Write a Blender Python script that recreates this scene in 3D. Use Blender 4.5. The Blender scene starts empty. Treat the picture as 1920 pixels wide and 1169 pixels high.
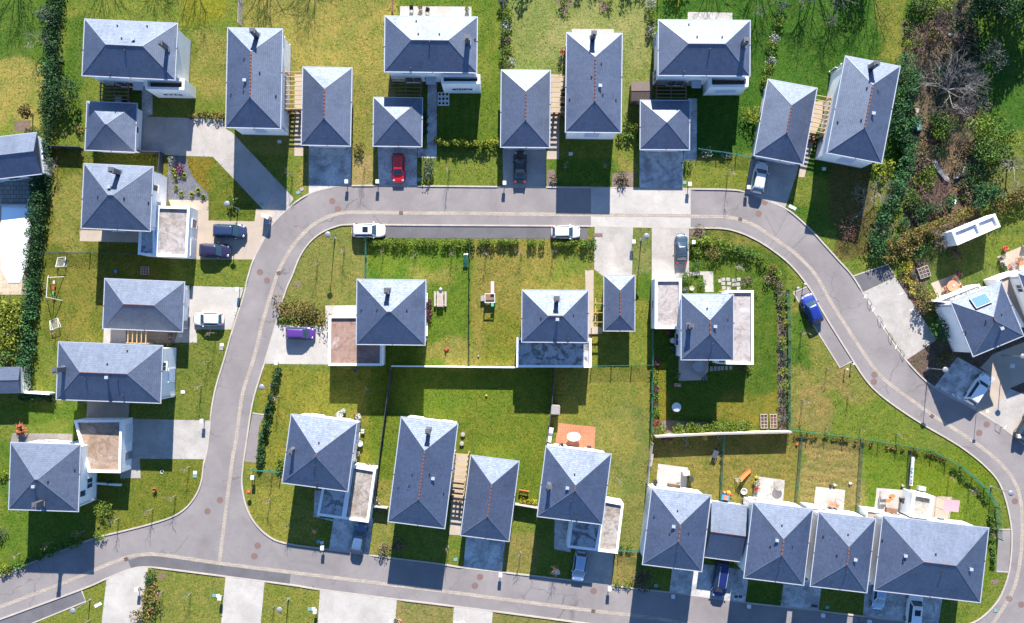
import bpy, math, random
import numpy as np
from mathutils import Vector, Matrix, geometry

R = math.radians
rng = random.Random(7)
nrg = np.random.default_rng(7)
S, H, CX, CY = 14.5, 115.0, 955.0, 620.0      # photo pixels per metre, flying height, point straight below the drone
SUN_EL, SUN_AZ = 31.5, 5.0                     # elevation, degrees right of the picture's up

def P(x, y, z=0.0):
    """a point of the photograph at height z -> the place in metres"""
    f = (H - z) / H / S
    return Vector(((x - CX) * f, (CY - y) * f, z))

scene = bpy.context.scene
col = scene.collection

# ------------------------------------------------------------------ meshes
class MB:
    def __init__(s):
        s.v, s.f, s.uv, s.mi = [], [], [], []
    def face(s, pts, uv=None, mi=0):
        b = len(s.v)
        s.v.extend([tuple(p) for p in pts])
        s.f.append(tuple(range(b, b + len(pts))))
        s.uv.append(uv); s.mi.append(mi)
        return s
    def box(s, c, d, rz=0.0, mi=0, m=None):
        cx, cy, cz = c; x, y, z = d[0] / 2, d[1] / 2, d[2] / 2
        ca, sa = math.cos(rz), math.sin(rz)
        b = len(s.v)
        for dz in (-z, z):
            for dx, dy in ((-x, -y), (x, -y), (x, y), (-x, y)):
                p = Vector((cx + dx * ca - dy * sa, cy + dx * sa + dy * ca, cz + dz))
                if m is not None: p = m @ p
                s.v.append(tuple(p))
        for q in ((3, 2, 1, 0), (4, 5, 6, 7), (0, 1, 5, 4), (1, 2, 6, 5), (2, 3, 7, 6), (3, 0, 4, 7)):
            s.f.append(tuple(b + i for i in q)); s.uv.append(None); s.mi.append(mi)
        return s
    def prism(s, pts, z0, z1, mi=0, cap=True, bottom=False):
        pts = [Vector((p[0], p[1], 0)) for p in pts]
        ar = sum(pts[i].x * pts[(i + 1) % len(pts)].y - pts[(i + 1) % len(pts)].x * pts[i].y for i in range(len(pts)))
        if ar < 0: pts = pts[::-1]
        n, b = len(pts), len(s.v)
        for z in (z0, z1):
            s.v.extend([(p.x, p.y, z) for p in pts])
        for i in range(n):
            j = (i + 1) % n
            s.f.append((b + i, b + j, b + n + j, b + n + i)); s.uv.append(None); s.mi.append(mi)
        if cap:
            if n <= 4: s.f.append(tuple(b + n + i for i in range(n))); s.uv.append(None); s.mi.append(mi)
            else:
                for t in geometry.tessellate_polygon([pts]):
                    a, c, d = [pts[k] for k in t]
                    if (c - a).cross(d - a).z < 0: t = t[::-1]
                    s.f.append(tuple(b + n + k for k in t)); s.uv.append(None); s.mi.append(mi)
        if bottom: s.f.append(tuple(b + n - 1 - i for i in range(n))); s.uv.append(None); s.mi.append(mi)
        return s
    def tube(s, p0, p1, r0, r1=None, n=6, cap=True, mi=0):
        p0, p1 = Vector(p0), Vector(p1); r1 = r0 if r1 is None else r1
        d = p1 - p0
        if d.length < 1e-5: return s
        d.normalize()
        a = d.orthogonal().normalized(); c = d.cross(a)
        b = len(s.v)
        for p, r in ((p0, r0), (p1, r1)):
            for i in range(n):
                t = 2 * math.pi * i / n
                s.v.append(tuple(p + a * (r * math.cos(t)) + c * (r * math.sin(t))))
        for i in range(n):
            j = (i + 1) % n
            s.f.append((b + i, b + j, b + n + j, b + n + i)); s.uv.append(None); s.mi.append(mi)
        if cap:
            s.f.append(tuple(b + n + i for i in range(n))); s.uv.append(None); s.mi.append(mi)
            s.f.append(tuple(b + n - 1 - i for i in range(n))); s.uv.append(None); s.mi.append(mi)
        return s
    def path(s, pts, r0, r1=None, n=5):
        r1 = r0 if r1 is None else r1
        k = len(pts) - 1
        for i in range(k):
            s.tube(pts[i], pts[i + 1], r0 + (r1 - r0) * i / k, r0 + (r1 - r0) * (i + 1) / k, n, cap=(i == k - 1))
        return s
    def lathe(s, c, prof, n=14, mi=0):
        c = Vector(c); b = len(s.v)
        for r, z in prof:
            for i in range(n):
                t = 2 * math.pi * i / n
                s.v.append((c.x + r * math.cos(t), c.y + r * math.sin(t), c.z + z))
        for k in range(len(prof) - 1):
            for i in range(n):
                j = (i + 1) % n
                s.f.append((b + k * n + i, b + k * n + j, b + (k + 1) * n + j, b + (k + 1) * n + i)); s.uv.append(None); s.mi.append(mi)
        k = (len(prof) - 1) * n
        s.f.append(tuple(b + k + i for i in range(n))); s.uv.append(None); s.mi.append(mi)
        return s
    def ball(s, c, r, n=12, sq=1.0, mi=0):
        prof = []
        for k in range(0, 8):
            t = -math.pi / 2 + math.pi * (k + .04) / 7.08
            prof.append((max(.002, r * math.cos(t)), r * sq * math.sin(t)))
        return s.lathe(c, prof, n, mi)
    def rings(s, rings, cap0=True, cap1=True, mi=0):
        n, b = len(rings[0]), len(s.v)
        for r in rings: s.v.extend([tuple(p) for p in r])
        for k in range(len(rings) - 1):
            for i in range(n):
                j = (i + 1) % n
                s.f.append((b + k * n + i, b + k * n + j, b + (k + 1) * n + j, b + (k + 1) * n + i)); s.uv.append(None); s.mi.append(mi)
        if cap0: s.f.append(tuple(b + n - 1 - i for i in range(n))); s.uv.append(None); s.mi.append(mi)
        k = (len(rings) - 1) * n
        if cap1: s.f.append(tuple(b + k + i for i in range(n))); s.uv.append(None); s.mi.append(mi)
        return s
    def build(s, name, mat, parent=None, org=None, smooth=False, angle=35):
        me = bpy.data.meshes.new(name)
        vs = s.v
        if org is not None:
            vs = [(x - org[0], y - org[1], z - org[2]) for x, y, z in s.v]
        me.from_pydata(vs, [], s.f)
        for m in (mat if isinstance(mat, (list, tuple)) else [mat]):
            me.materials.append(m)
        if any(s.mi): me.polygons.foreach_set('material_index', s.mi)
        if any(u is not None for u in s.uv):
            ul = me.uv_layers.new(name='UVMap'); k = 0
            for f, u in zip(s.f, s.uv):
                for q in range(len(f)):
                    ul.data[k].uv = u[q] if u is not None else (0, 0); k += 1
        if smooth:
            me.polygons.foreach_set('use_smooth', [True] * len(me.polygons))
            me.set_sharp_from_angle(angle=R(angle))
        me.update()
        o = bpy.data.objects.new(name, me); col.objects.link(o)
        if org is not None: o.location = org
        if parent is not None: o.parent = parent
        return o

def tag(o, label=None, cat=None, group=None, kind=None):
    if label: o['label'] = label
    if cat: o['category'] = cat
    if group: o['group'] = group
    if kind: o['kind'] = kind
    return o

def empty(name, loc, rz=0.0, label=None, cat=None, group=None):
    o = bpy.data.objects.new(name, None); col.objects.link(o)
    o.empty_display_size = .3
    o.location = loc; o.rotation_euler = (0, 0, rz)
    return tag(o, label, cat, group)

KIDS = {}
def copy_tree(src, loc, rz=0.0, label=None, group=None, scale=None):
    """a copy of a thing with copies of its parts and sub-parts (sharing their meshes)"""
    def cp(o, par):
        c = o.copy(); col.objects.link(c)
        if par is not None: c.parent = par
        for ch in KIDS.setdefault(o.name, [k for k in o.children]): cp(ch, c)
        return c
    r = cp(src, None)
    r.location = loc; r.rotation_euler = (0, 0, rz)
    if scale: r.scale = (scale,) * 3 if not isinstance(scale, tuple) else scale
    if label: r['label'] = label
    if group: r['group'] = group
    return r

# ------------------------------------------------------------------ materials
def newmat(name):
    m = bpy.data.materials.new(name); m.use_nodes = True
    nt = m.node_tree; b = nt.nodes['Principled BSDF']
    return m, nt, b
def N(nt, t, **kw):
    n = nt.nodes.new(t)
    for k, v in kw.items():
        if k.startswith('_'): setattr(n, k[1:], v)
        else:
            n.inputs[k.replace('__', ' ')].default_value = v
    return n
def ramp(nt, fac, stops):
    r = nt.nodes.new('ShaderNodeValToRGB')
    e = r.color_ramp.elements
    while len(e) < len(stops): e.new(.5)
    for q, (p, c) in zip(e, stops):
        q.position = p; q.color = (c[0], c[1], c[2], 1) if isinstance(c, (tuple, list)) else (c, c, c, 1)
    nt.links.new(fac, r.inputs[0])
    return r.outputs[0]
def mix(nt, a, b, fac, mode='MIX'):
    m = nt.nodes.new('ShaderNodeMix'); m.data_type = 'RGBA'; m.blend_type = mode
    for sock, v in ((m.inputs[6], a), (m.inputs[7], b), (m.inputs[0], fac)):
        if hasattr(v, 'is_output'): nt.links.new(v, sock)
        elif isinstance(v, (tuple, list)): sock.default_value = (v[0], v[1], v[2], 1)
        else: sock.default_value = v
    return m.outputs[2]
def noise(nt, scale, detail=4, rough=.6, vec=None, dist=0.0):
    n = N(nt, 'ShaderNodeTexNoise', Scale=scale, Detail=detail, Roughness=rough, Distortion=dist)
    if vec is not None: nt.links.new(vec, n.inputs['Vector'])
    return n.outputs['Fac']
def objco(nt):
    return nt.nodes.new('ShaderNodeTexCoord').outputs['Object']
def geo(nt): return nt.nodes.new('ShaderNodeNewGeometry')
def bump(nt, b, h, st=.5, dist=.05):
    n = N(nt, 'ShaderNodeBump', Strength=st, Distance=dist)
    nt.links.new(h, n.inputs['Height']); nt.links.new(n.outputs[0], b.inputs['Normal'])

def flat(name, c, rough=.6, metal=0.0, spec=.5, var=.12, sc=6.0, coat=0.0):
    m, nt, b = newmat(name)
    f = noise(nt, sc, 4, .6, geo(nt).outputs['Position'])
    c0 = tuple(x * (1 - var) for x in c); c1 = tuple(min(1, x * (1 + var)) for x in c)
    nt.links.new(ramp(nt, f, [(.3, c0), (.7, c1)]), b.inputs['Base Color'])
    b.inputs['Roughness'].default_value = rough; b.inputs['Metallic'].default_value = metal
    b.inputs['Specular IOR Level'].default_value = spec
    if coat: b.inputs['Coat Weight'].default_value = coat; b.inputs['Coat Roughness'].default_value = .06
    return m

def slate(name, c, seed, rough=.7):
    """slates: dark blue-grey, with a broad silky sheen"""
    m, nt, b = newmat(name)
    uv = nt.nodes.new('ShaderNodeTexCoord').outputs['UV']
    pos = geo(nt).outputs['Position']
    br = N(nt, 'ShaderNodeTexBrick', Scale=1.0)
    br.offset = .5
    nt.links.new(uv, br.inputs['Vector'])
    br.inputs['Brick Width'].default_value = .32; br.inputs['Row Height'].default_value = .24
    br.inputs['Mortar Size'].default_value = .016; br.inputs['Bias'].default_value = 0.0
    br.inputs['Color1'].default_value = (.84, .84, .86, 1); br.inputs['Color2'].default_value = (1, 1, 1, 1)
    br.inputs['Mortar'].default_value = (.62, .62, .64, 1)
    v = mix(nt, br.outputs['Color'], ramp(nt, noise(nt, .45 + .1 * seed, 6, .62, pos), [(.28, .80), (.5, .95), (.7, 1.0)]), 1.0, 'MULTIPLY')
    mp = N(nt, 'ShaderNodeMapping'); nt.links.new(uv, mp.inputs[0]); mp.inputs['Scale'].default_value = (2.2, .22, 1)
    v = mix(nt, v, ramp(nt, noise(nt, 1.4, 5, .65, mp.outputs[0], .4), [(.33, .87), (.62, 1.0)]), .8, 'MULTIPLY')
    fl = ramp(nt, noise(nt, 9 + seed, 2, .5, pos), [(.70, 0.0), (.745, 1.0)])
    fm = ramp(nt, noise(nt, .35, 2, .5, pos), [(.52, 0.0), (.62, .55)])
    cc = mix(nt, mix(nt, v, c, 1.0, 'MULTIPLY'), (.24, .25, .26), mix(nt, fl, fm, 1.0, 'MULTIPLY'))
    nt.links.new(cc, b.inputs['Base Color'])
    nt.links.new(mix(nt, v, (.74, .84, 1.0), 1.0, 'MULTIPLY'), b.inputs['Specular Tint'])
    nt.links.new(ramp(nt, noise(nt, 3, 3, .6, pos), [(.3, rough - .04), (.7, rough + .05)]), b.inputs['Roughness'])
    b.inputs['IOR'].default_value = 1.92; b.inputs['Specular IOR Level'].default_value = SPEC
    bump(nt, b, br.outputs['Fac'], .3, -.012)
    return m
SPEC = 1.0

def plaster(name, c):
    m, nt, b = newmat(name)
    pos = geo(nt).outputs['Position']
    f = ramp(nt, noise(nt, .7, 6, .65, pos), [(.3, tuple(x * .9 for x in c)), (.7, c)])
    mp = N(nt, 'ShaderNodeMapping'); nt.links.new(pos, mp.inputs[0]); mp.inputs['Scale'].default_value = (3, 3, .25)
    g = ramp(nt, noise(nt, 1.2, 4, .6, mp.outputs[0]), [(.3, .9), (.55, 1.0)])
    nt.links.new(mix(nt, f, g, .8, 'MULTIPLY'), b.inputs['Base Color'])
    b.inputs['Roughness'].default_value = .85
    bump(nt, b, noise(nt, 30, 3, .6, pos), .15, .01)
    return m

def ground_mat(name, c, dark, fine=9.0, big=.35, lo=.78, hi=1.18, rough=.9, bst=.3, joints=None, stain=0.0, stc=(.1, .06, .03), cracks=0.0):
    """asphalt, concrete, paving"""
    m, nt, b = newmat(name)
    pos = geo(nt).outputs['Position']
    f = ramp(nt, noise(nt, fine, 6, .72, pos), [(.3, dark), (.68, c)])
    f = mix(nt, f, ramp(nt, noise(nt, big, 5, .6, pos, .5), [(.3, lo), (.7, hi)]), 1.0, 'MULTIPLY')
    if stain:
        t = ramp(nt, noise(nt, .55, 6, .7, pos, 1.2), [(.5, 0.0), (.62, stain)])
        f = mix(nt, f, stc, t)
    if cracks:
        vo = N(nt, 'ShaderNodeTexVoronoi', Scale=.16); vo.feature = 'DISTANCE_TO_EDGE'
        wv = N(nt, 'ShaderNodeVectorMath'); wv.operation = 'MULTIPLY_ADD'
        nz = N(nt, 'ShaderNodeTexNoise', Scale=.6, Detail=5); nt.links.new(pos, nz.inputs['Vector'])
        nt.links.new(nz.outputs['Color'], wv.inputs[0]); wv.inputs[1].default_value = (2.4, 2.4, 0); nt.links.new(pos, wv.inputs[2])
        nt.links.new(wv.outputs[0], vo.inputs['Vector'])
        ln = ramp(nt, vo.outputs['Distance'], [(.004, 1.0), (.014, 0.0)])
        mk = ramp(nt, noise(nt, .12, 3, .5, pos), [(.50, 0.0), (.60, cracks)])
        f = mix(nt, f, tuple(x * .5 for x in dark), mix(nt, ln, mk, 1.0, 'MULTIPLY'))
        f = mix(nt, f, ramp(nt, noise(nt, .9, 6, .75, pos, 1.0), [(.35, (.93, .93, .95)), (.5, (1, 1, 1)), (.7, (1.06, 1.05, 1.03))]), 1.0, 'MULTIPLY')
    if joints:
        br = N(nt, 'ShaderNodeTexBrick', Scale=1.0); nt.links.new(pos, br.inputs['Vector'])
        br.inputs['Brick Width'].default_value = joints[0]; br.inputs['Row Height'].default_value = joints[1]
        br.inputs['Mortar Size'].default_value = joints[2]; br.offset = joints[3]
        br.inputs['Color1'].default_value = (.9, .9, .9, 1); br.inputs['Color2'].default_value = (1.08, 1.08, 1.08, 1)
        br.inputs['Mortar'].default_value = (joints[4],) * 3 + (1,)
        f = mix(nt, f, br.outputs['Color'], 1.0, 'MULTIPLY')
    nt.links.new(f, b.inputs['Base Color'])
    b.inputs['Roughness'].default_value = rough
    b.inputs['Specular IOR Level'].default_value = .3
    bump(nt, b, noise(nt, 40, 4, .7, pos), bst, .02)
    return m

def leafmat(name, dark, light, warm=None, rough=.75, trans=.12):
    m, nt, b = newmat(name)
    g = geo(nt)
    oi = nt.nodes.new('ShaderNodeObjectInfo')
    f = ramp(nt, g.outputs['Random Per Island'], [(.05, dark), (.55, tuple((a + c) / 2 for a, c in zip(dark, light))), (.95, warm or light)])
    n = ramp(nt, noise(nt, .9, 3, .6, g.outputs['Position']), [(.35, .72), (.65, 1.3)])
    nt.links.new(mix(nt, f, n, 1.0, 'MULTIPLY'), b.inputs['Base Color'])
    b.inputs['Roughness'].default_value = rough
    b.inputs['Specular IOR Level'].default_value = .1
    if trans:
        t = nt.nodes.new('ShaderNodeBsdfTranslucent'); nt.links.new(f, t.inputs['Color'])
        ms = N(nt, 'ShaderNodeMixShader'); ms.inputs[0].default_value = trans
        out = nt.nodes['Material Output']
        nt.links.new(b.outputs[0], ms.inputs[1]); nt.links.new(t.outputs[0], ms.inputs[2]); nt.links.new(ms.outputs[0], out.inputs['Surface'])
    return m

def flatroof(name, c, seed, mould=.3):
    """ponded gravel-grey roofing with rings of dried dirt"""
    m, nt, b = newmat(name)
    pos = geo(nt).outputs['Position']
    mp = N(nt, 'ShaderNodeMapping'); nt.links.new(pos, mp.inputs[0]); mp.inputs['Location'].default_value = (seed * 7.3, seed * 3.1, 0)
    v = mp.outputs[0]
    base = ramp(nt, noise(nt, 2.5, 6, .7, v), [(.3, tuple(x * .75 for x in c)), (.7, tuple(min(1, x * 1.12) for x in c))])
    n1 = noise(nt, .30, 4, .5, v, .5)
    ring = ramp(nt, n1, [(.40, 0.0), (.435, .55), (.455, .05), (.54, 0.0), (.558, .45), (.575, .0)])
    blot = ramp(nt, noise(nt, .45, 5, .62, v, .3), [(.55, 0.0), (.72, .7)])
    k = mix(nt, base, tuple(x * .35 for x in (c[0], c[1] * .92, c[2] * .82)), ring)
    k = mix(nt, k, (c[0] * .5, c[1] * .38, c[2] * .26), blot)
    mo = ramp(nt, noise(nt, .75, 6, .6, v, .9), [(.50, 0.0), (.58, mould), (.64, mould * .5), (.75, mould)])
    k = mix(nt, k, (.035, .035, .038), mo)
    pale = ramp(nt, noise(nt, .5, 5, .6, v, .5), [(.30, .55), (.42, 0.0)])
    k = mix(nt, k, (.42, .41, .40), pale)
    nt.links.new(k, b.inputs['Base Color'])
    b.inputs['Roughness'].default_value = .8
    return m

M = {}
M['slate'] = slate('slate_tiles', (.008, .016, .046), 0, .63)
M['slate_old'] = slate('weathered_slate_tiles', (.011, .019, .047), 3, .68)
M['plaster'] = plaster('white_render', (.80, .79, .77))
M['plaster_cream'] = plaster('cream_render', (.62, .53, .40))
M['gutter'] = flat('gutter_metal', (.34, .36, .40), .45, .2)
M['fascia'] = flat('grey_fascia', (.22, .22, .24), .6)
M['ridge'] = flat('red_ridge_clay', (.125, .055, .045), .85, var=.35, sc=9)
M['zinc'] = flat('zinc', (.15, .16, .19), .5, .3)
M['chimney'] = flat('chimney_cladding', (.075, .075, .085), .6)
M['glass'] = flat('window_glass', (.045, .06, .08), .06, spec=.8, var=.1)
M['shutter'] = flat('pale_shutter', (.55, .58, .66), .5)
M['frame'] = flat('window_frame_white', (.74, .74, .74), .45)
M['door'] = flat('door_grey', (.20, .21, .23), .5)
M['garage'] = flat('garage_door_white', (.62, .62, .62), .5)
M['deck'] = flat('deck_brown', (.10, .065, .04), .8, var=.35, sc=14)
M['timber'] = flat('yellow_timber', (.36, .245, .105), .7, var=.2)
M['timber_dark'] = flat('brown_timber', (.17, .09, .05), .75, var=.3)
M['timber_grey'] = flat('grey_timber', (.30, .27, .25), .8, var=.25)
M['asphalt'] = ground_mat('asphalt', (.206, .183, .178), (.156, .139, .135), 11, .18, .82, 1.14, cracks=.55)
M['asphalt_dark'] = ground_mat('dark_asphalt', (.112, .106, .112), (.080, .077, .082), 12, .5, .84, 1.15)
M['concrete'] = ground_mat('concrete', (.345, .315, .285), (.28, .256, .232), 5, .35, .78, 1.12, stain=.35, stc=(.20, .18, .165))
M['concrete_light'] = ground_mat('light_concrete', (.375, .345, .312), (.32, .295, .268), 5, .3, .82, 1.1, stain=.3, stc=(.235, .215, .20))
M['concrete_worn'] = ground_mat('worn_concrete', (.50, .485, .47), (.30, .295, .285), 3.0, .5, .58, 1.3, stain=.6, stc=(.14, .13, .125))
M['concrete_beige'] = ground_mat('beige_concrete', (.35, .285, .225), (.30, .245, .19), 6, .4, .86, 1.1)
M['kerb'] = ground_mat('kerb_stone', (.38, .33, .285), (.30, .265, .23), 5, .6, .85, 1.1)
M['channel'] = ground_mat('channel_blocks', (.33, .28, .23), (.28, .235, .19), 6, .6, .85, 1.1, joints=(.5, .22, .02, .5, .6))
M['paving'] = ground_mat('stone_paving', (.30, .28, .255), (.20, .185, .17), 5, .5, .85, 1.12, joints=(.75, .55, .035, .4, .35))
M['planks'] = ground_mat('deck_planks', (.26, .225, .20), (.20, .17, .15), 5, .6, .85, 1.1, joints=(3.0, .14, .02, .5, .45))
M['terracotta'] = ground_mat('terracotta_tiles', (.40, .16, .085), (.33, .13, .07), 5, .5, .88, 1.1, joints=(.33, .33, .02, 0, .7))
M['pool_paving'] = ground_mat('pool_paving', (.42, .34, .24), (.36, .29, .205), 4, .5, .86, 1.1, joints=(.5, .5, .02, 0, .75))
M['pool_cover'] = ground_mat('pool_cover', (.86, .86, .86), (.82, .82, .83), 3, .5, .96, 1.02, rough=.6, bst=.05)
M['gravel'] = ground_mat('slate_gravel', (.16, .16, .185), (.035, .035, .045), 6, .8, .8, 1.2, bst=1.0)
M['soil'] = ground_mat('bare_soil', (.15, .105, .075), (.07, .05, .036), 5, .7, .75, 1.25, bst=1.0)
M['mulch'] = ground_mat('bark_mulch', (.19, .135, .105), (.09, .065, .05), 7, .7, .8, 1.25, bst=1.0)
M['rust'] = flat('rusty_iron', (.155, .098, .082), .8, .2, var=.25, sc=12)
M['iron'] = flat('dark_iron', (.07, .05, .045), .6, .4, var=.25)
M['white'] = flat('white_plastic', (.50, .50, .495), .45)
M['marking'] = flat('white_paint', (.72, .72, .72), .7)
M['teal'] = flat('teal_plastic', (.12, .24, .22), .5)
M['greycover'] = flat('grey_plastic_cover', (.42, .44, .42), .6)
M['green_wire'] = flat('green_wire', (.02, .13, .075), .55)
M['dark_wire'] = flat('dark_wire', (.035, .05, .055), .6)
M['fence_dark'] = flat('dark_fence_board', (.04, .045, .06), .6)
M['steel'] = flat('grey_steel', (.30, .31, .32), .4, .6)
M['lamp_globe'] = flat('lamp_shade', (.15, .155, .17), .5)
M['black'] = flat('black_rubber', (.018, .018, .02), .7)
M['blackgloss'] = flat('black_gloss', (.012, .013, .018), .12)
M['red'] = flat('red_plastic', (.55, .04, .035), .45)
M['orange'] = flat('orange_plastic', (.45, .15, .045), .45)
M['yellow'] = flat('yellow_plastic', (.45, .30, .03), .45)
M['blue'] = flat('blue_plastic', (.05, .16, .50), .45)
M['green'] = flat('green_plastic', (.06, .34, .16), .45)
M['pink'] = flat('pink_cloth', (.40, .225, .245), .8)
M['terra_pot'] = flat('terracotta_pot', (.42, .17, .09), .75)
M['stone'] = flat('pale_stone', (.24, .22, .20), .8, var=.2)
M['cane'] = flat('pale_wood', (.34, .28, .235), .7, var=.2)
M['bark'] = flat('bark', (.13, .10, .08), .9, var=.3, sc=9)
M['bark_pale'] = flat('pale_bark', (.22, .19, .165), .9, var=.25, sc=7)
M['bark_red'] = flat('reddish_bark', (.15, .09, .078), .9, var=.25, sc=7)
M['twig'] = flat('twig_tan', (.22, .165, .12), .9, var=.3, sc=7)
M['leaf_dark'] = leafmat('dark_leaf', (.010, .030, .010), (.045, .095, .032))
M['leaf_gloss'] = leafmat('laurel_leaf', (.012, .045, .016), (.06, .14, .045), rough=.6)
M['leaf_mid'] = leafmat('mid_leaf', (.025, .06, .012), (.11, .18, .035))
M['leaf_yellow'] = leafmat('yellow_leaf', (.055, .082, .010), (.22, .235, .028))
M['leaf_lime'] = leafmat('lime_leaf', (.045, .085, .010), (.16, .20, .028))
M['leaf_grey'] = leafmat('grey_leaf', (.022, .036, .026), (.085, .105, .078))
M['leaf_olive'] = leafmat('olive_leaf', (.045, .06, .012), (.20, .18, .05), warm=(.25, .13, .05))
M['leaf_brown'] = leafmat('brown_leaf', (.05, .042, .025), (.17, .135, .085))
M['leaf_purple'] = leafmat('purple_leaf', (.05, .015, .03), (.17, .06, .09))
M['leaf_red'] = leafmat('red_leaf', (.16, .04, .025), (.42, .14, .08))
M['leaf_white'] = leafmat('white_flower', (.06, .09, .05), (.36, .34, .30))
M['flower_yellow'] = leafmat('yellow_flower', (.16, .15, .015), (.46, .38, .04))
M['leaf_cypress'] = leafmat('cypress_leaf', (.055, .045, .012), (.19, .15, .045))
# ------------------------------------------------------------------ builders
def quad_frame(c4, h):
    """four photo corners (TL TR BR BL) at height h -> centre, angle, half width, half depth"""
    tl, tr, br, bl = [P(*c, h) for c in c4]
    c = (tl + tr + br + bl) / 4
    ex = ((tr - tl) + (br - bl)) / 2; ey = ((tl - bl) + (tr - br)) / 2
    ang = (math.atan2(ex.y, ex.x) + math.atan2(ey.y, ey.x) - math.pi / 2) / 2
    return c, ang, ex.length / 2, ey.length / 2

def put_window(root, side, wx, wy, u, z, w, h, kind='window', glass=None):
    """a window or door on the N/S/E/W wall of a box with half sizes wx, wy (local frame of root)"""
    n = {'N': (0, 1), 'S': (0, -1), 'E': (1, 0), 'W': (-1, 0)}[side]
    horiz = n[0] == 0
    base = Vector((u if horiz else n[0] * wx, n[1] * wy if horiz else u, z))
    def bx(mb, du, dz, sw, sh, t, off):
        c = base + Vector((n[0] * off + (du if horiz else 0), n[1] * off + (0 if horiz else du), dz))
        mb.box(c, (sw, t, sh) if horiz else (t, sw, sh))
    if kind == 'window':
        f = MB()
        for du in (-w / 2, w / 2): bx(f, du, 0, .07, h + .07, .07, .03)
        for dz in (-h / 2, h / 2): bx(f, 0, dz, w - .07, .07, .07, .03)
        if w > .9: bx(f, 0, 0, .06, h - .07, .06, .028)
        o = f.build('window', M['frame'], root)
        p = MB(); bx(p, 0, 0, w - .06, h - .06, .03, .006)
        p.build('pane', glass or M['glass'], o)
        s = MB(); bx(s, 0, -h / 2 - .07, w + .2, .06, .14, .065); s.build('sill', M['frame'], o)
    elif kind == 'shut':
        f = MB(); bx(f, 0, 0, w, h, .05, .02)
        k = max(2, int(h / .13))
        for i in range(k): bx(f, 0, -h / 2 + (i + .5) * h / k, w - .08, h / k * .55, .02, .053)
        f.build('shutter', M['shutter'], root)
    elif kind == 'garage':
        f = MB(); bx(f, 0, 0, w, h, .05, .02)
        for i in range(4): bx(f, 0, -h / 2 + (i + .5) * h / 4, w - .1, h / 4 - .06, .02, .053)
        o = f.build('garage_door', M['garage'], root)
        g = MB(); bx(g, 0, -h * .1, .3, .05, .04, .085); g.build('handle', M['steel'], o)
    else:
        f = MB(); bx(f, 0, 0, w, h, .06, .02)
        o = f.build('door', M['door'], root)
        g = MB(); bx(g, w * .36, 0, .04, .2, .05, .07); g.build('handle', M['steel'], o)

def hip_roof(root, a, b, eh, pitch, mat, ridge_mat=None, gutter=True, gable=False, brackets=True):
    t = math.tan(R(pitch)); s = 1 / math.cos(R(pitch))
    mb = MB(); e = .0
    if gable: r, zr, ax = a, eh + b * t, 'x'
    elif a >= b: r, zr, ax = a - b, eh + b * t, 'x'
    else: r, zr, ax = b - a, eh + a * t, 'y'
    tl, tr, br, bl = Vector((-a, b, eh)), Vector((a, b, eh)), Vector((a, -b, eh)), Vector((-a, -b, eh))
    if ax == 'x': r0, r1 = Vector((-r, 0, zr)), Vector((r, 0, zr))
    else: r0, r1 = Vector((0, -r, zr)), Vector((0, r, zr))
    def uv(p, side):
        if side in 'NS': return (p.x, (b - abs(p.y)) * s + (11 if side == 'N' else 0))
        return (p.y + 31, (a - abs(p.x)) * s + (17 if side == 'E' else 5))
    def add(pts, side):
        mb.face(pts, [uv(p, side) for p in pts])
    if ax == 'x':
        add([tr, tl, r0, r1], 'N'); add([bl, br, r1, r0], 'S')
        if r < a - 1e-3: add([tl, bl, r0], 'W'); add([br, tr, r1], 'E')
    else:
        add([tl, bl, r0, r1], 'W'); add([br, tr, r1, r0], 'E')
        add([tr, tl, r1], 'N'); add([bl, br, r0], 'S')
    if gable:
        mb.face([bl + Vector((0, 0, -.06)), tl + Vector((0, 0, -.06)), r0 + Vector((0, 0, -.06))][::-1])
        mb.face([br + Vector((0, 0, -.06)), tr + Vector((0, 0, -.06)), r1 + Vector((0, 0, -.06))])
    o = mb.build('roof', mat, root)
    # underside and fascia
    f = MB(); f.prism([(-a + .03, -b + .03), (a - .03, -b + .03), (a - .03, b - .03), (-a + .03, b - .03)], eh - .2, eh - .012, cap=False, bottom=True)
    f.build('fascia', M['fascia'], o)
    if gutter:
        g = MB(); w = .11
        sides = 'NS' if gable else 'NSEW'
        if 'N' in sides: g.box((0, b + w / 2, eh - .06), (2 * a + (0 if gable else 2 * w), w, .13)); g.box((0, -b - w / 2, eh - .06), (2 * a + (0 if gable else 2 * w), w, .13))
        if 'E' in sides: g.box((a + w / 2, 0, eh - .06), (w, 2 * b, .13)); g.box((-a - w / 2, 0, eh - .06), (w, 2 * b, .13))
        gt = g.build('gutter', M['gutter'], root)
        if brackets:
            if not gable:
                for c, d in (((a + w / 2, b * .12, eh + .01), (.2, .1, .05)), ((-a - w / 2, -b * .1, eh + .01), (.2, .1, .05)), ((a * .05, -b - w / 2, eh + .01), (.1, .2, .05))):
                    MB().box(c, d).build('gutter_outlet', M['iron'], gt)
            
    # hips and ridge
    if not gable:
        for c in (tl, tr, br, bl):
            e2 = r0 if (c - r0).length < (c - r1).length else r1
            MB().tube(c + Vector((0, 0, .002)), e2 + Vector((0, 0, .002)), .03, n=4).build('hip_flashing', M['zinc'], o)
    if r > .15:
        rg = MB(); L = 2 * r; k = max(1, int(L / .42)); rm = ridge_mat or M['ridge']
        for i in range(k):
            q0 = r0.lerp(r1, (i + .02) / k); q1 = r0.lerp(r1, (i + (.97 if ax == 'x' else .78)) / k)
            z = Vector((0, 0, .02 if ax == 'y' else 0))
            rg.tube(q0 + z, q1 + z, *((.11, .095) if ax == 'y' else (.06, .055)), 8)
        rg.build('ridge_cap', rm, o)
    return o, zr

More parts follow.
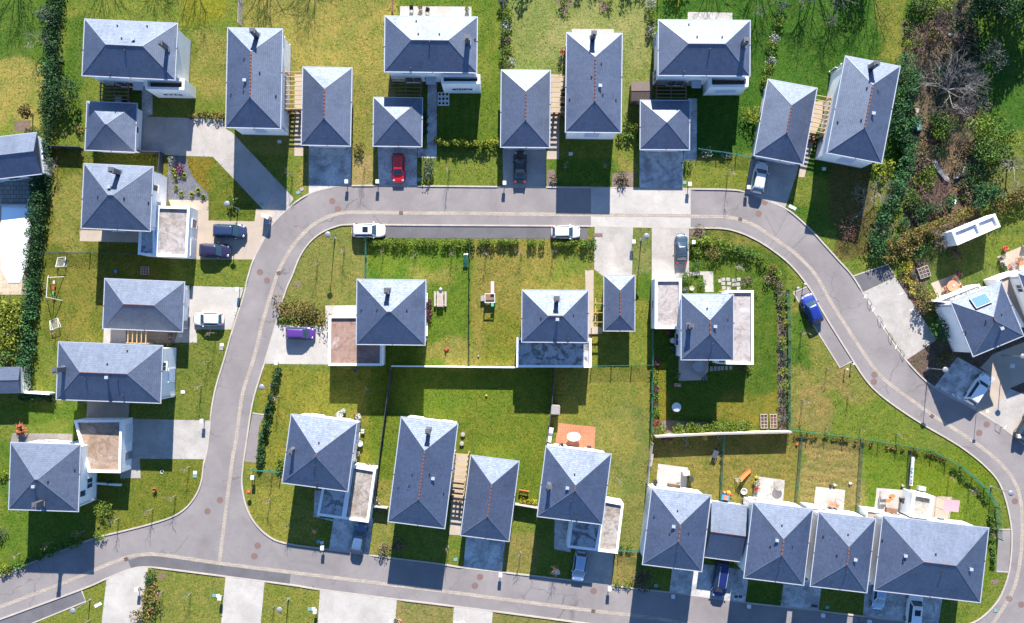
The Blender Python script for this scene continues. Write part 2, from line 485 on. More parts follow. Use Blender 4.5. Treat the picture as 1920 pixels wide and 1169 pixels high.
def roof_z(a, b, eh, pitch, x, y):
    return eh + min(a - abs(x), b - abs(y)) * math.tan(R(pitch))

def to_local(root, p):
    return Matrix.Rotation(-root.rotation_euler.z, 3, 'Z') @ (Vector(p) - root.location)

def roof_fittings(root, roof, a, b, eh, pitch, vents, seed):
    """small pipes and vent caps: vents = photo positions; 'k' kind p (pipe) or v (pale vent box) """
    for (x, y, k) in vents:
        q = to_local(root, P(x, y, eh + .9))
        lx, ly = q.x, q.y
        lx = max(-a + .2, min(a - .2, lx)); ly = max(-b + .2, min(b - .2, ly))
        z = roof_z(a, b, eh, pitch, lx, ly)
        m = MB()
        if k == 'p':
            m.tube((lx, ly, z - .1), (lx, ly, z + .22), .09, n=8); m.build('vent_pipe', M['iron'], roof)
        else:
            m.box((lx, ly, z + .12), (.26, .26, .4)); m.box((lx, ly, z + .36), (.42, .36, .06)); m.build('vent_cowl', M['gutter'], roof)

def chimney(root, a, b, eh, pitch, base, hgt, w=.5, d=.85):
    """flat metal clad flue: base given as a photo point near the roof surface"""
    q = to_local(root, P(base[0], base[1], eh + .7))
    z = roof_z(a, b, eh, pitch, max(-a, min(a, q.x)), max(-b, min(b, q.y)))
    m = MB(); m.box((q.x, q.y, (z - .5 + z + hgt) / 2), (d, w, hgt + .5))
    o = m.build('chimney', M['chimney'], root)
    k = MB(); k.box((q.x, q.y, z + hgt + .04), (d + .12, w + .12, .08)); k.box((q.x, q.y, z + hgt + .13), (d * .6, w * .6, .1))
    k.build('chimney_cap', M['chimney'], o)
    f = MB(); f.box((q.x, q.y, z + .03), (d + .2, w + .3, .1)); f.build('flashing', M['zinc'], o)

def inset(q, d):
    q = [Vector((p[0], p[1])) for p in q]
    ar = sum(q[i].x * q[(i + 1) % 4].y - q[(i + 1) % 4].x * q[i].y for i in range(4))
    sg = 1 if ar > 0 else -1
    n = len(q); out = []
    for i in range(n):
        p, a, c = q[i], q[i - 1], q[(i + 1) % n]
        e0 = (p - a).normalized(); e1 = (c - p).normalized()
        n0 = Vector((-e0.y, e0.x)) * sg; n1 = Vector((-e1.y, e1.x)) * sg
        k = n0 + n1; k = k / max(.2, k.dot(n0))
        out.append(p + k * d)
    return out

def annex(root, c4, h, roofmat, depth=.35, wall=None, cop=.26, door=None, clip=None):
    """flat-roofed block with a parapet, part of the house root; c4 photo corners of the parapet top"""
    q = [to_local(root, P(*c, h)) for c in c4]
    wall = wall or M['plaster']
    w = MB(); w.prism([(p.x, p.y) for p in q], 0, h - .05, cap=False)
    inn = inset([(p.x, p.y) for p in q], cop)
    n = len(q)
    for i in range(n):
        j = (i + 1) % n
        w.face([(inn[j].x, inn[j].y, h - depth), (inn[i].x, inn[i].y, h - depth), (inn[i].x, inn[i].y, h - .05), (inn[j].x, inn[j].y, h - .05)])
    o = w.build('annex', wall, root)
    out2 = inset([(p.x, p.y) for p in q], -.03); in2 = inset([(p.x, p.y) for p in q], cop + .02)
    c = MB()
    for i in range(n):
        j = (i + 1) % n
        A, B, Cc, D = out2[i], out2[j], in2[j], in2[i]
        c.face([(A.x, A.y, h), (B.x, B.y, h), (Cc.x, Cc.y, h), (D.x, D.y, h)] if _ccw(out2) else [(D.x, D.y, h), (Cc.x, Cc.y, h), (B.x, B.y, h), (A.x, A.y, h)])
        c.face([(A.x, A.y, h - .07), (B.x, B.y, h - .07), (B.x, B.y, h), (A.x, A.y, h)])
        c.face([(D.x, D.y, h), (Cc.x, Cc.y, h), (Cc.x, Cc.y, h - .07), (D.x, D.y, h - .07)])
        c.face([(D.x, D.y, h - .07), (Cc.x, Cc.y, h - .07), (B.x, B.y, h - .07), (A.x, A.y, h - .07)])
    c.build('coping', M['white_cap'], o)
    r = MB(); pts = [(p.x, p.y, h - depth + .01) for p in inn]
    r.face(pts if _ccw(inn) else pts[::-1]); r.build('flat_roof', roofmat, o)
    return o, q
def _ccw(q):
    return sum(q[i].x * q[(i + 1) % len(q)].y - q[(i + 1) % len(q)].x * q[i].y for i in range(len(q))) > 0
M['white_cap'] = flat('pale_coping', (.66, .65, .64), .6)

def annex_opening(an, q, side, t, w, h, kind, zb=0.0):
    """door on an annex wall: side 0 N(TL-TR) 1 E 2 S 3 W, t 0..1 along it"""
    A, B = q[side], q[(side + 1) % 4]
    d = Vector((B.x - A.x, B.y - A.y, 0)); L = d.length; d /= L
    nrm = Vector((-d.y, d.x, 0))            # TL,TR,BR,BL runs clockwise: outward is left of it
    p = Vector((A.x, A.y, 0)).lerp(Vector((B.x, B.y, 0)), t)
    ang = math.atan2(d.y, d.x)
    zc = zb + h / 2
    def bx(mb, du, dz, sw, sh, th, off):
        c = p + d * du + nrm * off
        mb.box((c.x, c.y, zc + dz), (sw, th, sh), ang)
    if kind == 'window':
        f = MB()
        for s in (-1, 1): bx(f, s * w / 2, 0, .07, h + .07, .07, .03); bx(f, 0, s * h / 2, w - .07, .07, .07, .03)
        o = f.build('window', M['frame'], an); g = MB(); bx(g, 0, 0, w - .06, h - .06, .03, .006); g.build('pane', M['glass'], an)
    else:
        f = MB(); bx(f, 0, 0, w, h, .05, .02)
        if kind == 'garage':
            for i in range(4): bx(f, 0, -h / 2 + (i + .5) * h / 4, w - .1, h / 4 - .06, .02, .053)
            f.build('garage_door', M['garage'], an)
        elif kind == 'shut':
            for i in range(8): bx(f, 0, -h / 2 + (i + .5) * h / 8, w - .08, h / 8 * .55, .02, .053)
            f.build('shutter', M['shutter'], an)
        else: f.build('door', M['door'], an)

HOUSES = 'slate roofed white houses of the estate'
GARAGES = 'detached slate roofed garages'
def house(name, label, cat, group, c4, eh, pitch=25.5, mat=None, chim=None, vents=(), wins='auto', ovh=.42, ridge=None, wall=None, chs=(.5, .42), seed=0):
    c, ang, a, b = quad_frame(c4, eh)
    a -= .13; b -= .13
    root = empty(name, (c.x, c.y, 0), ang, label, cat, group)
    bpy.context.view_layer.update()
    wx, wy = a - ovh + .1, b - ovh + .1
    w = MB(); w.prism([(-wx, -wy), (wx, -wy), (wx, wy), (-wx, wy)], 0, eh - .2, cap=False)
    w.build('wall', wall or M['plaster'], root)
    pl = MB(); pl.prism([(-wx - .02, -wy - .02), (wx + .02, -wy - .02), (wx + .02, wy + .02), (-wx - .02, wy + .02)], 0, .25, cap=True)
    pl.build('plinth', M['fascia'], root)
    for sx, sy in ((1, -1), (-1, 1)):
        d = MB(); d.path([Vector((sx * (wx + .07), sy * (wy - .25), .05)), Vector((sx * (wx + .07), sy * (wy - .25), eh - .55)), Vector((sx * (a + .03), sy * (wy - .25), eh - .15))], .05, n=6); d.build('downpipe', M['gutter'], root)
    roof, zr = hip_roof(root, a, b, eh, pitch, mat or M['slate'], ridge)
    roof_fittings(root, roof, a, b, eh, pitch, vents, seed)
    if chim: chimney(root, a, b, eh, pitch, chim[:2], chim[2], *chs)
    if wins == 'auto':
        wins = []
        two = eh > 4.5
        for sd, L in (('S', wx), ('N', wx), ('E', wy), ('W', wy)):
            k = 2 if L < 4.2 else 3
            for i in range(k):
                u = -L + (i + .5) * 2 * L / k
                if two: wins.append((sd, u, 4.2, 1.1, 1.15, 'window'))
                if i == 0 and sd in 'S': wins.append((sd, u, 1.15, 1.0, 2.15, 'door'))
                else: wins.append((sd, u, 1.35, 1.4 if sd != 'N' else 2.0, 1.5 if sd != 'N' else 1.8, 'window'))
    elif wins == 'garage':
        wins = [('S', 0, 1.1, min(4.8, wx * 1.6), 2.1, 'garage'), ('N', wx * .5, 1.05, .9, 2.05, 'door'), ('E', 0, 1.6, .9, .7, 'window')]
    for sd, u, z, w_, h_, k in wins: put_window(root, sd, wx, wy, u, z, w_, h_, k)
    return root, a, b, wx, wy

# ------------------------------------------------------------------ flat ground sheets
def smooth_line(pts, step=.6):
    pts = [Vector((p[0], p[1], 0)) for p in pts]
    if len(pts) < 3: 
        return pts
    ext = [pts[0] * 2 - pts[1]] + pts + [pts[-1] * 2 - pts[-2]]
    out = []
    for i in range(1, len(ext) - 2):
        p0, p1, p2, p3 = ext[i - 1:i + 3]
        k = max(1, int((p2 - p1).length / step))
        for j in range(k):
            t = j / k
            out.append(.5 * ((2 * p1) + (p2 - p0) * t + (2 * p0 - 5 * p1 + 4 * p2 - p3) * t * t + (3 * p1 - p0 - 3 * p2 + p3) * t ** 3))
    out.append(pts[-1])
    return out

def sheet(name, pts, z, mat, kind='structure', holes=(), world=False, label=None, cat=None, group=None):
    f = (lambda q: Vector((q[0], q[1], 0))) if world else (lambda q: P(*q))
    loops = [[f(p) for p in pts]] + [[f(p) for p in h] for h in holes]
    flatp = [p for l in loops for p in l]
    mb = MB(); c = sum(loops[0], Vector()) / len(loops[0])
    b = [(p.x, p.y, z) for p in flatp]
    for t in geometry.tessellate_polygon(loops):
        A, B, C = [flatp[i] for i in t]
        cr = (B - A).cross(C - A).z
        if abs(cr) < 1e-9: continue
        if cr < 0: t = t[::-1]
        mb.face([b[i] for i in t])
    o = mb.build(name, mat, None, (c.x, c.y, 0))
    return tag(o, label, cat, group, kind)

def ribbon(name, pts, w, z0, z1, mat, kind='structure', zfun=None, smooth=True, world=False, build=True, step=.6):
    """a strip with real thickness along a line of photo points"""
    q = [Vector((p[0], p[1], 0)) if world else P(*p) for p in pts]
    q = smooth_line(q, step) if smooth else q
    L, Rr = [], []
    for i, p in enumerate(q):
        d = (q[min(i + 1, len(q) - 1)] - q[max(i - 1, 0)]).normalized()
        nn = Vector((-d.y, d.x, 0))
        L.append(p + nn * w / 2); Rr.append(p - nn * w / 2)
    mb = MB(); b = 0; n = len(q)
    for i in range(n):
        zt = zfun(q[i]) if zfun else z1
        mb.v += [(L[i].x, L[i].y, z0), (L[i].x, L[i].y, zt), (Rr[i].x, Rr[i].y, zt), (Rr[i].x, Rr[i].y, z0)]
    for i in range(n - 1):
        a, c = 4 * i, 4 * i + 4
        for k in range(3):
            mb.f.append((a + k, a + k + 1, c + k + 1, c + k)[::-1]); mb.uv.append(None); mb.mi.append(0)
    mb.f.append((0, 1, 2, 3)); mb.uv.append(None); mb.mi.append(0)
    e = 4 * (n - 1); mb.f.append((e + 3, e + 2, e + 1, e)); mb.uv.append(None); mb.mi.append(0)
    if not build: return mb, q
    o = mb.build(name, mat, None, (q[0].x, q[0].y, 0))
    return tag(o, kind=kind)

# ------------------------------------------------------------------ plants
def leaf_cloud(cs, size, flatten=.35, seed=0, up=.5):
    """cs: (n,3) leaf centres -> one mesh of small folded quads"""
    g = np.random.default_rng(seed)
    n = len(cs)
    nr = g.normal(size=(n, 3)); nr[:, 2] = np.abs(nr[:, 2]) + up
    nr /= np.linalg.norm(nr, axis=1)[:, None]
    t = np.cross(nr, g.normal(size=(n, 3))); t /= np.linalg.norm(t, axis=1)[:, None]
    u = np.cross(nr, t)
    s = size * g.uniform(.6, 1.35, size=(n, 1))
    a = cs + t * s * .5; b = cs + u * s * .33; c = cs - t * s * .5 ; d = cs - u * s * .33
    v = np.stack([a, b, c, d], 1).reshape(-1, 3)
    me = bpy.data.meshes.new('leaves')
    me.vertices.add(4 * n); me.vertices.foreach_set('co', v.astype(np.float32).ravel())
    me.loops.add(4 * n); me.loops.foreach_set('vertex_index', np.arange(4 * n, dtype=np.int32))
    me.polygons.add(n); me.polygons.foreach_set('loop_start', np.arange(0, 4 * n, 4, dtype=np.int32))
    me.update(calc_edges=True)
    return me

def blob_points(blobs, n, seed, shell=.55):
    """points inside a set of ellipsoids (x,y,z,rx,ry,rz), denser toward their skins"""
    g = np.random.default_rng(seed)
    vol = np.array([b[3] * b[4] * b[5] for b in blobs]) ** .67
    k = g.choice(len(blobs), n, p=vol / vol.sum())
    B = np.array(blobs)[k]
    d = g.normal(size=(n, 3)); d /= np.linalg.norm(d, axis=1)[:, None]
    r = g.uniform(shell ** 3, 1, size=(n, 1)) ** (1 / 3) * g.uniform(.86, 1.12, size=(n, 1))
    p = B[:, :3] + d * r * B[:, 3:]
    p[:, 2] = np.maximum(p[:, 2], .05)
    return p

def mesh_obj(name, me, mat, parent=None, org=(0, 0, 0)):
    me.materials.append(mat); me.name = name
    o = bpy.data.objects.new(name, me); col.objects.link(o)
    o.location = org
    if parent is not None: o.parent = parent
    return o

def clumps(rx, ry, h, k, seed, z0=0.15):
    g = random.Random(seed); out = []
    for i in range(k):
        t = g.uniform(0, 2 * math.pi); q = math.sqrt(g.random()) * .68
        s = g.uniform(.34, .58)
        x, y = rx * q * math.cos(t), ry * q * math.sin(t)
        z = z0 + (h - z0) * g.uniform(.35, .95 - .35 * q)
        out.append((x, y, z, rx * s, ry * s, max(.12, (h - z0) * s * .55)))
    out.append((0, 0, z0 + (h - z0) * .45, rx * .7, ry * .7, (h - z0) * .5))
    return out

def shrub(px, py, r, h, mat, name='shrub', label=None, cat='shrub', group=None, ry=None, ls=.2, dens=1.0, seed=None, rz=0, k=6):
    seed = seed if seed is not None else int(px * 7 + py * 13)
    ry = ry or r
    bl = clumps(r, ry, h, k, seed)
    n = int(min(6000, max(80, dens * 48 * (r * ry * 2 + (r + ry) * h) / (ls / .2) ** 2 / 1.3)))
    me = leaf_cloud(blob_points(bl, n, seed), ls, seed=seed)
    base = P(px, py, 0)
    o = mesh_obj(name, me, M[mat], None, (base.x, base.y, 0)); o.rotation_euler.z = rz
    return tag(o, label, cat, group)

def tuft(px, py, r, h, mat, label, name='grass_tuft', cat='plant', group=None, n=26):
    """rosette of strap leaves"""
    g = random.Random(int(px * 3 + py)); mb = MB()
    for i in range(n):
        t = g.uniform(0, 2 * math.pi); q = g.uniform(.6, 1.1) * r; hh = h * g.uniform(.6, 1.1)
        d = Vector((math.cos(t), math.sin(t), 0)); sd = Vector((-d.y, d.x, 0)) * r * .09
        p0 = d * r * .06; p1 = d * q * .5 + Vector((0, 0, hh)); p2 = d * q + Vector((0, 0, hh * .55))
        mb.face([p0 - sd * .5 + Vector((0, 0, .01)), p0 + sd * .5 + Vector((0, 0, .01)), p1 + sd, p1 - sd]); mb.face([p1 - sd, p1 + sd, p2])
    b = P(px, py)
    o = mb.build(name, M[mat], None); o.location = (b.x, b.y, 0)
    return tag(o, label, cat, group)

def hedge(pts, w, h, mat, label, name='hedge', group=None, ls=.24, dens=1.0, trim=False, mat2=None, gaps=0.0):
    q = smooth_line([P(*p) for p in pts], .5) if len(pts) > 2 else None
    if q is None:
        a, b = P(*pts[0]), P(*pts[1]); k = max(2, int((b - a).length / .5)); q = [a.lerp(b, i / k) for i in range(k + 1)]
    o0 = q[len(q) // 2]; sd = int(pts[0][0] * 3 + pts[0][1] * 5)
    g = random.Random(sd); blobs = []
    for p in q:
        if g.random() < gaps: continue
        kk = 1 if trim else 2
        for _ in range(kk):
            j = .1 if trim else .28
            hh = h * (g.uniform(.96, 1.03) if trim else g.uniform(.75, 1.15))
            blobs.append((p.x - o0.x + g.uniform(-j, j) * w, p.y - o0.y + g.uniform(-j, j) * w, hh * .5, w * (.5 if trim else g.uniform(.32, .5)), w * (.5 if trim else g.uniform(.32, .5)), hh * .5))
    L = len(q) * .5
    n = int(min(30000, dens * L * (w + 1.2 * h) * 75 / (ls / .24) ** 2))
    me = leaf_cloud(blob_points(blobs, n, sd, .6), ls, seed=sd)
    o = mesh_obj(name, me, M[mat], None, (o0.x, o0.y, 0))
    return tag(o, label, 'hedge', group)

def branch(mb, p, d, L, r, lvl, g, spread=.6, up=.25, kids=(3, 4), thin=.62, tips=None):
    k = 3; pts = [p]; dd = d.copy()
    for i in range(k):
        dd = (dd + Vector((g.gauss(0, .13), g.gauss(0, .13), g.gauss(0, .08) + up * .12))).normalized()
        pts.append(pts[-1] + dd * L / k)
    mb.path(pts, r, r * .55, 5 if r > .04 else 3)
    if lvl == 0:
        if tips is not None: tips.append(pts[-1])
        return
    for i in range(g.randint(*kids)):
        t = g.uniform(.35, 1.0); s = pts[0].lerp(pts[-1], t) if t < .99 else pts[-1]
        idx = min(k - 1, int(t * k)); s = pts[idx].lerp(pts[idx + 1], t * k - idx)
        a = g.uniform(0, 2 * math.pi); o = dd.orthogonal().normalized()
        o = Matrix.Rotation(a, 3, dd) @ o
        nd = (dd * (1 - spread * .5) + o * spread + Vector((0, 0, up * .3))).normalized()
        branch(mb, s, nd, L * g.uniform(.55, .8), r * thin * .8, lvl - 1, g, spread, up, kids, thin, tips)

def bare_tree(px, py, h, spread, mat, label, name='bare_tree', group=None, levels=3, limbs=6, lean=(0, 0), r0=None, kids=(3, 5), cat='tree', leaves=None, trunk_frac=.35, up=.3):
    seed = int(px * 11 + py * 3) % 100000; g = random.Random(seed)
    b = P(px, py); root = empty(name, (b.x, b.y, 0), 0, label, cat, group)
    r0 = r0 or h * .022
    tr = MB(); top = Vector((lean[0], lean[1], h * trunk_frac))
    tr.path([Vector((0, 0, -.05)), top * .5 + Vector((g.gauss(0, .05), g.gauss(0, .05), 0)), top], r0, r0 * .75, 7)
    tr.build('trunk', M[mat], root)
    cr = MB(); tips = []
    for i in range(limbs):
        t = 2 * math.pi * (i + g.random() * .6) / limbs; e = g.uniform(.5, 1.1)
        d = Vector((math.cos(t) * spread / (h * .65) * e, math.sin(t) * spread / (h * .65) * e, g.uniform(.55, .95))).normalized()
        L = math.hypot(spread, h * (1 - trunk_frac)) * g.uniform(.42, .58)
        branch(cr, top + Vector((0, 0, -r0 * g.random() * 2)), d, L, r0 * .5, levels - 1, g, .62, up, kids, .66, tips)
    cr.build('crown', M[mat], root)
    if leaves:
        pts = np.array([tuple(t + Vector((g.gauss(0, .25), g.gauss(0, .25), g.gauss(0, .2)))) for t in tips for _ in range(leaves[1])])
        mesh_obj('foliage', leaf_cloud(pts, leaves[2], seed=seed), M[leaves[0]], root)
    return root

def leafy_tree(px, py, r, h, mat, label, name='leafy_tree', group=None, ry=None, k=14, ls=.3, dens=1.0, seed=None, bark='bark', cat='tree', trunk_h=.3):
    seed = seed or int(px * 5 + py * 9); g = random.Random(seed); ry = ry or r
    b = P(px, py); root = empty(name, (b.x, b.y, 0), 0, label, cat, group)
    t = MB(); t.path([Vector((0, 0, -.05)), Vector((.05, .03, h * .3)), Vector((0, 0, h * .75))], h * .035, h * .012, 7)
    for i in range(6):
        a = g.uniform(0, 6.28); z = h * g.uniform(.25, .55)
        t.path([Vector((0, 0, z)), Vector((math.cos(a) * r * .35, math.sin(a) * ry * .35, z + h * .12)), Vector((math.cos(a) * r * .7, math.sin(a) * ry * .7, z + h * .2))], h * .014, h * .005, 5)
    t.build('trunk', M[bark], root)
    bl = []
    for i in range(k):
        a = g.uniform(0, 6.28); q = math.sqrt(g.random()) * .78; s = g.uniform(.24, .42)
        z = h * (trunk_h + (1 - trunk_h) * g.uniform(.15, 1 - .55 * q) * .9)
        bl.append((r * q * math.cos(a), ry * q * math.sin(a), z, r * s, ry * s, h * s * .42))
    n = int(min(14000, dens * 80 * (r * ry * 3 + (r + ry) * h * .5) / (ls / .3) ** 2 / 2))
    mesh_obj('crown', leaf_cloud(blob_points(bl, n, seed, .5), ls, seed=seed), M[mat], root)
    return root
# ------------------------------------------------------------------ vehicles
PAINT = {}
def paint(name, c, metal=.25, rough=.3):
    if name not in PAINT:
        m, nt, b = newmat(name + '_car_paint')
        pos = geo(nt).outputs['Position']
        f = ramp(nt, noise(nt, 3, 4, .6, pos), [(.3, tuple(x * .93 for x in c)), (.7, c)])
        nt.links.new(f, b.inputs['Base Color'])
        b.inputs['Metallic'].default_value = metal; b.inputs['Roughness'].default_value = rough
        b.inputs['Coat Weight'].default_value = .35; b.inputs['Coat Roughness'].default_value = .05
        PAINT[name] = m
    return PAINT[name]
M['carglass'] = flat('car_glass', (.02, .045, .06), .05, spec=.7, var=.15)
M['headlight'] = flat('headlight_glass', (.30, .33, .36), .15, .2)
M['taillight'] = flat('tail_light_red', (.38, .015, .02), .15)

STY = {  # length, width, height, hood end, windscreen top, roof end, rear glass base, belt, hood height, deck height
 'hatch': (4.0, 1.76, 1.46, .95, .28, -1.45, -1.84, .93, .86, .93),
 'sedan': (4.5, 1.80, 1.43, 1.00, .25, -1.05, -1.70, .92, .84, .94),
 'suv':   (4.5, 1.86, 1.68, 1.12, .50, -1.78, -2.10, 1.02, .98, 1.02),
 'mpv':   (4.3, 1.80, 1.66, 1.30, .48, -1.75, -2.02, .98, .90, .98),
 'van':   (4.8, 1.90, 1.85, 1.55, .80, -2.10, -2.32, 1.05, 1.0, 1.05)}

def rrect(x0, x1, w0, w1, z, r=.18, n=5, crown=0.0):
    """rounded outline from x0 (half width w0) to x1 (half width w1)"""
    pts = []
    for (cx, cy, a0, wx) in ((x1, w1, 0, 1), (x0, w0, 90, 1), (x0, -w0, 180, 1), (x1, -w1, 270, 1)):
        sx = 1 if cx == x1 else -1; sy = 1 if cy > 0 else -1
        ox, oy = cx - sx * r, cy - sy * r
        for i in range(n):
            t = R(a0 + 90 * i / (n - 1)); pts.append((ox + r * math.cos(t), oy + r * math.sin(t), z))
    return pts

def car(px, py, hx, hy, style, pcol, label, group='parked cars', roofrack=False, sunroof=False, cat='car', scale=1.0):
    L, W, Hh, xh, xw, xr, xg, belt, hoodz, deckz = STY[style]
    b = P(px, py, .6); ang = math.atan2(-hy, hx)
    root = empty('parked_car' if style != 'van' else 'parked_van', (b.x, b.y, .012), ang, label, cat, group)
    hl, hw = L / 2, W / 2
    # body: cross sections along the length
    st = []
    for x, wf, zb, zt in ((-hl, .60, .44, .70), (-hl + .05, .76, .34, deckz - .14), (-hl + .16, .88, .28, deckz - .05), (-hl + .38, .955, .22, deckz), (-hl + .9, 1.0, .2, belt),
                          (-.3, 1.0, .2, belt), (xh - .2, 1.0, .2, belt), (xh + .12, .985, .2, hoodz + .02), (hl - .75, .95, .22, hoodz - .04),
                          (hl - .4, .88, .26, hoodz - .12), (hl - .17, .77, .30, hoodz - .21), (hl - .05, .63, .34, hoodz - .30), (hl, .46, .40, hoodz - .38)):
        w = hw * wf; zm = zb + (zt - zb) * .55
        half = [(0, zt), (.5 * w, zt - .005), (.82 * w, zt - .03), (.95 * w, zt - .1), (w, zm), (.97 * w, zb + .06), (.85 * w, zb)]
        st.append([(x, y, z) for y, z in half] + [(x, -y, z) for y, z in half[::-1][:-1]])
    bd = MB().rings(st, mi=0)
    bd.build('body', pcol, root, smooth=True, angle=40)
    # cabin: roof and pillars
    wb, wt = hw * .92, hw * .66
    cb = MB().rings([rrect(xg, xh, wb, wb * .93, belt - .05, .2), rrect(xg + .03, xh - .04, wb * .99, wb * .92, belt + .02, .2),
                     rrect(xr - .06, xw + .08, wt * 1.06, wt * 1.0, Hh - .1, .2), rrect(xr, xw, wt, wt * .94, Hh - .035, .2),
                     rrect(xr + .12, xw - .12, wt * .86, wt * .80, Hh, .16), rrect(xr + .5, xw - .45, wt * .4, wt * .36, Hh + .012, .05)], cap0=False)
    cb.build('cabin', pcol, root, smooth=True, angle=50)
    z0, z1 = belt + .05, Hh - .12
    def lerp3(a, c, t): return tuple(a[i] + (c[i] - a[i]) * t for i in range(3))
    def panel(nm, A, B, Cc, D, n, off=.016, k=4, bulge=.02):
        m = MB(); n = Vector(n).normalized()
        for i in range(k):
            for j in range(2):
                qs = []
                for (u, v) in ((i / k, j / 2), ((i + 1) / k, j / 2), ((i + 1) / k, (j + 1) / 2), (i / k, (j + 1) / 2)):
                    p = Vector(lerp3(lerp3(A, B, u), lerp3(D, Cc, u), v)) + n * (off + bulge * 4 * u * (1 - u))
                    qs.append(p)
                m.face(qs)
        m.build(nm, M['carglass'], root)
    ft = xw + .07; fb = xh - .03
    panel('windscreen', (fb, -wb * .84, z0), (fb, wb * .84, z0), (ft, wt * .90, z1 + .02), (ft, -wt * .90, z1 + .02), (.55, 0, .6))
    gb = xg + .02; gt = xr - .05
    panel('rear_window', (gb, wb * .86, z0 + .03), (gb, -wb * .86, z0 + .03), (gt, -wt * .92, z1), (gt, wt * .92, z1), (-.8, 0, .5))
    for s in (1, -1):
        A = (xg + .30, s * wb * .99, z0); B = (xh - .30, s * wb * .965, z0)
        Cc = (xw + .0, s * wt * 1.03, z1); D = (xr + .18, s * wt * 1.05, z1)
        q = (A, B, Cc, D) if s < 0 else (B, A, D, Cc)
        panel('side_window', *q, (0, s, .55), .012, 4, 0)
    # wheels
    for sx in (hl - .82, -hl + .80):
        for s in (1, -1):
            w = MB(); w.tube((sx, s * (hw - .20), .32), (sx, s * (hw + .005), .32), .32, n=16)
            wo = w.build('wheel', M['black'], root, smooth=True)
            r = MB(); r.tube((sx, s * (hw - .05), .32), (sx, s * (hw + .012), .32), .2, n=12); r.build('rim', M['steel'], wo)
    for s in (1, -1):
        h = MB(); h.ball((hl - .36, s * hw * .66, hoodz - .17), .17, 10, .32); h.build('headlight', M['headlight'], root, smooth=True)
        t = MB(); t.box((-hl + .17, s * hw * .72, deckz - .14), (.20, .24, .2)); t.build('tail_light', M['taillight'], root)
        k = MB(); k.ball((xh - .38, s * (hw + .08), belt + .07), .11, 8, .7); k.build('mirror', pcol, root, smooth=True)
    g = MB(); g.box((hl - .06, 0, .5), (.1, hw * .9, .16)); g.build('grille', M['black'], root)
    if roofrack:
        for s in (1, -1):
            k = MB(); k.tube((xr + .15, s * wt * .86, Hh + .03), (xw - .1, s * wt * .82, Hh + .03), .03, n=6); k.build('roof_rail', M['gutter'], root)
    if sunroof:
        k = MB(); k.box(((xr + xw) / 2 + .35, 0, Hh + .012), (.75, wt * 1.25, .012)); k.build('sunroof', M['blackgloss'], root)
    a = MB(); a.tube((xr + .25, 0, Hh), (xr + .05, 0, Hh + .14), .012, n=4); a.build('aerial', M['black'], root)
    if scale != 1: root.scale = (scale,) * 3
    return root

# ------------------------------------------------------------------ street furniture
def ptq(x, y): p = P(x, y); return (p.x, p.y, 0)

def make_lamp():
    root = empty('street_lamp', (0, 0, 0))
    m = MB(); m.tube((0, 0, 0), (0, 0, .9), .085, .07, 10); m.tube((0, 0, .9), (0, 0, 4.35), .055, .04, 8); m.build('post', M['steel'], root, smooth=True)
    b = MB(); b.box((0, 0, .02), (.34, .34, .04)); b.build('base_plate', M['steel'], root)
    h = MB(); h.lathe((0, 0, 4.35), [(.06, 0), (.16, .06), (.2, .16), (.16, .26)], 14); h.build('lantern', M['headlight'], root, smooth=True)
    s = MB(); s.lathe((0, 0, 4.58), [(.10, -.02), (.36, 0), (.37, .03), (.30, .09), (.16, .13), (.02, .15)], 18); s.build('lamp_shade', M['lamp_globe'], root, smooth=True)
    return root
LAMP = None
def lamp(px, py, label):
    global LAMP
    if LAMP is None: LAMP = make_lamp(); o = LAMP; o.location = ptq(px, py); tag(o, label, 'street lamp', 'street lamps along the loop road')
    else: o = copy_tree(LAMP, ptq(px, py), 0, label)
    return o

def make_mailbox():
    root = empty('mailbox', (0, 0, 0))
    p = MB(); p.box((0, 0, .42), (.09, .09, .84)); p.build('post', M['steel'], root)
    b = MB(); b.box((0, 0, 1.04), (.40, .46, .40)); b.box((0, -.005, 1.26), (.44, .50, .05)); b.build('box', M['white'], root)
    d = MB(); d.box((0, -.236, 1.02), (.3, .012, .22)); d.build('flap', M['steel'], root)
    return root
MAIL = None
def mailbox(px, py, label, rz=0):
    global MAIL
    if MAIL is None: MAIL = make_mailbox(); o = MAIL; o.location = ptq(px, py); tag(o, label, 'mailbox', 'white mailbox posts along the kerb'); o.rotation_euler.z = rz
    else: o = copy_tree(MAIL, ptq(px, py), rz, label)
    return o

def manhole(px, py, label, r=.36, square=False, z=.014, mat='rust', name='manhole_cover'):
    m = MB()
    m.lathe((0, 0, z - .03), [(r + .06, 0), (r + .06, .03), (r + .02, .032), (r, .028), (r * .55, .034), (r * .5, .028), (.05, .033)], 20)
    o = m.build(name, M[mat], None); o.location = ptq(px, py)
    return tag(o, label, 'manhole cover', 'round rusty manhole covers')

def drain(px, py, ang, label):
    m = MB(); m.box((0, 0, .012), (.52, .46, .02))
    root = m.build('drain_grate', M['iron'], None); root.location = ptq(px, py); root.rotation_euler.z = R(ang)
    b = MB()
    for i in range(5): b.box((-.2 + .1 * i, 0, .03), (.045, .42, .02))
    b.build('bar_grid', M['rust'], root)
    return tag(root, label, 'drain', 'gutter drain grates')

def cover(px, py, mat, label, w=.5, d=.42, rz=0):
    m = MB(); m.box((0, 0, .03), (w, d, .06)); m.box((0, 0, .065), (w - .08, d - .08, .014)); m.box((0, d * .3, .078), (.12, .03, .014))
    o = m.build('inspection_cover', M[mat], None); o.location = ptq(px, py); o.rotation_euler.z = R(rz)
    return tag(o, label, 'inspection cover', 'small utility covers in the grass')

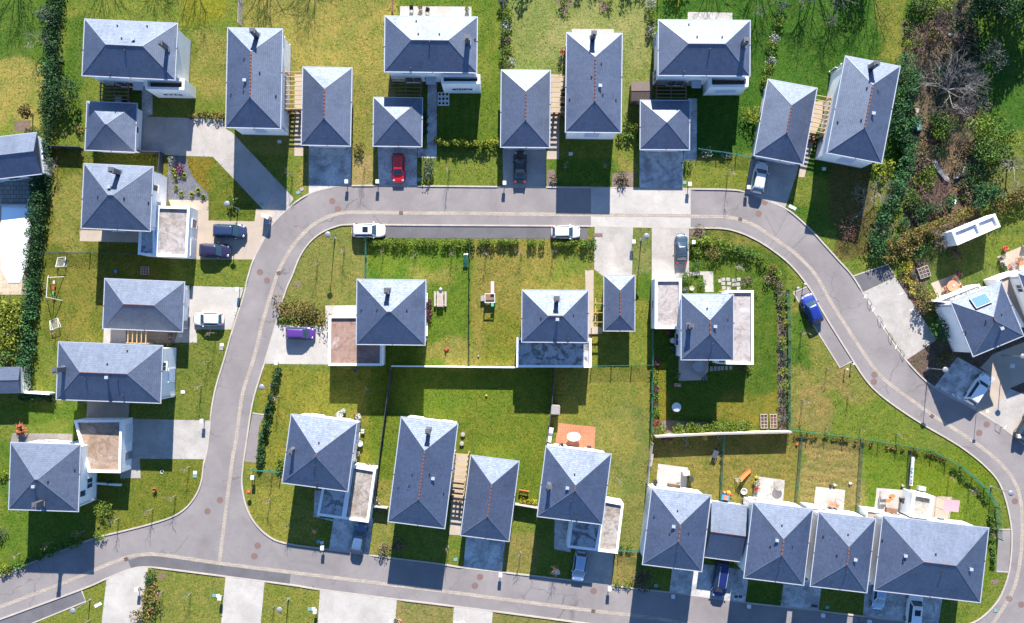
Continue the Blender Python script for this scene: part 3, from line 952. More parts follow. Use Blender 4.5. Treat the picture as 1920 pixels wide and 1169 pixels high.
def sapling(px, py, h, label, mat='twig', lean=None, twigs=9, spread=.55, group='young bare trees on the lawns', leaves=None):
    """thin staked young tree"""
    g = random.Random(int(px * 17 + py)); b = P(px, py)
    root = empty('young_tree', (b.x, b.y, 0), 0, label, 'tree', group)
    t = MB(); top = Vector((g.uniform(-.08, .08), g.uniform(-.08, .08), h * .62))
    t.path([Vector((0, 0, -.03)), top * .5, top, Vector((top.x, top.y, h * .98))], .035, .012, 5)
    t.build('trunk', M['bark'], root)
    s = MB(); s.tube((.13, 0, 0), (.13, 0, h * .5), .028, n=5); s.build('stake', M['timber_grey'], root)
    c = MB(); tips = []
    for i in range(twigs):
        a = g.uniform(0, 6.28); z = h * g.uniform(.42, .9)
        p0 = Vector((top.x * min(1, z / (h * .62)), top.y * min(1, z / (h * .62)), z)); e = spread * g.uniform(.5, 1.15)
        p1 = p0 + Vector((math.cos(a) * e * .5, math.sin(a) * e * .5, e * .4)); p2 = p0 + Vector((math.cos(a) * e, math.sin(a) * e, e * 1.0))
        c.path([p0, p1, p2], .014, .006, 3)
        for _ in range(2):
            a2 = a + g.gauss(0, .7); c.tube(p1, p1 + Vector((math.cos(a2) * e * .5, math.sin(a2) * e * .5, e * .5)), .008, .004, 3)
        tips += [p1, p2]
    c.build('crown', M[mat], root)
    if leaves:
        pts = np.array([tuple(q + Vector((g.gauss(0, .12), g.gauss(0, .12), g.gauss(0, .12)))) for q in tips for _ in range(leaves[1])])
        mesh_obj('foliage', leaf_cloud(pts, .13, seed=int(px)), M[leaves[0]], root)
    return root

def mesh_fence(pts, h, label, mat='green_wire', name='wire_fence', post=2.5, group='wire mesh garden fences', solid=None, t=.05, cat='fence'):
    """posts + wire panels (or boards when solid) along photo points"""
    q = [P(*p) for p in pts]
    root = empty(name, (q[0].x, q[0].y, 0), 0, label, cat, group); o = q[0]
    pan = MB()
    for A, B in zip(q[:-1], q[1:]):
        A, B = A - o, B - o; L = (B - A).length; d = (B - A) / L; ang = math.atan2(d.y, d.x); mid = (A + B) / 2
        if solid:
            pan.box((mid.x, mid.y, h / 2 + .02), (L, t, h), ang)
            k = max(2, int(h / .3))
            for i in range(k): pan.box((mid.x, mid.y, .12 + i * (h - .1) / k), (L, t + .03, .03), ang)
        else:
            k = int(h / .1)
            for i in range(k + 1): pan.box((mid.x, mid.y, .05 + i * (h - .06) / k), (L, .014, .014), ang)
            n = max(2, int(L / .16))
            for i in range(n):
                p = A.lerp(B, (i + .5) / n); pan.box((p.x, p.y, h / 2), (.011, .011, h), ang)
        np_ = max(1, round(L / post))
        for i in range(np_ + 1):
            if i == np_ and (B - (q[-1] - o)).length > 1e-4: continue
            p = A.lerp(B, i / np_)
            m = MB(); m.box((p.x, p.y, (h + .1) / 2), (.09, .09, h + .1), ang); m.build('post', M[solid or mat] if solid else M[mat], root)
    pan.build('panel', M[solid or mat], root)
    return root

def garden_wall(pts, h, t, mat, label, cap=True, group=None, capm='white_cap'):
    q = [P(*p) for p in pts]; o = q[0]
    root = empty('garden_wall', (o.x, o.y, 0), 0, label, 'wall', group)
    w, c = MB(), MB()
    for A, B in zip(q[:-1], q[1:]):
        A, B = A - o, B - o; L = (B - A).length; ang = math.atan2((B - A).y, (B - A).x); mid = (A + B) / 2
        w.box((mid.x, mid.y, h / 2), (L, t, h), ang); c.box((mid.x, mid.y, h + .03), (L + .02, t + .03, .06), ang)
    w.build('masonry', M[mat], root)
    if cap: c.build('coping', M[capm], root)
    return root

def pergola(c4, h, nb, label, mat='timber', along='x', posts=True, cross=1, w=.09):
    """beams over the quad c4 (photo TL TR BR BL at height h): nb beams running along x or y"""
    c, ang, a, b = quad_frame(c4, h)
    root = empty('pergola', (c.x, c.y, 0), ang, label, 'pergola', 'timber pergolas between houses and garages')
    for i in range(nb):
        m = MB(); t = -1 + 2 * (i + .5) / nb
        if along == 'x': m.box((0, b * t, h - .08), (2 * a, w, .16))
        else: m.box((a * t, 0, h - .08), (w, 2 * b, .16))
        m.build('beam', M[mat], root)
    for i in range(cross + 1):
        m = MB(); t = -1 + 2 * i / cross if cross else 0
        t *= .96
        if along == 'x': m.box((a * t, 0, h - .24), (w + .02, 2 * b, .15))
        else: m.box((0, b * t, h - .24), (2 * a, w + .02, .15))
        m.build('bearer', M[mat], root)
    if posts:
        for sx in (-.95, .95):
            for sy in (-.93, .93):
                m = MB(); m.box((a * sx, b * sy, (h - .32) / 2), (.12, .12, h - .32)); m.build('post', M[mat], root)
    return root

def thing(name, px, py, label, cat, rz=0, group=None, z=0.0):
    p = P(px, py); return empty(name, (p.x, p.y, z), R(rz), label, cat, group)

def pot_plant(px, py, r, label, leaf='leaf_mid', pot='terra_pot', h=.4, group='plant pots', z=0.0):
    t = thing('plant_pot', px, py, label, 'plant pot', 0, group, z)
    m = MB(); m.lathe((0, 0, 0), [(r * .65, 0), (r, h), (r * 1.08, h), (r * 1.08, h + .05), (r * .85, h + .05), (r * .8, h - .03)], 14); m.build('pot', M[pot], t, smooth=True)
    if leaf:
        mesh_obj('foliage', leaf_cloud(blob_points([(0, 0, h + r * .8, r * 1.3, r * 1.3, r * .9)], 60, int(px)), .16, seed=int(px)), M[leaf], t)
    return t

def chair(px, py, rz, label, mat='white', group='garden chairs'):
    t = thing('garden_chair', px, py, label, 'chair', rz, group)
    m = MB(); m.box((0, 0, .43), (.46, .44, .04)); m.build('seat', M[mat], t)
    m = MB(); m.box((0, -.23, .68), (.46, .04, .46)); m.build('backrest', M[mat], t)
    for sx in (-.2, .2):
        for sy in (-.19, .19):
            m = MB(); m.box((sx, sy, .205), (.04, .04, .41)); m.build('leg', M[mat], t)
        m = MB(); m.box((sx * 1.1, 0, .62), (.04, .4, .03)); m.build('armrest', M[mat], t)
    return t

def table(px, py, rx, ry, label, mat='white', rnd=False, rz=0, h=.74):
    t = thing('garden_table', px, py, label, 'table', rz)
    m = MB()
    if rnd:
        k = 20; m.prism([(rx * math.cos(6.283 * i / k), ry * math.sin(6.283 * i / k)) for i in range(k)], h - .05, h, bottom=True)
    else: m.box((0, 0, h - .025), (2 * rx, 2 * ry, .05))
    m.build('table_top', M[mat], t)
    for sx in (-.68, .68):
        for sy in (-.68, .68):
            m = MB(); m.box((rx * sx, ry * sy, (h - .05) / 2), (.06, .06, h - .05)); m.build('leg', M[mat], t)
    return t

def bin_(px, py, label, mat='black', lid='black', w=.5, group='wheeled bins'):
    t = thing('wheeled_bin', px, py, label, 'bin', 0, group)
    m = MB(); m.rings([[(-.2, -.22, .06), (.2, -.22, .06), (.2, .22, .06), (-.2, .22, .06)], [(-w / 2, -.28, .95), (w / 2, -.28, .95), (w / 2, .28, .95), (-w / 2, .28, .95)]]); m.build('bin_body', M[mat], t)
    m = MB(); m.box((0, 0, .99), (w + .06, .64, .06)); m.box((0, .33, .98), (w * .7, .06, .05)); m.build('lid', M[lid], t)
    for s in (-.2, .2):
        m = MB(); m.tube((s - .03, .26, .1), (s + .03, .26, .1), .1, n=10); m.build('wheel', M['black'], t)
    return t

def planter(px, py, w, d, label, mat='timber_grey', rz=0, cells=(2, 3), leaf='leaf_mid', h=.3):
    t = thing('vegetable_bed', px, py, label, 'raised bed', rz, 'raised vegetable beds')
    m = MB()
    for s in (-1, 1): m.box((s * w / 2, 0, h / 2), (.06, d + .06, h)); m.box((0, s * d / 2, h / 2), (w - .06, .06, h))
    for i in range(1, cells[0]): m.box((-w / 2 + w * i / cells[0], 0, h / 2), (.05, d - .06, h - .01))
    for i in range(1, cells[1]): m.box((0, -d / 2 + d * i / cells[1], h / 2 - .004), (w - .06, .05, h - .02))
    m.build('frame', M[mat], t)
    m = MB(); m.box((0, 0, h * .38), (w - .07, d - .07, h * .72)); m.build('soil', M['soil'], t)
    k = cells[0] * cells[1]
    bl = [(-w / 2 + w * (i % cells[0] + .5) / cells[0], -d / 2 + d * (i // cells[0] + .5) / cells[1], h * .8, w / cells[0] * .28, d / cells[1] * .28, .1) for i in range(k)]
    mesh_obj('foliage', leaf_cloud(blob_points(bl, 20 * k, int(px)), .1, seed=int(px)), M[leaf], t)
    return t

def goal(px, py, rz, label, w=1.2, d=.8, h=.9):
    t = thing('goal', px, py, label, 'goal', rz, 'small football goals')
    m = MB(); a, b = w / 2, d / 2
    for p, q in (((-a, -b, 0), (-a, -b, h)), ((a, -b, 0), (a, -b, h)), ((-a, -b, h), (a, -b, h)), ((-a, -b, h), (-a, b, .03)), ((a, -b, h), (a, b, .03)), ((-a, b, .03), (a, b, .03)), ((-a, -b, .03), (-a, b, .03)), ((a, -b, .03), (a, b, .03))):
        m.tube(p, q, .035, n=6)
    m.build('frame', M['white'], t)
    n = MB()
    for i in range(1, 9):
        x = -a + w * i / 9; n.tube((x, -b, h), (x, b, .03), .008, n=3)
    for i in range(1, 8):
        y = -b + d * i / 8; z = h - (h - .03) * i / 8; n.tube((-a, y, z), (a, y, z), .008, n=3)
    n.build('net', M['white'], t)
    return t

def slide(px, py, rz, label, cm, sm, L=1.7, group='garden slides'):
    t = thing('garden_slide', px, py, label, 'slide', rz, group)
    m = MB(); k = 8; pr = []
    for i in range(k + 1):
        u = i / k; x = -L * .3 + u * L * .95; z = 1.05 * (1 - u) ** 1.5 + .12
        pr.append([(x, -.24, z + .14), (x, -.24, z), (x, .24, z), (x, .24, z + .14), (x, .27, z + .14), (x, .27, z - .04), (x, -.27, z - .04), (x, -.27, z + .14)])
    m.rings(pr); m.build('chute', M[cm], t)
    l = MB()
    for s in (-.24, .24): l.tube((-L * .55, s, 0), (-L * .3, s, 1.35), .035, n=6)
    for i in range(4): z = .22 + i * .25; x = -L * .55 + L * .25 * z / 1.35; l.tube((x, -.24, z), (x, .24, z), .025, n=5)
    l.build('ladder', M[sm], t)
    return t
# ------------------------------------------------------------------ world, sun, camera
def setup():
    w = bpy.data.worlds.new('World'); scene.world = w; w.use_nodes = True
    nt = w.node_tree; bg = nt.nodes['Background']
    sky = nt.nodes.new('ShaderNodeTexSky'); sky.sky_type = 'NISHITA'; sky.sun_disc = False
    sky.sun_elevation = R(SUN_EL); sky.sun_rotation = R(SUN_AZ); sky.air_density = 1.0; sky.dust_density = .1; sky.ozone_density = 8.0
    nt.links.new(sky.outputs[0], bg.inputs[0]); bg.inputs[1].default_value = SKY
    l = bpy.data.lights.new('sun', 'SUN'); l.energy = SUN; l.angle = R(.5); l.color = (1.0, .955, .88)
    o = bpy.data.objects.new('sun', l); col.objects.link(o)
    e, a = R(SUN_EL), R(SUN_AZ)
    d = Vector((math.sin(a) * math.cos(e), math.cos(a) * math.cos(e), math.sin(e)))
    o.rotation_euler = d.to_track_quat('Z', 'Y').to_euler(); o.location = (0, 0, 60)
    c = bpy.data.cameras.new('camera'); c.angle = 2 * math.atan(1920 / S / 2 / H); c.clip_end = 8000; c.clip_start = 1
    c.shift_x = (960 - CX) / 1920; c.shift_y = (CY - 584.5) / 1920
    k = bpy.data.objects.new('camera', c); col.objects.link(k); k.location = (0, 0, H); scene.camera = k
    scene.view_settings.view_transform = 'Standard'; scene.view_settings.look = 'None'
    scene.view_settings.gamma = 1; scene.view_settings.exposure = EXPO; scene.view_settings.use_curve_mapping = False
    scene.cycles.max_bounces = 6; scene.cycles.diffuse_bounces = 3; scene.cycles.use_denoising = True
SKY, SUN, EXPO = .100, 5.0, 1.55
setup()

# ------------------------------------------------------------------ ground: one sheet, each lawn with its own growth of grass
GY, GD, GM, GG, GL = (.23, .19, .055), (.185, .165, .045), (.135, .150, .028), (.088, .125, .018), (.064, .108, .014)
LIT, DIRT, MUL = (.135, .105, .068), (.155, .115, .075), (.13, .095, .07)
ZONES = [  # x0 y0 x1 y1 colour soft-edge(px)
 (-9e5, -9e5, 9e5, 9e5, GM, 1), (-50, -200, 95, 130, GG, 15), (-20, 110, 92, 240, GY, 18), (120, -200, 450, 225, GM, 12), (120, 30, 160, 230, GG, 14),
 (360, 60, 450, 190, GD, 25), (330, -50, 420, 40, (.17, .16, .02), 20), (456, -200, 738, 290, GD, 6), (540, 20, 735, 130, GY, 26), (740, -200, 944, 300, (.105, .135, .018), 5), (755, 40, 930, 160, GM, 40),
 (950, -200, 1222, 260, (.165, .175, .055), 6), (1010, 30, 1200, 110, (.20, .19, .075), 30), (1228, -200, 1700, 330, GL, 6), (1230, 40, 1300, 60, GG, 10), (1640, -10, 1700, 120, (.145, .145, .03), 14),
 (80, 285, 320, 640, (.125, .125, .022), 10), (90, 320, 155, 470, GD, 18), (105, 500, 180, 640, (.155, .14, .03), 14), (345, 294, 400, 420, (.16, .125, .02), 6), (390, 310, 490, 415, (.115, .125, .02), 8),
 (650, 220, 705, 350, GD, 10), (660, 290, 700, 350, (.24, .18, .08), 8), (560, 300, 580, 360, GD, 8), (820, 285, 935, 350, GM, 6), (1030, 300, 1160, 352, GG, 8), (1165, 285, 1200, 350, GD, 8), (1290, 290, 1420, 355, (.15, .155, .03), 8),
 (1430, 380, 1600, 500, GG, 10), (1490, 430, 1600, 520, GM, 12),
 (515, 425, 690, 600, (.165, .155, .045), 8), (690, 445, 883, 690, (.105, .14, .018), 4), (690, 520, 800, 560, GG, 22), (780, 500, 850, 540, GD, 26), (800, 640, 880, 686, GD, 12), (885, 445, 1115, 690, (.185, .155, .04), 4), (900, 590, 980, 690, (.15, .145, .025), 20), (1030, 455, 1110, 520, GM, 16),
 (1115, 515, 1222, 690, (.15, .155, .03), 6), (1195, 500, 1222, 560, GG, 8), (1188, 428, 1222, 515, (.15, .15, .05), 4),
 (485, 690, 735, 900, (.165, .155, .028), 8), (690, 690, 1035, 950, (.115, .14, .018), 6), (840, 760, 1030, 860, (.125, .14, .02), 30), (1036, 690, 1222, 800, (.165, .155, .035), 5), (1110, 770, 1222, 1040, (.155, .15, .045), 20), (1130, 780, 1180, 850, GD, 20),
 (1225, 430, 1475, 810, (.085, .115, .016), 5), (1340, 740, 1470, 800, (.16, .14, .025), 14), (1330, 430, 1500, 470, (.15, .14, .035), 10), (1232, 680, 1250, 790, (.17, .14, .02), 5),
 (1478, 560, 1740, 800, (.165, .155, .04), 6), (1490, 700, 1600, 800, (.20, .155, .055), 24), (1560, 740, 1740, 840, (.13, .15, .025), 16), (1478, 580, 1520, 690, GG, 12),
 (1222, 815, 1500, 1000, (.175, .145, .04), 6), (1500, 825, 1615, 960, (.20, .155, .06), 10), (1615, 840, 1870, 1100, (.115, .145, .018), 10), (1695, 860, 1870, 920, (.125, .15, .015), 20),
 (0, 760, 170, 1080, (.10, .135, .018), 8), (0, 790, 130, 830, GM, 12), (160, 860, 385, 1010, (.13, .135, .022), 10), (330, 640, 440, 790, (.13, .14, .03), 8),
 (460, 869, 600, 1030, (.18, .165, .035), 8), (690, 900, 740, 1040, GD, 8), (940, 1000, 1010, 1080, (.19, .155, .05), 6), (1150, 1030, 1200, 1100, (.20, .155, .055), 6),
 (0, 1080, 200, 1200, (.15, .155, .03), 4), (270, 1060, 425, 1200, (.165, .16, .04), 4), (485, 1085, 600, 1200, (.165, .16, .035), 4), (735, 1115, 860, 1200, (.19, .16, .06), 4), (920, 1140, 1070, 1200, (.17, .15, .05), 4), (1330, 1095, 1480, 1150, GG, 4),
 (1695, -200, 1836, 480, LIT, 10), (1740, 260, 1800, 330, (.19, .13, .085), 14), (1700, 330, 1800, 470, (.15, .105, .07), 16), (1830, -200, 2200, 250, GL, 12), (1830, 300, 2000, 370, (.13, .13, .035), 12), (1690, 0, 1760, 40, GG, 10), (1830, 20, 1925, 80, GG, 16),
 (1560, 290, 1640, 480, (.12, .10, .03), 14), (1700, 430, 1930, 560, (.105, .125, .03), 10), (1850, 440, 1925, 500, GM, 10), (1690, 490, 1740, 640, MUL, 8), (1740, 540, 1790, 590, GG, 10),
 (1695, 630, 1800, 720, MUL, 5), (1890, 690, 1990, 800, MUL, 5), (1800, 600, 1925, 700, MUL, 8)]
def build_ground():
    def axis(lo, hi, n, far):
        core = np.linspace(lo, hi, n); d = (hi - lo) / n
        out = [d * 1.6 ** i for i in range(1, 14)]; out = [o for o in np.cumsum(out) if o < far] + [far]
        return np.concatenate([lo - np.array(out[::-1]), core, hi + np.array(out)])
    xs, ys = axis(-85, 85, 380, 1600), axis(-58, 62, 268, 1600)
    X, Y = np.meshgrid(xs, ys); nx, ny = len(xs), len(ys)
    px, py = X * S + CX, CY - Y * S
    C = np.zeros((ny, nx, 3))
    g = np.random.default_rng(3)
    def wob(sc):
        k = [(g.uniform(-1, 1) / sc, g.uniform(-1, 1) / sc, g.uniform(0, 6.28)) for _ in range(9)]
        return sum(np.sin(X * a * 3 + Y * b * 3 + c) for a, b, c in k) / 3
    wx, wy = wob(2.2), wob(2.2)
    for x0, y0, x1, y1, c, s in ZONES:
        qx, qy = px + wx * s * .6, py + wy * s * .6
        d = np.minimum(np.minimum(qx - x0, x1 - qx), np.minimum(qy - y0, y1 - qy))
        t = np.clip(d / s + .5, 0, 1)[..., None]; t = t * t * (3 - 2 * t)
        C = C * (1 - t) + np.array(c) * t
    for x0, y0, x1, y1, fx, fy, am in ((1500, 825, 1615, 960, .06, .55, .16), (1230, 850, 1490, 940, .05, .5, .10), (740, -50, 944, 290, .42, 0, .07), (1228, 180, 1480, 300, .35, .1, .06), (690, 445, 883, 690, .3, .3, .05), (1480, 560, 1740, 800, .2, .28, .06)):
        ins = ((px > x0) & (px < x1) & (py > y0) & (py < y1))[..., None]
        C = np.where(ins, C * (1 + am * np.sin(px * fx + py * fy + wx)[..., None]), C)
    n = nx * ny
    me = bpy.data.meshes.new('lawn')
    idx = np.arange(n).reshape(ny, nx)
    q = np.stack([idx[:-1, :-1], idx[:-1, 1:], idx[1:, 1:], idx[1:, :-1]], -1).reshape(-1, 4)
    me.vertices.add(n); me.vertices.foreach_set('co', np.stack([X, Y, np.zeros_like(X)], -1).astype(np.float32).ravel())
    me.loops.add(q.size); me.loops.foreach_set('vertex_index', q.astype(np.int32).ravel())
    me.polygons.add(len(q)); me.polygons.foreach_set('loop_start', np.arange(0, q.size, 4, dtype=np.int32))
    me.update(calc_edges=True)
    at = me.color_attributes.new('growth', 'FLOAT_COLOR', 'POINT')
    C = np.clip(np.array((.135, .145, .028)) + 1.3 * (C - np.array((.135, .145, .028))), .006, 1) * np.array((.72, .79, .56))
    at.data.foreach_set('color', np.concatenate([C, np.ones((ny, nx, 1))], -1).astype(np.float32).ravel())
    m, nt, b = newmat('lawn_grass')
    va = nt.nodes.new('ShaderNodeVertexColor'); va.layer_name = 'growth'
    pos = geo(nt).outputs['Position']
    c = mix(nt, va.outputs[0], ramp(nt, noise(nt, 3.4, 6, .78, pos), [(.28, .52), (.5, 1.0), (.72, 1.65)]), 1.0, 'MULTIPLY')
    c = mix(nt, c, ramp(nt, noise(nt, .55, 5, .65, pos, .8), [(.32, (.66, .88, .65)), (.5, (1, 1, 1)), (.68, (1.28, 1.12, 1.2))]), 1.0, 'MULTIPLY')
    dry = ramp(nt, noise(nt, 1.3, 5, .7, pos, .4), [(.56, 0.0), (.72, .5)])
    c = mix(nt, c, (.15, .125, .04), dry)
    wd = ramp(nt, noise(nt, 1.1, 4, .7, pos), [(.58, 0.0), (.72, .5)])
    c = mix(nt, c, (.030, .062, .007), wd)
    nt.links.new(c, b.inputs['Base Color'])
    b.inputs['Roughness'].default_value = .95; b.inputs['Specular IOR Level'].default_value = .15
    hsum = mix(nt, noise(nt, 9, 5, .8, pos), noise(nt, 2.4, 4, .7, pos), .4)
    bump(nt, b, hsum, .55, .30)
    me.materials.append(m)
    o = bpy.data.objects.new('ground', me); col.objects.link(o)
    tag(o, kind='structure')
    return xs, ys, C
GX, GYS, GC = build_ground()

# ------------------------------------------------------------------ roads, drives, terraces (all in photo pixels)
OUTER = [(-140, 1134), (0, 1080.6), (51, 1058.8), (115, 1033), (179.6, 1008.8), (231, 996), (285, 982), (326, 967.8), (351.5, 950), (369.4, 925.4), (378.4, 900), (382.3, 869), (388.7, 840), (396.4, 771),
 (405.3, 724.7), (420, 676), (438, 612), (455, 560), (465, 520), (477, 483), (493, 448), (513, 418), (545, 387), (579.6, 364), (618, 352.5), (656.5, 348.5), (820, 349.5), (1043.7, 351.6), (1160, 352.6), (1293.4, 354.7), (1365, 356),
 (1396, 360), (1442, 376), (1480.7, 396.5), (1519, 430.3), (1550, 464), (1574, 490.6), (1598.8, 519), (1627, 565), (1664, 627), (1699, 676), (1732, 711.5), (1756.5, 729), (1787, 747), (1831, 770), (1872, 796.5), (1920, 833.7),
 (1958, 880), (1982, 950), (1985, 1030), (1970, 1110), (1940, 1175), (1900, 1230)]
ISLE = [(456.4, 869), (453.9, 907.5), (461.6, 948.5), (477, 979.3), (502.6, 1005), (536, 1019), (615.5, 1030.6), (720.7, 1044.7), (820, 1057), (871.8, 1065), (951.4, 1074.2), (1069.4, 1088), (1146.3, 1097.5),
 (1184.8, 1103), (1255, 1111), (1397, 1130), (1464, 1137.5), (1538.5, 1146), (1618, 1155.8), (1700, 1166), (1759, 1172), (1800, 1174), (1832, 1164), (1859, 1141), (1877, 1115), (1891, 1074), (1896.4, 1023), (1895, 984.4), (1884.8, 935.7), (1869.4, 899.8),
 (1841, 869), (1808, 843), (1779.6, 824.8), (1731, 796.6), (1679.6, 763), (1643.7, 735), (1620.6, 709.3), (1598.8, 676), (1546, 591.3), (1516.6, 539.4), (1480.7, 495.8), (1442, 465), (1411.4, 447),
 (1383, 435), (1352.4, 428.8), (1293.4, 427.8), (1108, 424.5), (800, 422.6), (661.7, 421.4), (631, 425), (602.7, 436.8), (579.6, 456), (561.6, 483), (547.5, 518.8), (536, 545), (516.7, 609), (495, 683.7), (474.4, 753), (462.9, 825)]
LOWER = [(1500, 1235), (1300, 1200), (1180, 1180), (1069.4, 1165.3), (923, 1146), (820, 1133.2), (743.8, 1124), (600, 1105.5), (546.2, 1097), (420, 1080.6), (300, 1065.5), (277, 1063.5), (256.5, 1064.5), (231, 1071.7), (200, 1085), (154, 1105), (0, 1161.5), (-140, 1214)]
def wpts(l): return [((p.x * S + CX), (CY - p.y * S)) for p in smooth_line([P(*q) for q in l], .8)]
O2, I2, L2 = wpts(OUTER), wpts(ISLE + ISLE[:1])[:-1], wpts(LOWER)
sheet('road', O2 + L2, .006, M['asphalt'], holes=[I2])
sheet('road_patch', [(247, 1068), (240, 1051), (266, 1043), (295, 1043), (420, 1061), (545, 1077), (543, 1095), (420, 1079), (277, 1062.5), (256, 1063)], .010, M['asphalt_dark'])
sheet('parking_bay', [(-140, 1216), (0, 1163), (153, 1107), (161, 1128), (58, 1170), (-60, 1222)], .010, M['asphalt_dark'])
sheet('parking_bay', [(661.7, 423.5), (1102, 426), (1103, 448), (662, 447)], .014, M['asphalt_dark'])
sheet('parking_bay', [(1487, 549), (1513.5, 537), (1599.5, 677), (1575, 690)], .014, M['asphalt'])
sheet('parking_bay', [(1597.5, 519), (1664, 495.8), (1677.5, 518.8), (1615.4, 548.5)], .014, M['asphalt_dark'])
sheet('parking_bay', [(462, 838), (474, 775), (496, 778), (486, 800), (480, 868), (459, 866)], .014, M['asphalt'])
sheet('parking_bay', [(1872, 993), (1896, 993), (1892, 1073), (1868, 1072)], .014, M['asphalt'])
DRIVES = []
ALLS = []
def drive(pts, mat='concrete', z=.018, name='driveway', reg=True):
    if reg: DRIVES.append(pts)
    ALLS.append(pts)
    return sheet(name, pts, z, M[mat])
drive([(1108, 351.5), (1295, 354), (1295, 428.5), (1108, 426)], 'concrete_light', .012, 'road_slab')
drive([(1115, 424), (1187, 425), (1185, 520), (1130, 518), (1114, 505)])
drive([(1222, 426), (1292, 428), (1292, 520), (1222, 528)])
drive([(1615.4, 549), (1678, 520), (1756.5, 637.5), (1700, 675)], 'concrete', .016, 'parking_bay')
drive([(1752.7, 724.5), (1795, 669.6), (1866.9, 709.3), (1827, 768.5)], 'concrete_worn', .016, 'parking_bay')
drive([(1827, 768.3), (1866, 709.5), (1838, 690), (1862, 664), (1925, 640), (1960, 700), (1892, 729), (1852.7, 783)], 'concrete_beige', .014)
drive([(1852.7, 783), (1892.5, 728.6), (1990, 770), (1985, 860), (1920, 831)], 'concrete', .018, 'parking_bay')
drive([(268, 219), (362, 222), (418, 224), (424, 242), (437, 250), (455, 270), (551, 372), (540, 391), (513, 419), (492, 392), (399, 294.5), (350, 293), (264, 288)], 'concrete')
drive([(316, 374.7), (391, 376.5), (391, 414), (514, 416), (476, 487), (367, 487), (340, 440)], 'concrete_beige')
drive([(360, 536.8), (457, 539.4), (434, 618.5), (369, 618), (369.4, 642.6), (327, 643), (340, 600)], 'concrete_light')
drive([(245, 785.5), (394, 788.9), (385, 861.5), (262, 860.5), (264, 897), (225, 897)], 'concrete')
drive([(518, 609.3), (610, 612), (610, 573), (668, 573), (668, 610), (614, 684), (496, 682.4)], 'concrete_light')
drive([(579, 270), (660, 270), (657, 349), (618, 352), (579, 363)], 'concrete_worn')
drive([(708, 270), (782, 270), (781.5, 348.5), (710, 348)], 'concrete_worn')
drive([(942, 270), (1024.5, 270), (1022.7, 351.5), (943.7, 351)], 'concrete')
drive([(1199, 275), (1281, 275), (1280, 354.5), (1199, 353.8)], 'concrete_worn')
drive([(1409, 288), (1498, 305), (1496, 320), (1471.7, 392), (1398.6, 361)], 'concrete')
drive([(626, 970), (700, 972), (691.5, 1040.5), (616.8, 1031)], 'concrete_worn')
drive([(874.4, 1000), (948, 1010), (941, 1072.5), (868.8, 1064.5)], 'concrete_worn')
drive([(1079.6, 1028), (1151, 1036), (1146.3, 1097.5), (1070.7, 1088.5)], 'concrete')
drive([(1262, 1050), (1405, 1070), (1397.3, 1130), (1255, 1111)], 'concrete_worn')
drive([(1470, 1080), (1541, 1090), (1534.6, 1146), (1464, 1137.5)], 'concrete_worn')
drive([(1623, 1090), (1769, 1110), (1759, 1173), (1618, 1156)], 'concrete_worn')
drive([(200, 1086), (231, 1071.7), (256.5, 1064), (278, 1063.5), (272, 1100), (258, 1260), (180, 1260)], 'concrete_light')
drive([(423, 1081.4), (496, 1091), (481, 1260), (406, 1260)], 'concrete_light')
drive([(600, 1105), (744, 1124), (736, 1260), (590, 1260)], 'concrete_light')
drive([(851.3, 1136), (924, 1146), (917, 1250), (843, 1250)], 'concrete_light')
# paths and terraces
T = lambda pts, mat, z=.022, name='terrace': drive(pts, mat, z, name, False)
T([(802, 150), (819, 150), (819, 297), (800, 297)], 'concrete_worn', .02, 'path')
T([(783, 279), (818, 279), (818, 296), (783, 296)], 'concrete_worn', .024, 'path')
T([(552.5, 140), (570, 140), (568, 293), (552, 293)], 'concrete_beige', .02, 'path')
T([(1033, 140), (1060, 140), (1058, 215), (1049, 216), (1048, 299), (1025, 299), (1033, 220)], 'concrete_beige', .02, 'path')
T([(1290, 185), (1307, 185), (1306, 301), (1281, 301)], 'concrete_worn', .02, 'path')
T([(1500, 310), (1528, 190), (1556, 190), (1530, 250), (1508, 333), (1497, 332)], 'concrete_beige', .02, 'path')
T([(266, 150), (286, 150), (286, 215), (266, 222)], 'concrete_worn', .02, 'path')
T([(1040, 975), (1070, 975), (1070, 1036), (1039, 1030)], 'concrete_worn', .02, 'path')
T([(590, 920), (602, 920), (600, 972), (625, 978), (625, 974), (588, 970)], 'concrete_worn', .02, 'path')
T([(852, 850), (880, 852), (862, 1004), (842, 1003)], 'concrete_beige', .02, 'path')
T([(1097, 507), (1113, 507), (1113, 612), (1133, 615), (1128, 626), (1100, 628)], 'concrete_beige', .02, 'path')
T([(1293, 510), (1337, 509), (1338, 548), (1322, 548), (1318, 516), (1293, 518)], 'concrete', .02, 'path')
T([(750, 12), (884, 13), (884, 40), (750, 40)], 'concrete_light')
T([(1289.6, 23), (1373, 24.4), (1373, 50), (1289, 50)], 'concrete_light')
T([(1072, 54.5), (1151, 55), (1151, 75), (1072, 75)], 'concrete_light')
T([(1047.6, 793.5), (1116.8, 801), (1114, 850), (1038.6, 845)], 'terracotta')
T([(1234, 869.8), (1289.8, 877), (1286, 920), (1229.5, 913)], 'concrete_light')
T([(1416.8, 892.9), (1471.4, 900.6), (1468, 945), (1411.5, 936)], 'concrete_light')
T([(1529.5, 912.6), (1584.7, 919), (1581, 962), (1525, 955)], 'concrete_light')
T([(1643.7, 915.2), (1700, 919.5), (1693, 968), (1638.5, 960)], 'concrete_light')
T([(1751.4, 930.6), (1784.8, 931.9), (1780, 980), (1746, 975)], 'concrete_beige')
T([(1272.4, 660), (1329.3, 660), (1328, 696.5), (1314, 713.2), (1272.4, 714.5)], 'concrete_light')
T([(1745, 531.7), (1792.5, 513.7), (1807.9, 542), (1759, 560)], 'concrete_beige')
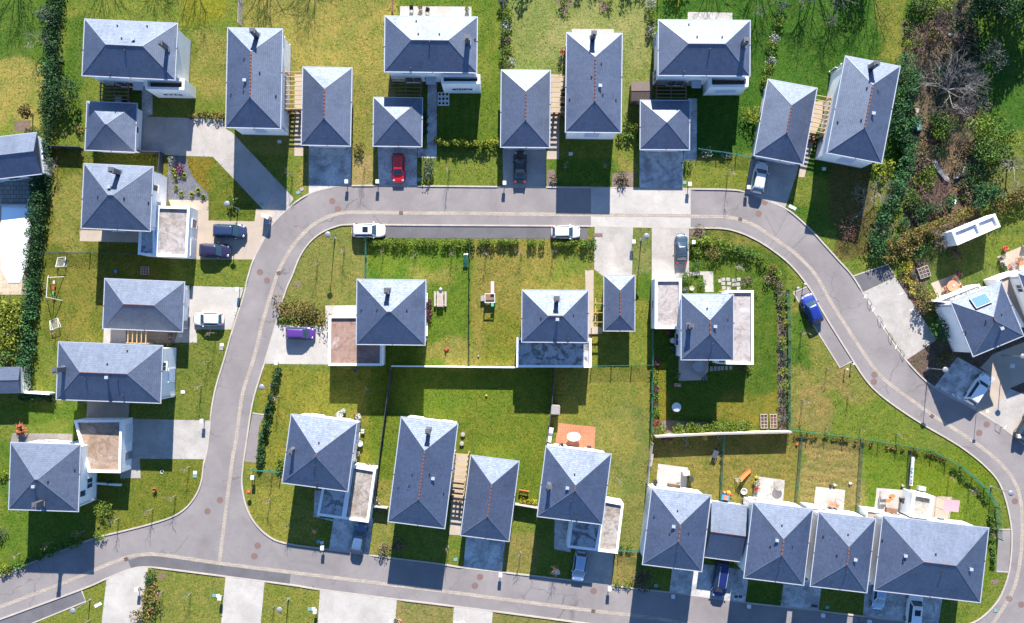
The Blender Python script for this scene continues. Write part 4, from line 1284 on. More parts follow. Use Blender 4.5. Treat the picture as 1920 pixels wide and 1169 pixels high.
T([(1869.4, 481.7), (1925, 458), (1935, 500), (1886, 512)], 'concrete_beige')
T([(1889, 497), (1930, 480), (1934, 492), (1892, 505)], 'terracotta', .028)
T([(149.6, 432), (262, 434), (259, 455.2), (149.6, 452.7)], 'concrete_beige')
T([(195, 612), (238, 612), (236, 644), (193.7, 644)], 'concrete')
T([(236, 612), (330, 614), (328, 644), (236, 644)], 'planks')
T([(164.2, 745), (243, 745), (240.6, 792), (162, 790)], 'concrete_beige')
T([(23, 812.5), (136, 813.8), (136, 830), (20, 830)], 'planks')
T([(-30, 343), (69, 322), (64, 371), (-30, 372)], 'paving')
T([(-30, 371), (65, 371), (50, 553), (-30, 553)], 'pool_paving')
T([(316.8, 292.5), (349, 294), (352.7, 311), (358, 325), (366.9, 339), (391, 365), (390, 377), (314, 375.5)], 'gravel', .016, 'gravel_bed')
T([(480, 392), (512, 394), (508, 416), (477, 417)], 'concrete_beige', .022, 'path')
T([(1025, 320), (1040, 318), (1043, 350), (1025, 350)], 'mulch', .02, 'flower_bed')
T([(1148, 326), (1187, 322), (1188, 351), (1147, 351)], 'mulch', .02, 'flower_bed')
T([(1294, 430), (1322, 430), (1320, 448), (1294, 448)], 'mulch', .02, 'flower_bed')
T([(1222, 793), (1250, 788), (1400, 797), (1402, 808), (1224, 820)], 'mulch', .012, 'flower_bed')
T([(1457, 545), (1474, 545), (1474, 806), (1460, 808)], 'soil', .012, 'flower_bed')
T([(27, 227), (58, 226), (56, 246), (27, 248)], 'soil', .014, 'flower_bed')
for q in ([(1042, 0), (1064, -14), (1076, 6), (1058, 26)], [(1122, 8), (1140, -12), (1150, 4), (1131, 26)]): T(q, 'soil', .014, 'flower_bed')

def in_drive(p):
    x, y = p.x * S + CX, CY - p.y * S
    for d in DRIVES:
        ins = False; n = len(d)
        for i in range(n):
            (x0, y0), (x1, y1) = d[i], d[(i + 1) % n]
            if (y0 > y) != (y1 > y) and x < (x1 - x0) * (y - y0) / (y1 - y0) + x0: ins = not ins
            L2_ = (x1 - x0) ** 2 + (y1 - y0) ** 2
            t = max(0, min(1, ((x - x0) * (x1 - x0) + (y - y0) * (y1 - y0)) / L2_))
            if (x - x0 - t * (x1 - x0)) ** 2 + (y - y0 - t * (y1 - y0)) ** 2 < 25: return True
        if ins: return True
    return False
kz = lambda p: .026 if in_drive(p) else .115
for l in (OUTER, ISLE + ISLE[:1], LOWER): ribbon('kerb', l, .19, -.02, .1, M['kerb'], zfun=kz)
for l in ([(1487, 549), (1575, 690), (1599, 677)], [(1513.5, 538), (1487, 549)], [(0, 1163), (153, 1107)], [(153, 1107), (161, 1128), (58, 1170)], [(1597, 519), (1664, 496), (1678, 519)], [(1872, 993), (1896, 993)], [(1868, 1072), (1892, 1073)], [(474, 775), (496, 778)]):
    ribbon('kerb', l, .16, -.02, .05, M['kerb'], smooth=False)
GUT = [(411.5, 1053.7), (434.6, 869), (441, 835), (451.3, 758), (457, 730), (477, 668), (492.4, 604), (513, 536), (520.6, 512), (536, 482), (554, 455), (579.6, 428), (605, 411), (631, 402), (656.5, 398.5), (820, 400), (1107.9, 402.9), (1160, 403.4), (1293.4, 405.5), (1360, 407.2),
 (1391, 413.7), (1416.5, 424), (1455, 449.6), (1493.5, 477.8), (1529.4, 516.3), (1557.6, 566), (1607.8, 645), (1643.7, 696.5), (1664.2, 717), (1705, 747.8), (1746, 777), (1790, 805), (1836, 836), (1874.5, 868), (1897.6, 896), (1912, 930), (1916.6, 985), (1913, 1048.6), (1900, 1105), (1869.4, 1158), (1850, 1185)]
GUT2 = [(-140, 1189), (0, 1138.4), (115.4, 1095), (179.6, 1068), (236, 1046), (266.8, 1040.5), (300, 1040.5), (420, 1057.6), (554, 1074.5), (820, 1107.6), (928, 1121.7), (1110.4, 1145.5), (1220, 1158.4), (1330, 1178)]
ribbon('gutter_channel', GUT, .46, -.02, .013, M['channel'])
ribbon('gutter_channel', GUT2, .46, -.02, .016, M['channel'])
ribbon('parking_line', [(662, 422.8), (1103, 425.6)], .22, -.02, .03, M['kerb'], smooth=False)
ribbon('road_joint', [(1478.6, 396.3), (1443, 464)], .05, 0, .0095, M['asphalt_dark'], smooth=False)
ribbon('road_joint', [(1521, 432), (1471, 480)], .06, 0, .0095, M['asphalt_dark'], smooth=False)
# short white bay marks in the visitors' parking
for (x, y, a) in ((1690, 551, 25), (1709, 581, 25), (1729, 612, 25), (1622, 556, 62), (1637, 581, 62), (1658, 614, 62), (1680, 651, 62), (1820, 693, 55), (1787, 741, 120), (1797, 746, 120), (1885, 801, 60)):
    p = P(x, y); m = MB(); m.box((0, 0, .024), (.5, .1, .008)); o = m.build('bay_marking', M['marking']); o.location = p; o.rotation_euler.z = R(a); tag(o, kind='structure')

# ------------------------------------------------------------------ grass blades and undergrowth (nobody could count them)
def pip(x, y, poly):
    ins = np.zeros(x.shape, bool); n = len(poly)
    for i in range(n):
        (x0, y0), (x1, y1) = poly[i], poly[(i + 1) % n]
        if y0 == y1: continue
        ins ^= ((y0 > y) != (y1 > y)) & (x < (x1 - x0) * (y - y0) / (y1 - y0) + x0)
    return ins
BAYS = [[(1487, 549), (1513.5, 537), (1599.5, 677), (1575, 690)], [(661, 421), (1103, 424), (1103, 449), (661, 448)], [(1597.5, 519), (1664, 495.8), (1678, 519), (1615, 549)], [(0, 1160), (154, 1105), (162, 1129), (58, 1172), (0, 1190)], [(462, 838), (474, 775), (498, 778), (486, 800), (480, 868), (456, 869)], [(1866, 993), (1897, 993), (1894, 1073), (1866, 1072)], [(0, 383), (66, 383), (54, 535), (0, 535)]]
def bare(x, y):
    m = pip(x, y, O2 + L2) & ~pip(x, y, I2)
    for d in ALLS + BAYS: m |= pip(x, y, d)
    return m
def build_grass():
    g = np.random.default_rng(11)
    x, y = g.uniform(-15, 1935, 190000), g.uniform(-15, 1184, 190000)
    # patchy: tufts gather
    px_, py_ = (x - CX) / S, (CY - y) / S
    d = np.sin(px_ * 1.1 + 2 * np.sin(py_ * .7)) * np.sin(py_ * 1.3 + 1.7 * np.sin(px_ * .6)) + .6 * np.sin(px_ * 3.1 + py_ * 2.3)
    k = (~bare(x + g.normal(size=x.shape) * 1.7, y + g.normal(size=x.shape) * 1.7)) & (d + g.normal(size=x.shape) * .7 > -.25)
    lit = pip(x, y, [(1695, -20), (1836, -20), (1830, 250), (1800, 480), (1690, 480), (1700, 250)])
    x, y, px_, py_, lit = x[k], y[k], px_[k], py_[k], lit[k]
    ix = np.clip(np.searchsorted(GX, px_), 0, len(GX) - 1); iy = np.clip(np.searchsorted(GYS, py_), 0, len(GYS) - 1)
    c = np.clip(np.array((.135, .145, .028)) + 1.3 * (GC[iy, ix] - np.array((.135, .145, .028))), .006, 1) * np.array((.72, .80, .56))
    c = c * np.exp(g.normal(size=(len(x), 1)) * .24) * np.array((1, 1, 1)) + g.normal(size=(len(x), 3)) * np.array((.010, .006, .003))
    for nm, sel, sz, zz, lab in (('grass', ~lit, .17, .05, 0), ('undergrowth', lit, .24, .16, 1)):
        n = sel.sum()
        z = g.uniform(.02, zz, n) if lab else g.uniform(.012, .03, n)
        cs = np.stack([px_[sel], py_[sel], z], -1)
        me = leaf_cloud(cs, sz, seed=5, up=2.0)
        cc = np.clip(np.concatenate([c[sel], np.ones((n, 1))], -1), .004, 1)
        if lab: cc[:, :3] = np.where(g.random((n, 1)) < .45, cc[:, :3] * np.array((.5, 1.0, .5)), cc[:, :3] * g.uniform(.5, 2.2, (n, 1)))
        at = me.color_attributes.new('growth', 'FLOAT_COLOR', 'POINT')
        at.data.foreach_set('color', np.repeat(cc, 4, 0).astype(np.float32).ravel())
        m, nt, b = newmat(nm + '_blades'); va = nt.nodes.new('ShaderNodeVertexColor'); va.layer_name = 'growth'
        nt.links.new(va.outputs[0], b.inputs['Base Color']); b.inputs['Roughness'].default_value = .9; b.inputs['Specular IOR Level'].default_value = .15
        tag(mesh_obj(nm, me, m), kind='stuff')
build_grass()
# ------------------------------------------------------------------ houses
for i, (c, mo) in enumerate((((.31, .27, .25), .35), ((.27, .19, .135), .15), ((.36, .36, .37), .85), ((.30, .26, .225), .45), ((.33, .30, .26), .1), ((.25, .155, .12), .12), ((.33, .29, .275), .2))): M['fr%d' % i] = flatroof('flat_roofing_%d' % i, c, i + 1, mo)
FR = lambda i: M['fr%d' % i]
def std(sides, L):
    out = []
    for s in sides:
        for u, z, w, h, k in ((-1.6, 4.2, 1.0, 1.1, 'window'), (1.6, 4.2, 1.0, 1.1, 'window'), (-1.6, 1.2, 1.5, 1.9, 'window'), (1.5, 1.3, 1.1, 1.3, 'window')): out.append((s, u * L, z, w, h, k))
    return out
def tv(ox, oy, l):   # tile pixels to photo pixels
    return [(ox + x / 3.898, oy + y / 3.898, k) for x, y, k in l]
G2, G1 = 5.7, 2.85
h, a, b, wx, wy = house('slate_house', 'white house with wide slate roof and recessed balcony, topmost at the left', 'house', HOUSES,
    [(157.8, 35.4), (335.6, 42.3), (328.4, 150), (151.9, 145)], G2, ridge=M['fascia'], chim=(312, 90, 2.2), wins=std('NW', 1.4) + [('S', -2.2, 1.1, 2.2, 2.1, 'window'), ('S', -2.6, 4.2, 1.2, 1.1, 'shut'), ('S', -.6, 1.1, 1, 2.1, 'door')],
    vents=tv(0, 0, [(845, 178, 'p'), (1062, 180, 'p'), (898, 287, 'p'), (988, 297, 'v'), (925, 378, 'p'), (783, 530, 'p')]))
o, q = annex(h, [(272, 147), (345.5, 148.5), (345, 168.5), (272, 167)], 4.2, M['deck'], 1.05)
for t in (.35, .47, .59, .71): annex_opening(o, q, 2, 1 - t, .75, .75, 'window', 1.4)
m = MB(); p = to_local(h, P(259, 158, 2.6)); m.box((p.x, p.y, 2.55), (1.3, 1.5, .14)); m.build('porch', M['gutter'], h)
h, *_ = house('slate_house', 'white house with long red-ridged slate roof beside the angled concrete driveway', 'house', HOUSES,
    [(425.7, 51.3), (533, 52.6), (525.7, 242.4), (421.8, 241)], G2, chim=(481, 67, 2.0), wins=std('NW', 1.6) + [('S', 0, 2.6, 1.5, 2.0, 'shut')],
    vents=tv(400, 0, [(228, 432, 'p'), (238, 597, 'v'), (225, 668, 'p'), (343, 534, 'p'), (448, 690, 'p'), (118, 678, 'p')]), chs=(.5, .6))
h, *_ = house('slate_house', 'white house with broad glaring slate roof above the red car\'s garage', 'house', HOUSES,
    [(720.7, 29), (896.2, 30.8), (895.4, 138.5), (719.4, 136)], G2, ridge=M['fascia'], chim=(877, 78, 1.7), wins=std('NWE', 1.4) + [('S', -2.6, 1.1, 2.0, 2.1, 'window'), ('S', -3, 4.2, 1.2, 1.1, 'shut'), ('S', -.6, 1.1, 1, 2.1, 'door')],
    vents=tv(400, 0, [(1480, 142, 'p'), (1500, 255, 'p'), (1438, 488, 'p')]) + tv(800, 0, [(95, 257, 'p'), (25, 320, 'p'), (372, 270, 'p')]), chs=(.55, .6))
o, q = annex(h, [(827, 139.8), (899.8, 140), (899.8, 157), (827.7, 157)], 4.6, M['deck'], 1.05)
for t in (.32, .45, .58, .71): annex_opening(o, q, 2, 1 - t, .8, .9, 'window', 1.6)
m = MB(); p = to_local(h, P(808, 148, 2.6)); m.box((p.x, p.y, 2.55), (1.2, 1.4, .14)); m.build('porch', M['gutter'], h)
h, *_ = house('slate_house', 'white house with long red-ridged slate roof throwing its shade across the road slab', 'house', HOUSES,
    [(1061, 60.3), (1167.4, 61.6), (1166.3, 251), (1059, 248.8)], G2, chim=(1111.5, 71, 2.0), wins=std('NW', 1.6) + [('S', .1, 2.7, 1.9, 2.2, 'shut')],
    vents=tv(800, 0, [(1275, 468, 'p'), (1202, 567, 'p'), (1265, 638, 'v'), (1287, 692, 'p'), (1048, 710, 'p'), (1388, 717, 'p')]), chs=(.5, .55))
h, *_ = house('slate_house', 'white house with broad glaring slate roof next to the small brown shed', 'house', HOUSES,
    [(1233, 35.4), (1407.6, 38), (1407.6, 145), (1233, 142.4)], G2, ridge=M['fascia'], chim=(1394, 83, 1.8), wins=std('NW', 1.4) + [('S', -2.6, 1.1, 2.0, 2.1, 'window'), ('S', .4, 4.3, 1.2, 1.0, 'shut'), ('S', -.6, 1.1, 1, 2.1, 'door')],
    vents=tv(1160, 0, [(520, 168, 'p'), (570, 275, 'p'), (752, 278, 'p'), (660, 368, 'p'), (485, 512, 'p')]), chs=(.55, .6))
o, q = annex(h, [(1330.6, 142), (1404, 143), (1402.5, 163), (1331, 163.5)], 4.0, M['deck'], 1.05)
annex_opening(o, q, 2, .5, 2.6, 1.1, 'shut', 1.5)
m = MB(); p = to_local(h, P(1306, 155, 2.6)); m.box((p.x, p.y, 2.55), (1.2, 1.4, .14)); m.build('porch', M['gutter'], h)
h, *_ = house('slate_house', 'white house with tilted red-ridged slate roof beside the laurel hedge', 'house', HOUSES,
    [(1583.4, 102.6), (1688.6, 124.4), (1654.7, 308.5), (1550, 288)], G2, chim=(1633, 127, 2.0), wins=std('NE', 1.6) + [('S', .1, 2.7, 1.9, 2.2, 'shut'), ('W', -3.0, 1.2, 1.5, 2.1, 'door')],
    vents=tv(1500, 0, [(478, 650, 'p'), (565, 668, 'p'), (522, 838, 'v'), (290, 882, 'p'), (436, 883, 'p')]), chs=(.5, .6))
h, *_ = house('slate_house', 'square slate roofed white house beside the slate gravel bed', 'house', HOUSES,
    [(156.5, 306), (290, 311.6), (281.7, 434.2), (150.6, 430.3)], G2, 25, chim=(221, 324, 2.1), wins=std('NWS', 1.3) + [('E', 1.6, 3.9, .8, 1.5, 'window'), ('E', -.4, 2.6, 1.0, 1.3, 'window')],
    vents=tv(0, 270, [(720, 385, 'p'), (918, 400, 'p'), (1067, 420, 'p'), (815, 322, 'v')]), mat=M['slate_old'], chs=(.55, .6))
o, q = annex(h, [(295, 386.7), (355.3, 388.5), (350.5, 482.4), (290.3, 480.5)], 3.2, FR(0), .3)
annex_opening(o, q, 1, .3, 1.1, 1.6, 'window', .5); annex_opening(o, q, 1, .78, 2.3, 2.2, 'garage')
o2, q2 = annex(h, [(261, 428), (290.2, 429), (290.2, 480.4), (258.6, 477.3)], 3.19, FR(2), .3)
h, *_ = house('slate_house', 'single storey slate roofed house facing the white coupe on its pale driveway', 'house', HOUSES,
    [(195.5, 522.7), (348.4, 526.5), (342.5, 623.4), (191, 618)], 2.9, mat=M['slate_old'], wins=[('E', 1.2, 1.1, 2.4, 2.1, 'garage'), ('E', -2.2, 1.1, .9, 2.05, 'door'), ('S', -2, 1.1, 2.2, 2.0, 'window'), ('S', 2, 1.3, 1.2, 1.2, 'window'), ('W', 0, 1.3, 1.2, 1.2, 'window'), ('N', -2, 1.3, 1.4, 1.2, 'window'), ('N', 2, 1.3, 1.4, 1.2, 'window')])
h, *_ = house('slate_house', 'wide slate roofed house with a flue at its west eave, by the thin white wall', 'house', HOUSES,
    [(109, 640.8), (306.6, 646.5), (302.2, 756.8), (103.4, 751.6)], G2, chim=(119, 693, 2.3), wins=std('NWS', 1.7) + [('E', .9, 4.4, 1.0, 1.9, 'window'), ('E', -.3, 1.5, 1.9, 2.2, 'shut')],
    vents=tv(0, 540, [(918, 460, 'p'), (793, 555, 'p'), (800, 653, 'v'), (638, 666, 'p'), (870, 672, 'p'), (890, 787, 'p')]), mat=M['slate_old'], chs=(.6, .55))
h, *_ = house('slate_house', 'square slate roofed house at the lower left with a rust-stained flat garage', 'house', HOUSES,
    [(20.5, 829.4), (151.4, 832.4), (148.8, 960.6), (13.3, 957)], G2, 25, chim=(78, 943, 1.9), wins=std('NWS', 1.3) + [('E', -2.2, 4.0, .8, 1.5, 'window'), ('E', -1.2, 2.2, 1.3, 1.5, 'window'), ('E', 1.6, 1.3, 1.3, 1.5, 'window')],
    vents=tv(0, 869, [(527, 50, 'p'), (368, 125, 'p'), (270, 162, 'v')]), mat=M['slate_old'], chs=(.6, .45))
o, q = annex(h, [(138.5, 788.5), (228.3, 788), (225.8, 887), (165, 885.7)], 3.3, FR(1), .35)
annex_opening(o, q, 1, .3, 2.4, 2.2, 'garage'); annex_opening(o, q, 1, .72, 1, 2.1, 'door'); annex_opening(o, q, 2, .7, .9, 1.1, 'window', 1.1)
h, *_ = house('slate_house', 'square slate roofed house on the central lawn, beside the purple minivan\'s driveway', 'house', HOUSES,
    [(668, 522.7), (799.7, 524), (798.2, 649), (666.8, 647.2)], G2, 25, chim=(728, 547, 1.6), wins=std('NSEW', 1.3),
    vents=tv(400, 540, [(1075, 155, 'p'), (1200, 155, 'p'), (1415, 160, 'p')]), mat=M['slate'], chs=(.65, .5))
o, q = annex(h, [(616.8, 592.6), (717, 592.6), (716, 686), (615.5, 685.7)], 3.1, FR(5), .3)
annex_opening(o, q, 3, .45, 2.4, 2.2, 'garage'); annex_opening(o, q, 2, .4, 1.1, 1.2, 'window', 1.0)
h, *_ = house('slate_house', 'slate roofed central house with a mould-streaked flat roof along its south side', 'house', HOUSES,
    [(977.5, 542.6), (1104.8, 543.8), (1103.5, 643.9), (977, 643)], G2, chim=(1043.5, 562, 1.6), wins=std('NSEW', 1.3),
    vents=tv(800, 540, [(835, 215, 'p'), (1075, 192, 'p'), (953, 232, 'v'), (1038, 373, 'p')]), chs=(.6, .5))
o, q = annex(h, [(969.3, 633.6), (1108.6, 634.9), (1108.6, 689.3), (968.5, 688.8)], 3.1, FR(2), .3)
annex_opening(o, q, 2, .3, 2.0, 2.1, 'window', .1); annex_opening(o, q, 2, .7, 2.0, 2.1, 'window', .1)
h, *_ = house('slate_house', 'slate roofed house wrapped by pale flat roofed wings, in the hedged garden', 'house', HOUSES,
    [(1276.7, 550.3), (1376.3, 550.8), (1376.8, 676.5), (1275.4, 676.5)], G2, chim=(1293, 612, 1.5), wins=std('NSEW', 1.0),
    vents=tv(1160, 540, [(647, 150, 'p'), (698, 283, 'v'), (808, 225, 'p'), (685, 408, 'p')]), chs=(.5, .5))
o, q = annex(h, [(1361.4, 544.8), (1412.7, 545.1), (1412.7, 683.7), (1361.4, 683)], 3.1, FR(6), .3)
annex_opening(o, q, 1, .5, 2.0, 2.0, 'window', .1)
o, q = annex(h, [(1346, 662), (1361.2, 662), (1361.2, 682.9), (1346, 682)], 3.09, FR(2), .25, cop=.12)
o, q = annex(h, [(1228.5, 523.2), (1278, 523), (1277, 616.6), (1228, 616.5)], 3.3, FR(6), .3, cop=.3)
annex_opening(o, q, 0, .5, 2.3, 2.2, 'garage'); annex_opening(o, q, 3, .5, 1, 1.1, 'window', 1.1)
h, *_ = house('slate_house', 'slate roofed house with a cracked pale flat garage above a slate blue hatchback', 'house', HOUSES,
    [(545, 776), (672, 791.5), (652, 922.5), (527, 907.5)], G2, chim=(549, 845, 1.6), wins=std('NSEW', 1.2),
    vents=tv(400, 540, [(778, 1127, 'p')]) + tv(400, 869, [(747, 10, 'p'), (752, 143, 'p')]))
o, q = annex(h, [(659, 873.5), (704.5, 881), (690.5, 980), (644, 973.5)], 3.0, FR(3), .3)
annex_opening(o, q, 2, .35, 2.3, 2.2, 'garage')
o, q = annex(h, [(606, 905), (653.8, 911), (643.8, 973.4), (594.5, 966.5)], 2.99, FR(2), .3)
h, *_ = house('slate_house', 'long red-ridged slate roofed house left of the yellow slatted pergola, lower centre', 'house', HOUSES,
    [(751.5, 781), (860.3, 794), (834.6, 993), (725.8, 979.3)], G2, chim=(804, 807, 1.8), wins=std('NSEW', 1.3),
    vents=tv(400, 869, [(1455, 72, 'p'), (1583, 68, 'p'), (1607, 108, 'v'), (1433, 155, 'p'), (1348, 175, 'p')]) + tv(800, 869, [(122, 217, 'p')]), chs=(.55, .5))
h, *_ = house('slate_house', 'slate roofed house with a red tiled terrace and a silver-blue hatchback in front', 'house', HOUSES,
    [(1022.5, 835), (1148, 851), (1130, 985), (1006, 970.3)], G2, chim=(1030, 911, 1.6), wins=std('NSEW', 1.2),
    vents=tv(800, 869, [(1080, 75, 'p'), (1025, 172, 'v'), (1055, 268, 'p'), (1102, 397, 'p')]))
o, q = annex(h, [(1131, 937.5), (1169.4, 944.7), (1157.9, 1038.3), (1119, 1033.5)], 3.0, FR(3), .3)
annex_opening(o, q, 2, .5, 2.3, 2.2, 'garage')
o, q = annex(h, [(1071.5, 972), (1129, 980), (1118.8, 1033.4), (1064.2, 1026.8)], 2.99, FR(2), .3)
h, *_ = house('row_house', 'westernmost slate roofed house of the terraced row, white west wall showing', 'house', 'terraced row of slate roofed houses',
    [(1221.8, 915.5), (1334.7, 927.5), (1316.8, 1073.7), (1202, 1059.6)], G2, wins=std('NSE', 1.2), vents=tv(1150, 780, [(468, 690, 'p'), (305, 738, 'p'), (432, 800, 'v'), (548, 845, 'p'), (410, 850, 'p'), (463, 980, 'p')]))
h, *_ = house('row_house', 'slate roofed terraced house just right of the low linking garage', 'house', 'terraced row of slate roofed houses',
    [(1411, 939), (1524.6, 955.7), (1509, 1098.6), (1393, 1085.8)], G2, wins=std('NSE', 1.2), vents=tv(1160, 869, [(1190, 450, 'p'), (1143, 553, 'v'), (1105, 597, 'p'), (1268, 597, 'p'), (1175, 745, 'p')]))
h, *_ = house('row_house', 'narrow slate roofed terraced house between its two larger neighbours', 'house', 'terraced row of slate roofed houses',
    [(1534.6, 958.8), (1641.9, 972), (1627.8, 1114), (1517.4, 1100)], G2, wins=std('NS', 1.1), vents=tv(1500, 869, [(348, 518, 'p'), (182, 535, 'p'), (265, 663, 'p'), (392, 697, 'v'), (333, 790, 'p')]))
annex(h, [(1514, 950), (1538, 953), (1516, 1092), (1494, 1089)], 2.9, M['concrete_beige'], .15, cop=.15)
h, *_ = house('row_house', 'broad slate roofed end house of the terraced row with an east-west red ridge', 'house', 'terraced row of slate roofed houses',
    [(1654.4, 966), (1854.5, 989.6), (1840, 1132.7), (1637.3, 1107.6)], G2, wins=std('NSE', 1.9), vents=tv(1500, 869, [(622, 568, 'p'), (755, 668, 'v'), (745, 712, 'p'), (968, 650, 'p'), (1237, 768, 'v'), (1017, 797, 'p')]))
annex(h, [(1625, 957), (1659, 961), (1636, 1097), (1612, 1094)], 2.9, M['concrete_beige'], .15, cop=.15)
annex(h, [(1712, 924), (1751.4, 931), (1745, 974), (1706, 969)], 3.0, FR(4), .4, cop=.35)
c, ang, a, b = quad_frame([(1334, 939), (1402, 948), (1385.5, 1054.5), (1321.5, 1046.8)], 3.0)
h = empty('link_garage', (c.x, c.y, 0), ang, 'low slate gable roofed garage linking two row houses above the dark blue van', 'garage', None)
bpy.context.view_layer.update()
m = MB(); m.prism([(-a + .1, -b + .4), (a - .1, -b + .4), (a - .1, b - .4), (-a + .1, b - .4)], 0, 2.9, cap=False); m.build('wall', M['plaster'], h)
hip_roof(h, a, b - .13, 3.0, 22, M['slate'], None, gable=True)
put_window(h, 'S', a - .1, b - .4, 0, 1.1, 2.5, 2.1, 'garage')
# houses at the right edge and beyond the left hedge
h, *_ = house('slate_house', 'turned slate roofed house with a roof window and tall white wall, at right', 'house', HOUSES,
    [(1782, 567), (1878.4, 525.3), (1921, 631), (1823.7, 670.8)], 5.6, wins=std('NSE', 1.0), vents=tv(1500, 540, [(1472, 193, 'p'), (1350, 240, 'p'), (1237, 317, 'p'), (1465, 297, 'v')]))
M['skyglass'] = flat('roof_window_glass', (.10, .19, .32), .9, spec=.0)
annex(h, [(1757, 565), (1836, 533), (1841, 544), (1783, 569)], 3.0, FR(2), .15, cop=.15)
q = to_local(h, P(1843, 563.5, 6.8))
m = MB(); sl = R(25)
mt = Matrix.Translation((q.x, q.y, roof_z(3.9, 3.9, 5.6, 25, q.x, q.y) + .08)) @ Matrix.Rotation(-sl, 4, 'X')
m.box((0, 0, 0), (2.1, 1.5, .12), m=mt); o = m.build('roof_window', M['zinc'], h)
m = MB(); m.box((0, 0, .07), (1.85, 1.25, .03), m=mt); m.build('pane', M['skyglass'], o)
h, *_ = house('slate_house', 'slate roofed house of which only one dark roof corner enters the right edge', 'house', HOUSES, [(1907, 513), (2020, 470), (2060, 575), (1947, 617)], 5.6, wins=std('NSW', 1.0))
annex(h, [(1867, 523), (1908, 507), (1945, 600), (1918, 614)], 3.0, M['concrete_beige'], .3, cop=.3)
c, ang, a, b = quad_frame([(-62, 270), (72, 240), (73, 322), (-60, 350)], 3.0)
h = empty('neighbour_house', (c.x, c.y, 0), ang, 'slate gable roofed house cut by the left edge above the pool', 'house')
bpy.context.view_layer.update()
m = MB(); z1 = 3.0 + (b - .5) * math.tan(R(27)); m.prism([(-a + .1, -b + .4), (a - .2, -b + .4), (a - .2, b - .4), (-a + .1, b - .4)], 0, 2.95, cap=False)
for s in (-a + .1, a - .2): m.face([(s, -b + .4, 2.9), (s, b - .4, 2.9), (s, 0, z1)])
m.build('wall', M['plaster'], h); hip_roof(h, a, b - .13, 3.0, 27, M['slate'], M['zinc'], gable=True)
for u in (-2.5, 0, 2.5): put_window(h, 'S', a - .2, b - .4, u, 1.2, 1.3, 1.8)
put_window(h, 'E', a - .2, b - .4, 0, 1.3, 1.0, 1.2)

# garages
def garage(label, c4, vents=(), pitch=25.5, mat=None): return house('slate_garage', label, 'garage', GARAGES, c4, G1, pitch, wins='garage', vents=vents, mat=mat)
garage('small square slate roofed garage half in shade, top left by the brown pergola', [(162.9, 189.3), (258.6, 193), (254, 286), (157, 284)])
garage('red-ridged slate garage with an empty shaded driveway, right of the curved driveway', [(566.8, 125), (661.7, 125.7), (657.8, 275.8), (563.4, 273.2)])
garage('square slate roofed garage with the red car before it', [(700, 181.6), (793, 182.7), (792.5, 276.5), (697.6, 275.8)])
garage('red-ridged slate garage with the black car before it', [(939.3, 130), (1033, 130.8), (1032, 278.3), (936.7, 277.6)])
garage('square slate roofed garage touching the small brown shed', [(1199.8, 186.8), (1294.7, 187.8), (1294.2, 282.2), (1198.5, 282.2)])
garage('tilted red-ridged slate garage with a silver car before it', [(1441, 146.7), (1533.3, 165.5), (1507.6, 308.5), (1410, 294.4)])
garage('small narrow red-ridged slate garage at the foot of the central concrete drive', [(1131.4, 515), (1191.7, 515), (1191.7, 622.6), (1130.2, 622)])
garage('red-ridged slate garage beside the yellow flowers, lower centre', [(882, 853), (975, 864), (955.2, 1017.3), (861.6, 1005)])
# sheds
def shed(label, c4, hh, roof, wallm, pitch=8, name='garden_shed'):
    c, ang, a, b = quad_frame(c4, hh); t = empty(name, (c.x, c.y, 0), ang, label, 'shed'); bpy.context.view_layer.update()
    m = MB(); m.prism([(-a + .12, -b + .12), (a - .12, -b + .12), (a - .12, b - .12), (-a + .12, b - .12)], 0, hh - .02, cap=False)
    k = max(3, int(2 * a / .25))
    for i in range(k): m.box((-a + .12 + (i + .5) * (2 * a - .24) / k, -b + .11, hh / 2), (.03, .02, hh - .06))
    m.build('wall', wallm, t); hip_roof(t, a, b, hh, pitch, roof, roof, gable=True, gutter=False)
    put_window(t, 'S', a - .12, b - .12, 0, .98, .85, 1.9, 'door')
    return t
shed('small brown timber shed with a dark felt roof, between two houses at the top', [(1183.5, 153), (1222.5, 153), (1222.5, 188.5), (1183.5, 190)], 2.3, M['iron'], M['timber_dark'])
shed('grey slate roofed outbuilding cut by the left edge', [(-40, 688), (38, 689), (38, 735), (-40, 742)], 2.6, M['slate_old'], M['plaster'], 14)
t = thing('garden_locker', 1040.5, 768, 'small beige plastic garden locker beside the blue-black boundary fence', 'locker', -3)
m = MB(); m.box((0, .15, .75), (1.0, 1.0, 1.5)); m.build('wall', M['cane'], t)
m = MB(); m.box((0, .16, 1.53), (1.12, 1.1, .07), m=Matrix.Rotation(R(4), 4, 'X')); m.build('roof', M['stone'], t)
m = MB(); m.box((0, -.365, .72), (.86, .04, 1.3)); m.box((.1, -.39, .8), (.05, .03, .2)); m.build('door', M['timber_grey'], t)
c, ang, a, b = quad_frame([(1784.8, 434), (1865.6, 401), (1875.8, 425), (1795, 460)], 3.2)
h = empty('flat_garage', (c.x, c.y, 0), ang, 'white flat roofed double garage with a raised rim, standing alone at the upper right', 'garage'); bpy.context.view_layer.update()
o, q = annex(h, [(1784.8, 434), (1865.6, 401), (1875.8, 425), (1795, 460)], 3.2, M['white_cap'], .35, cop=.28)
m = MB(); m.box((a * .12, 0, 3.05), (.3, 2 * b - .6, .36)); m.build('divider', M['plaster'], h)
for t_ in (.25, .75): annex_opening(o, q, 2, t_, 2.3, 2.2, 'garage')
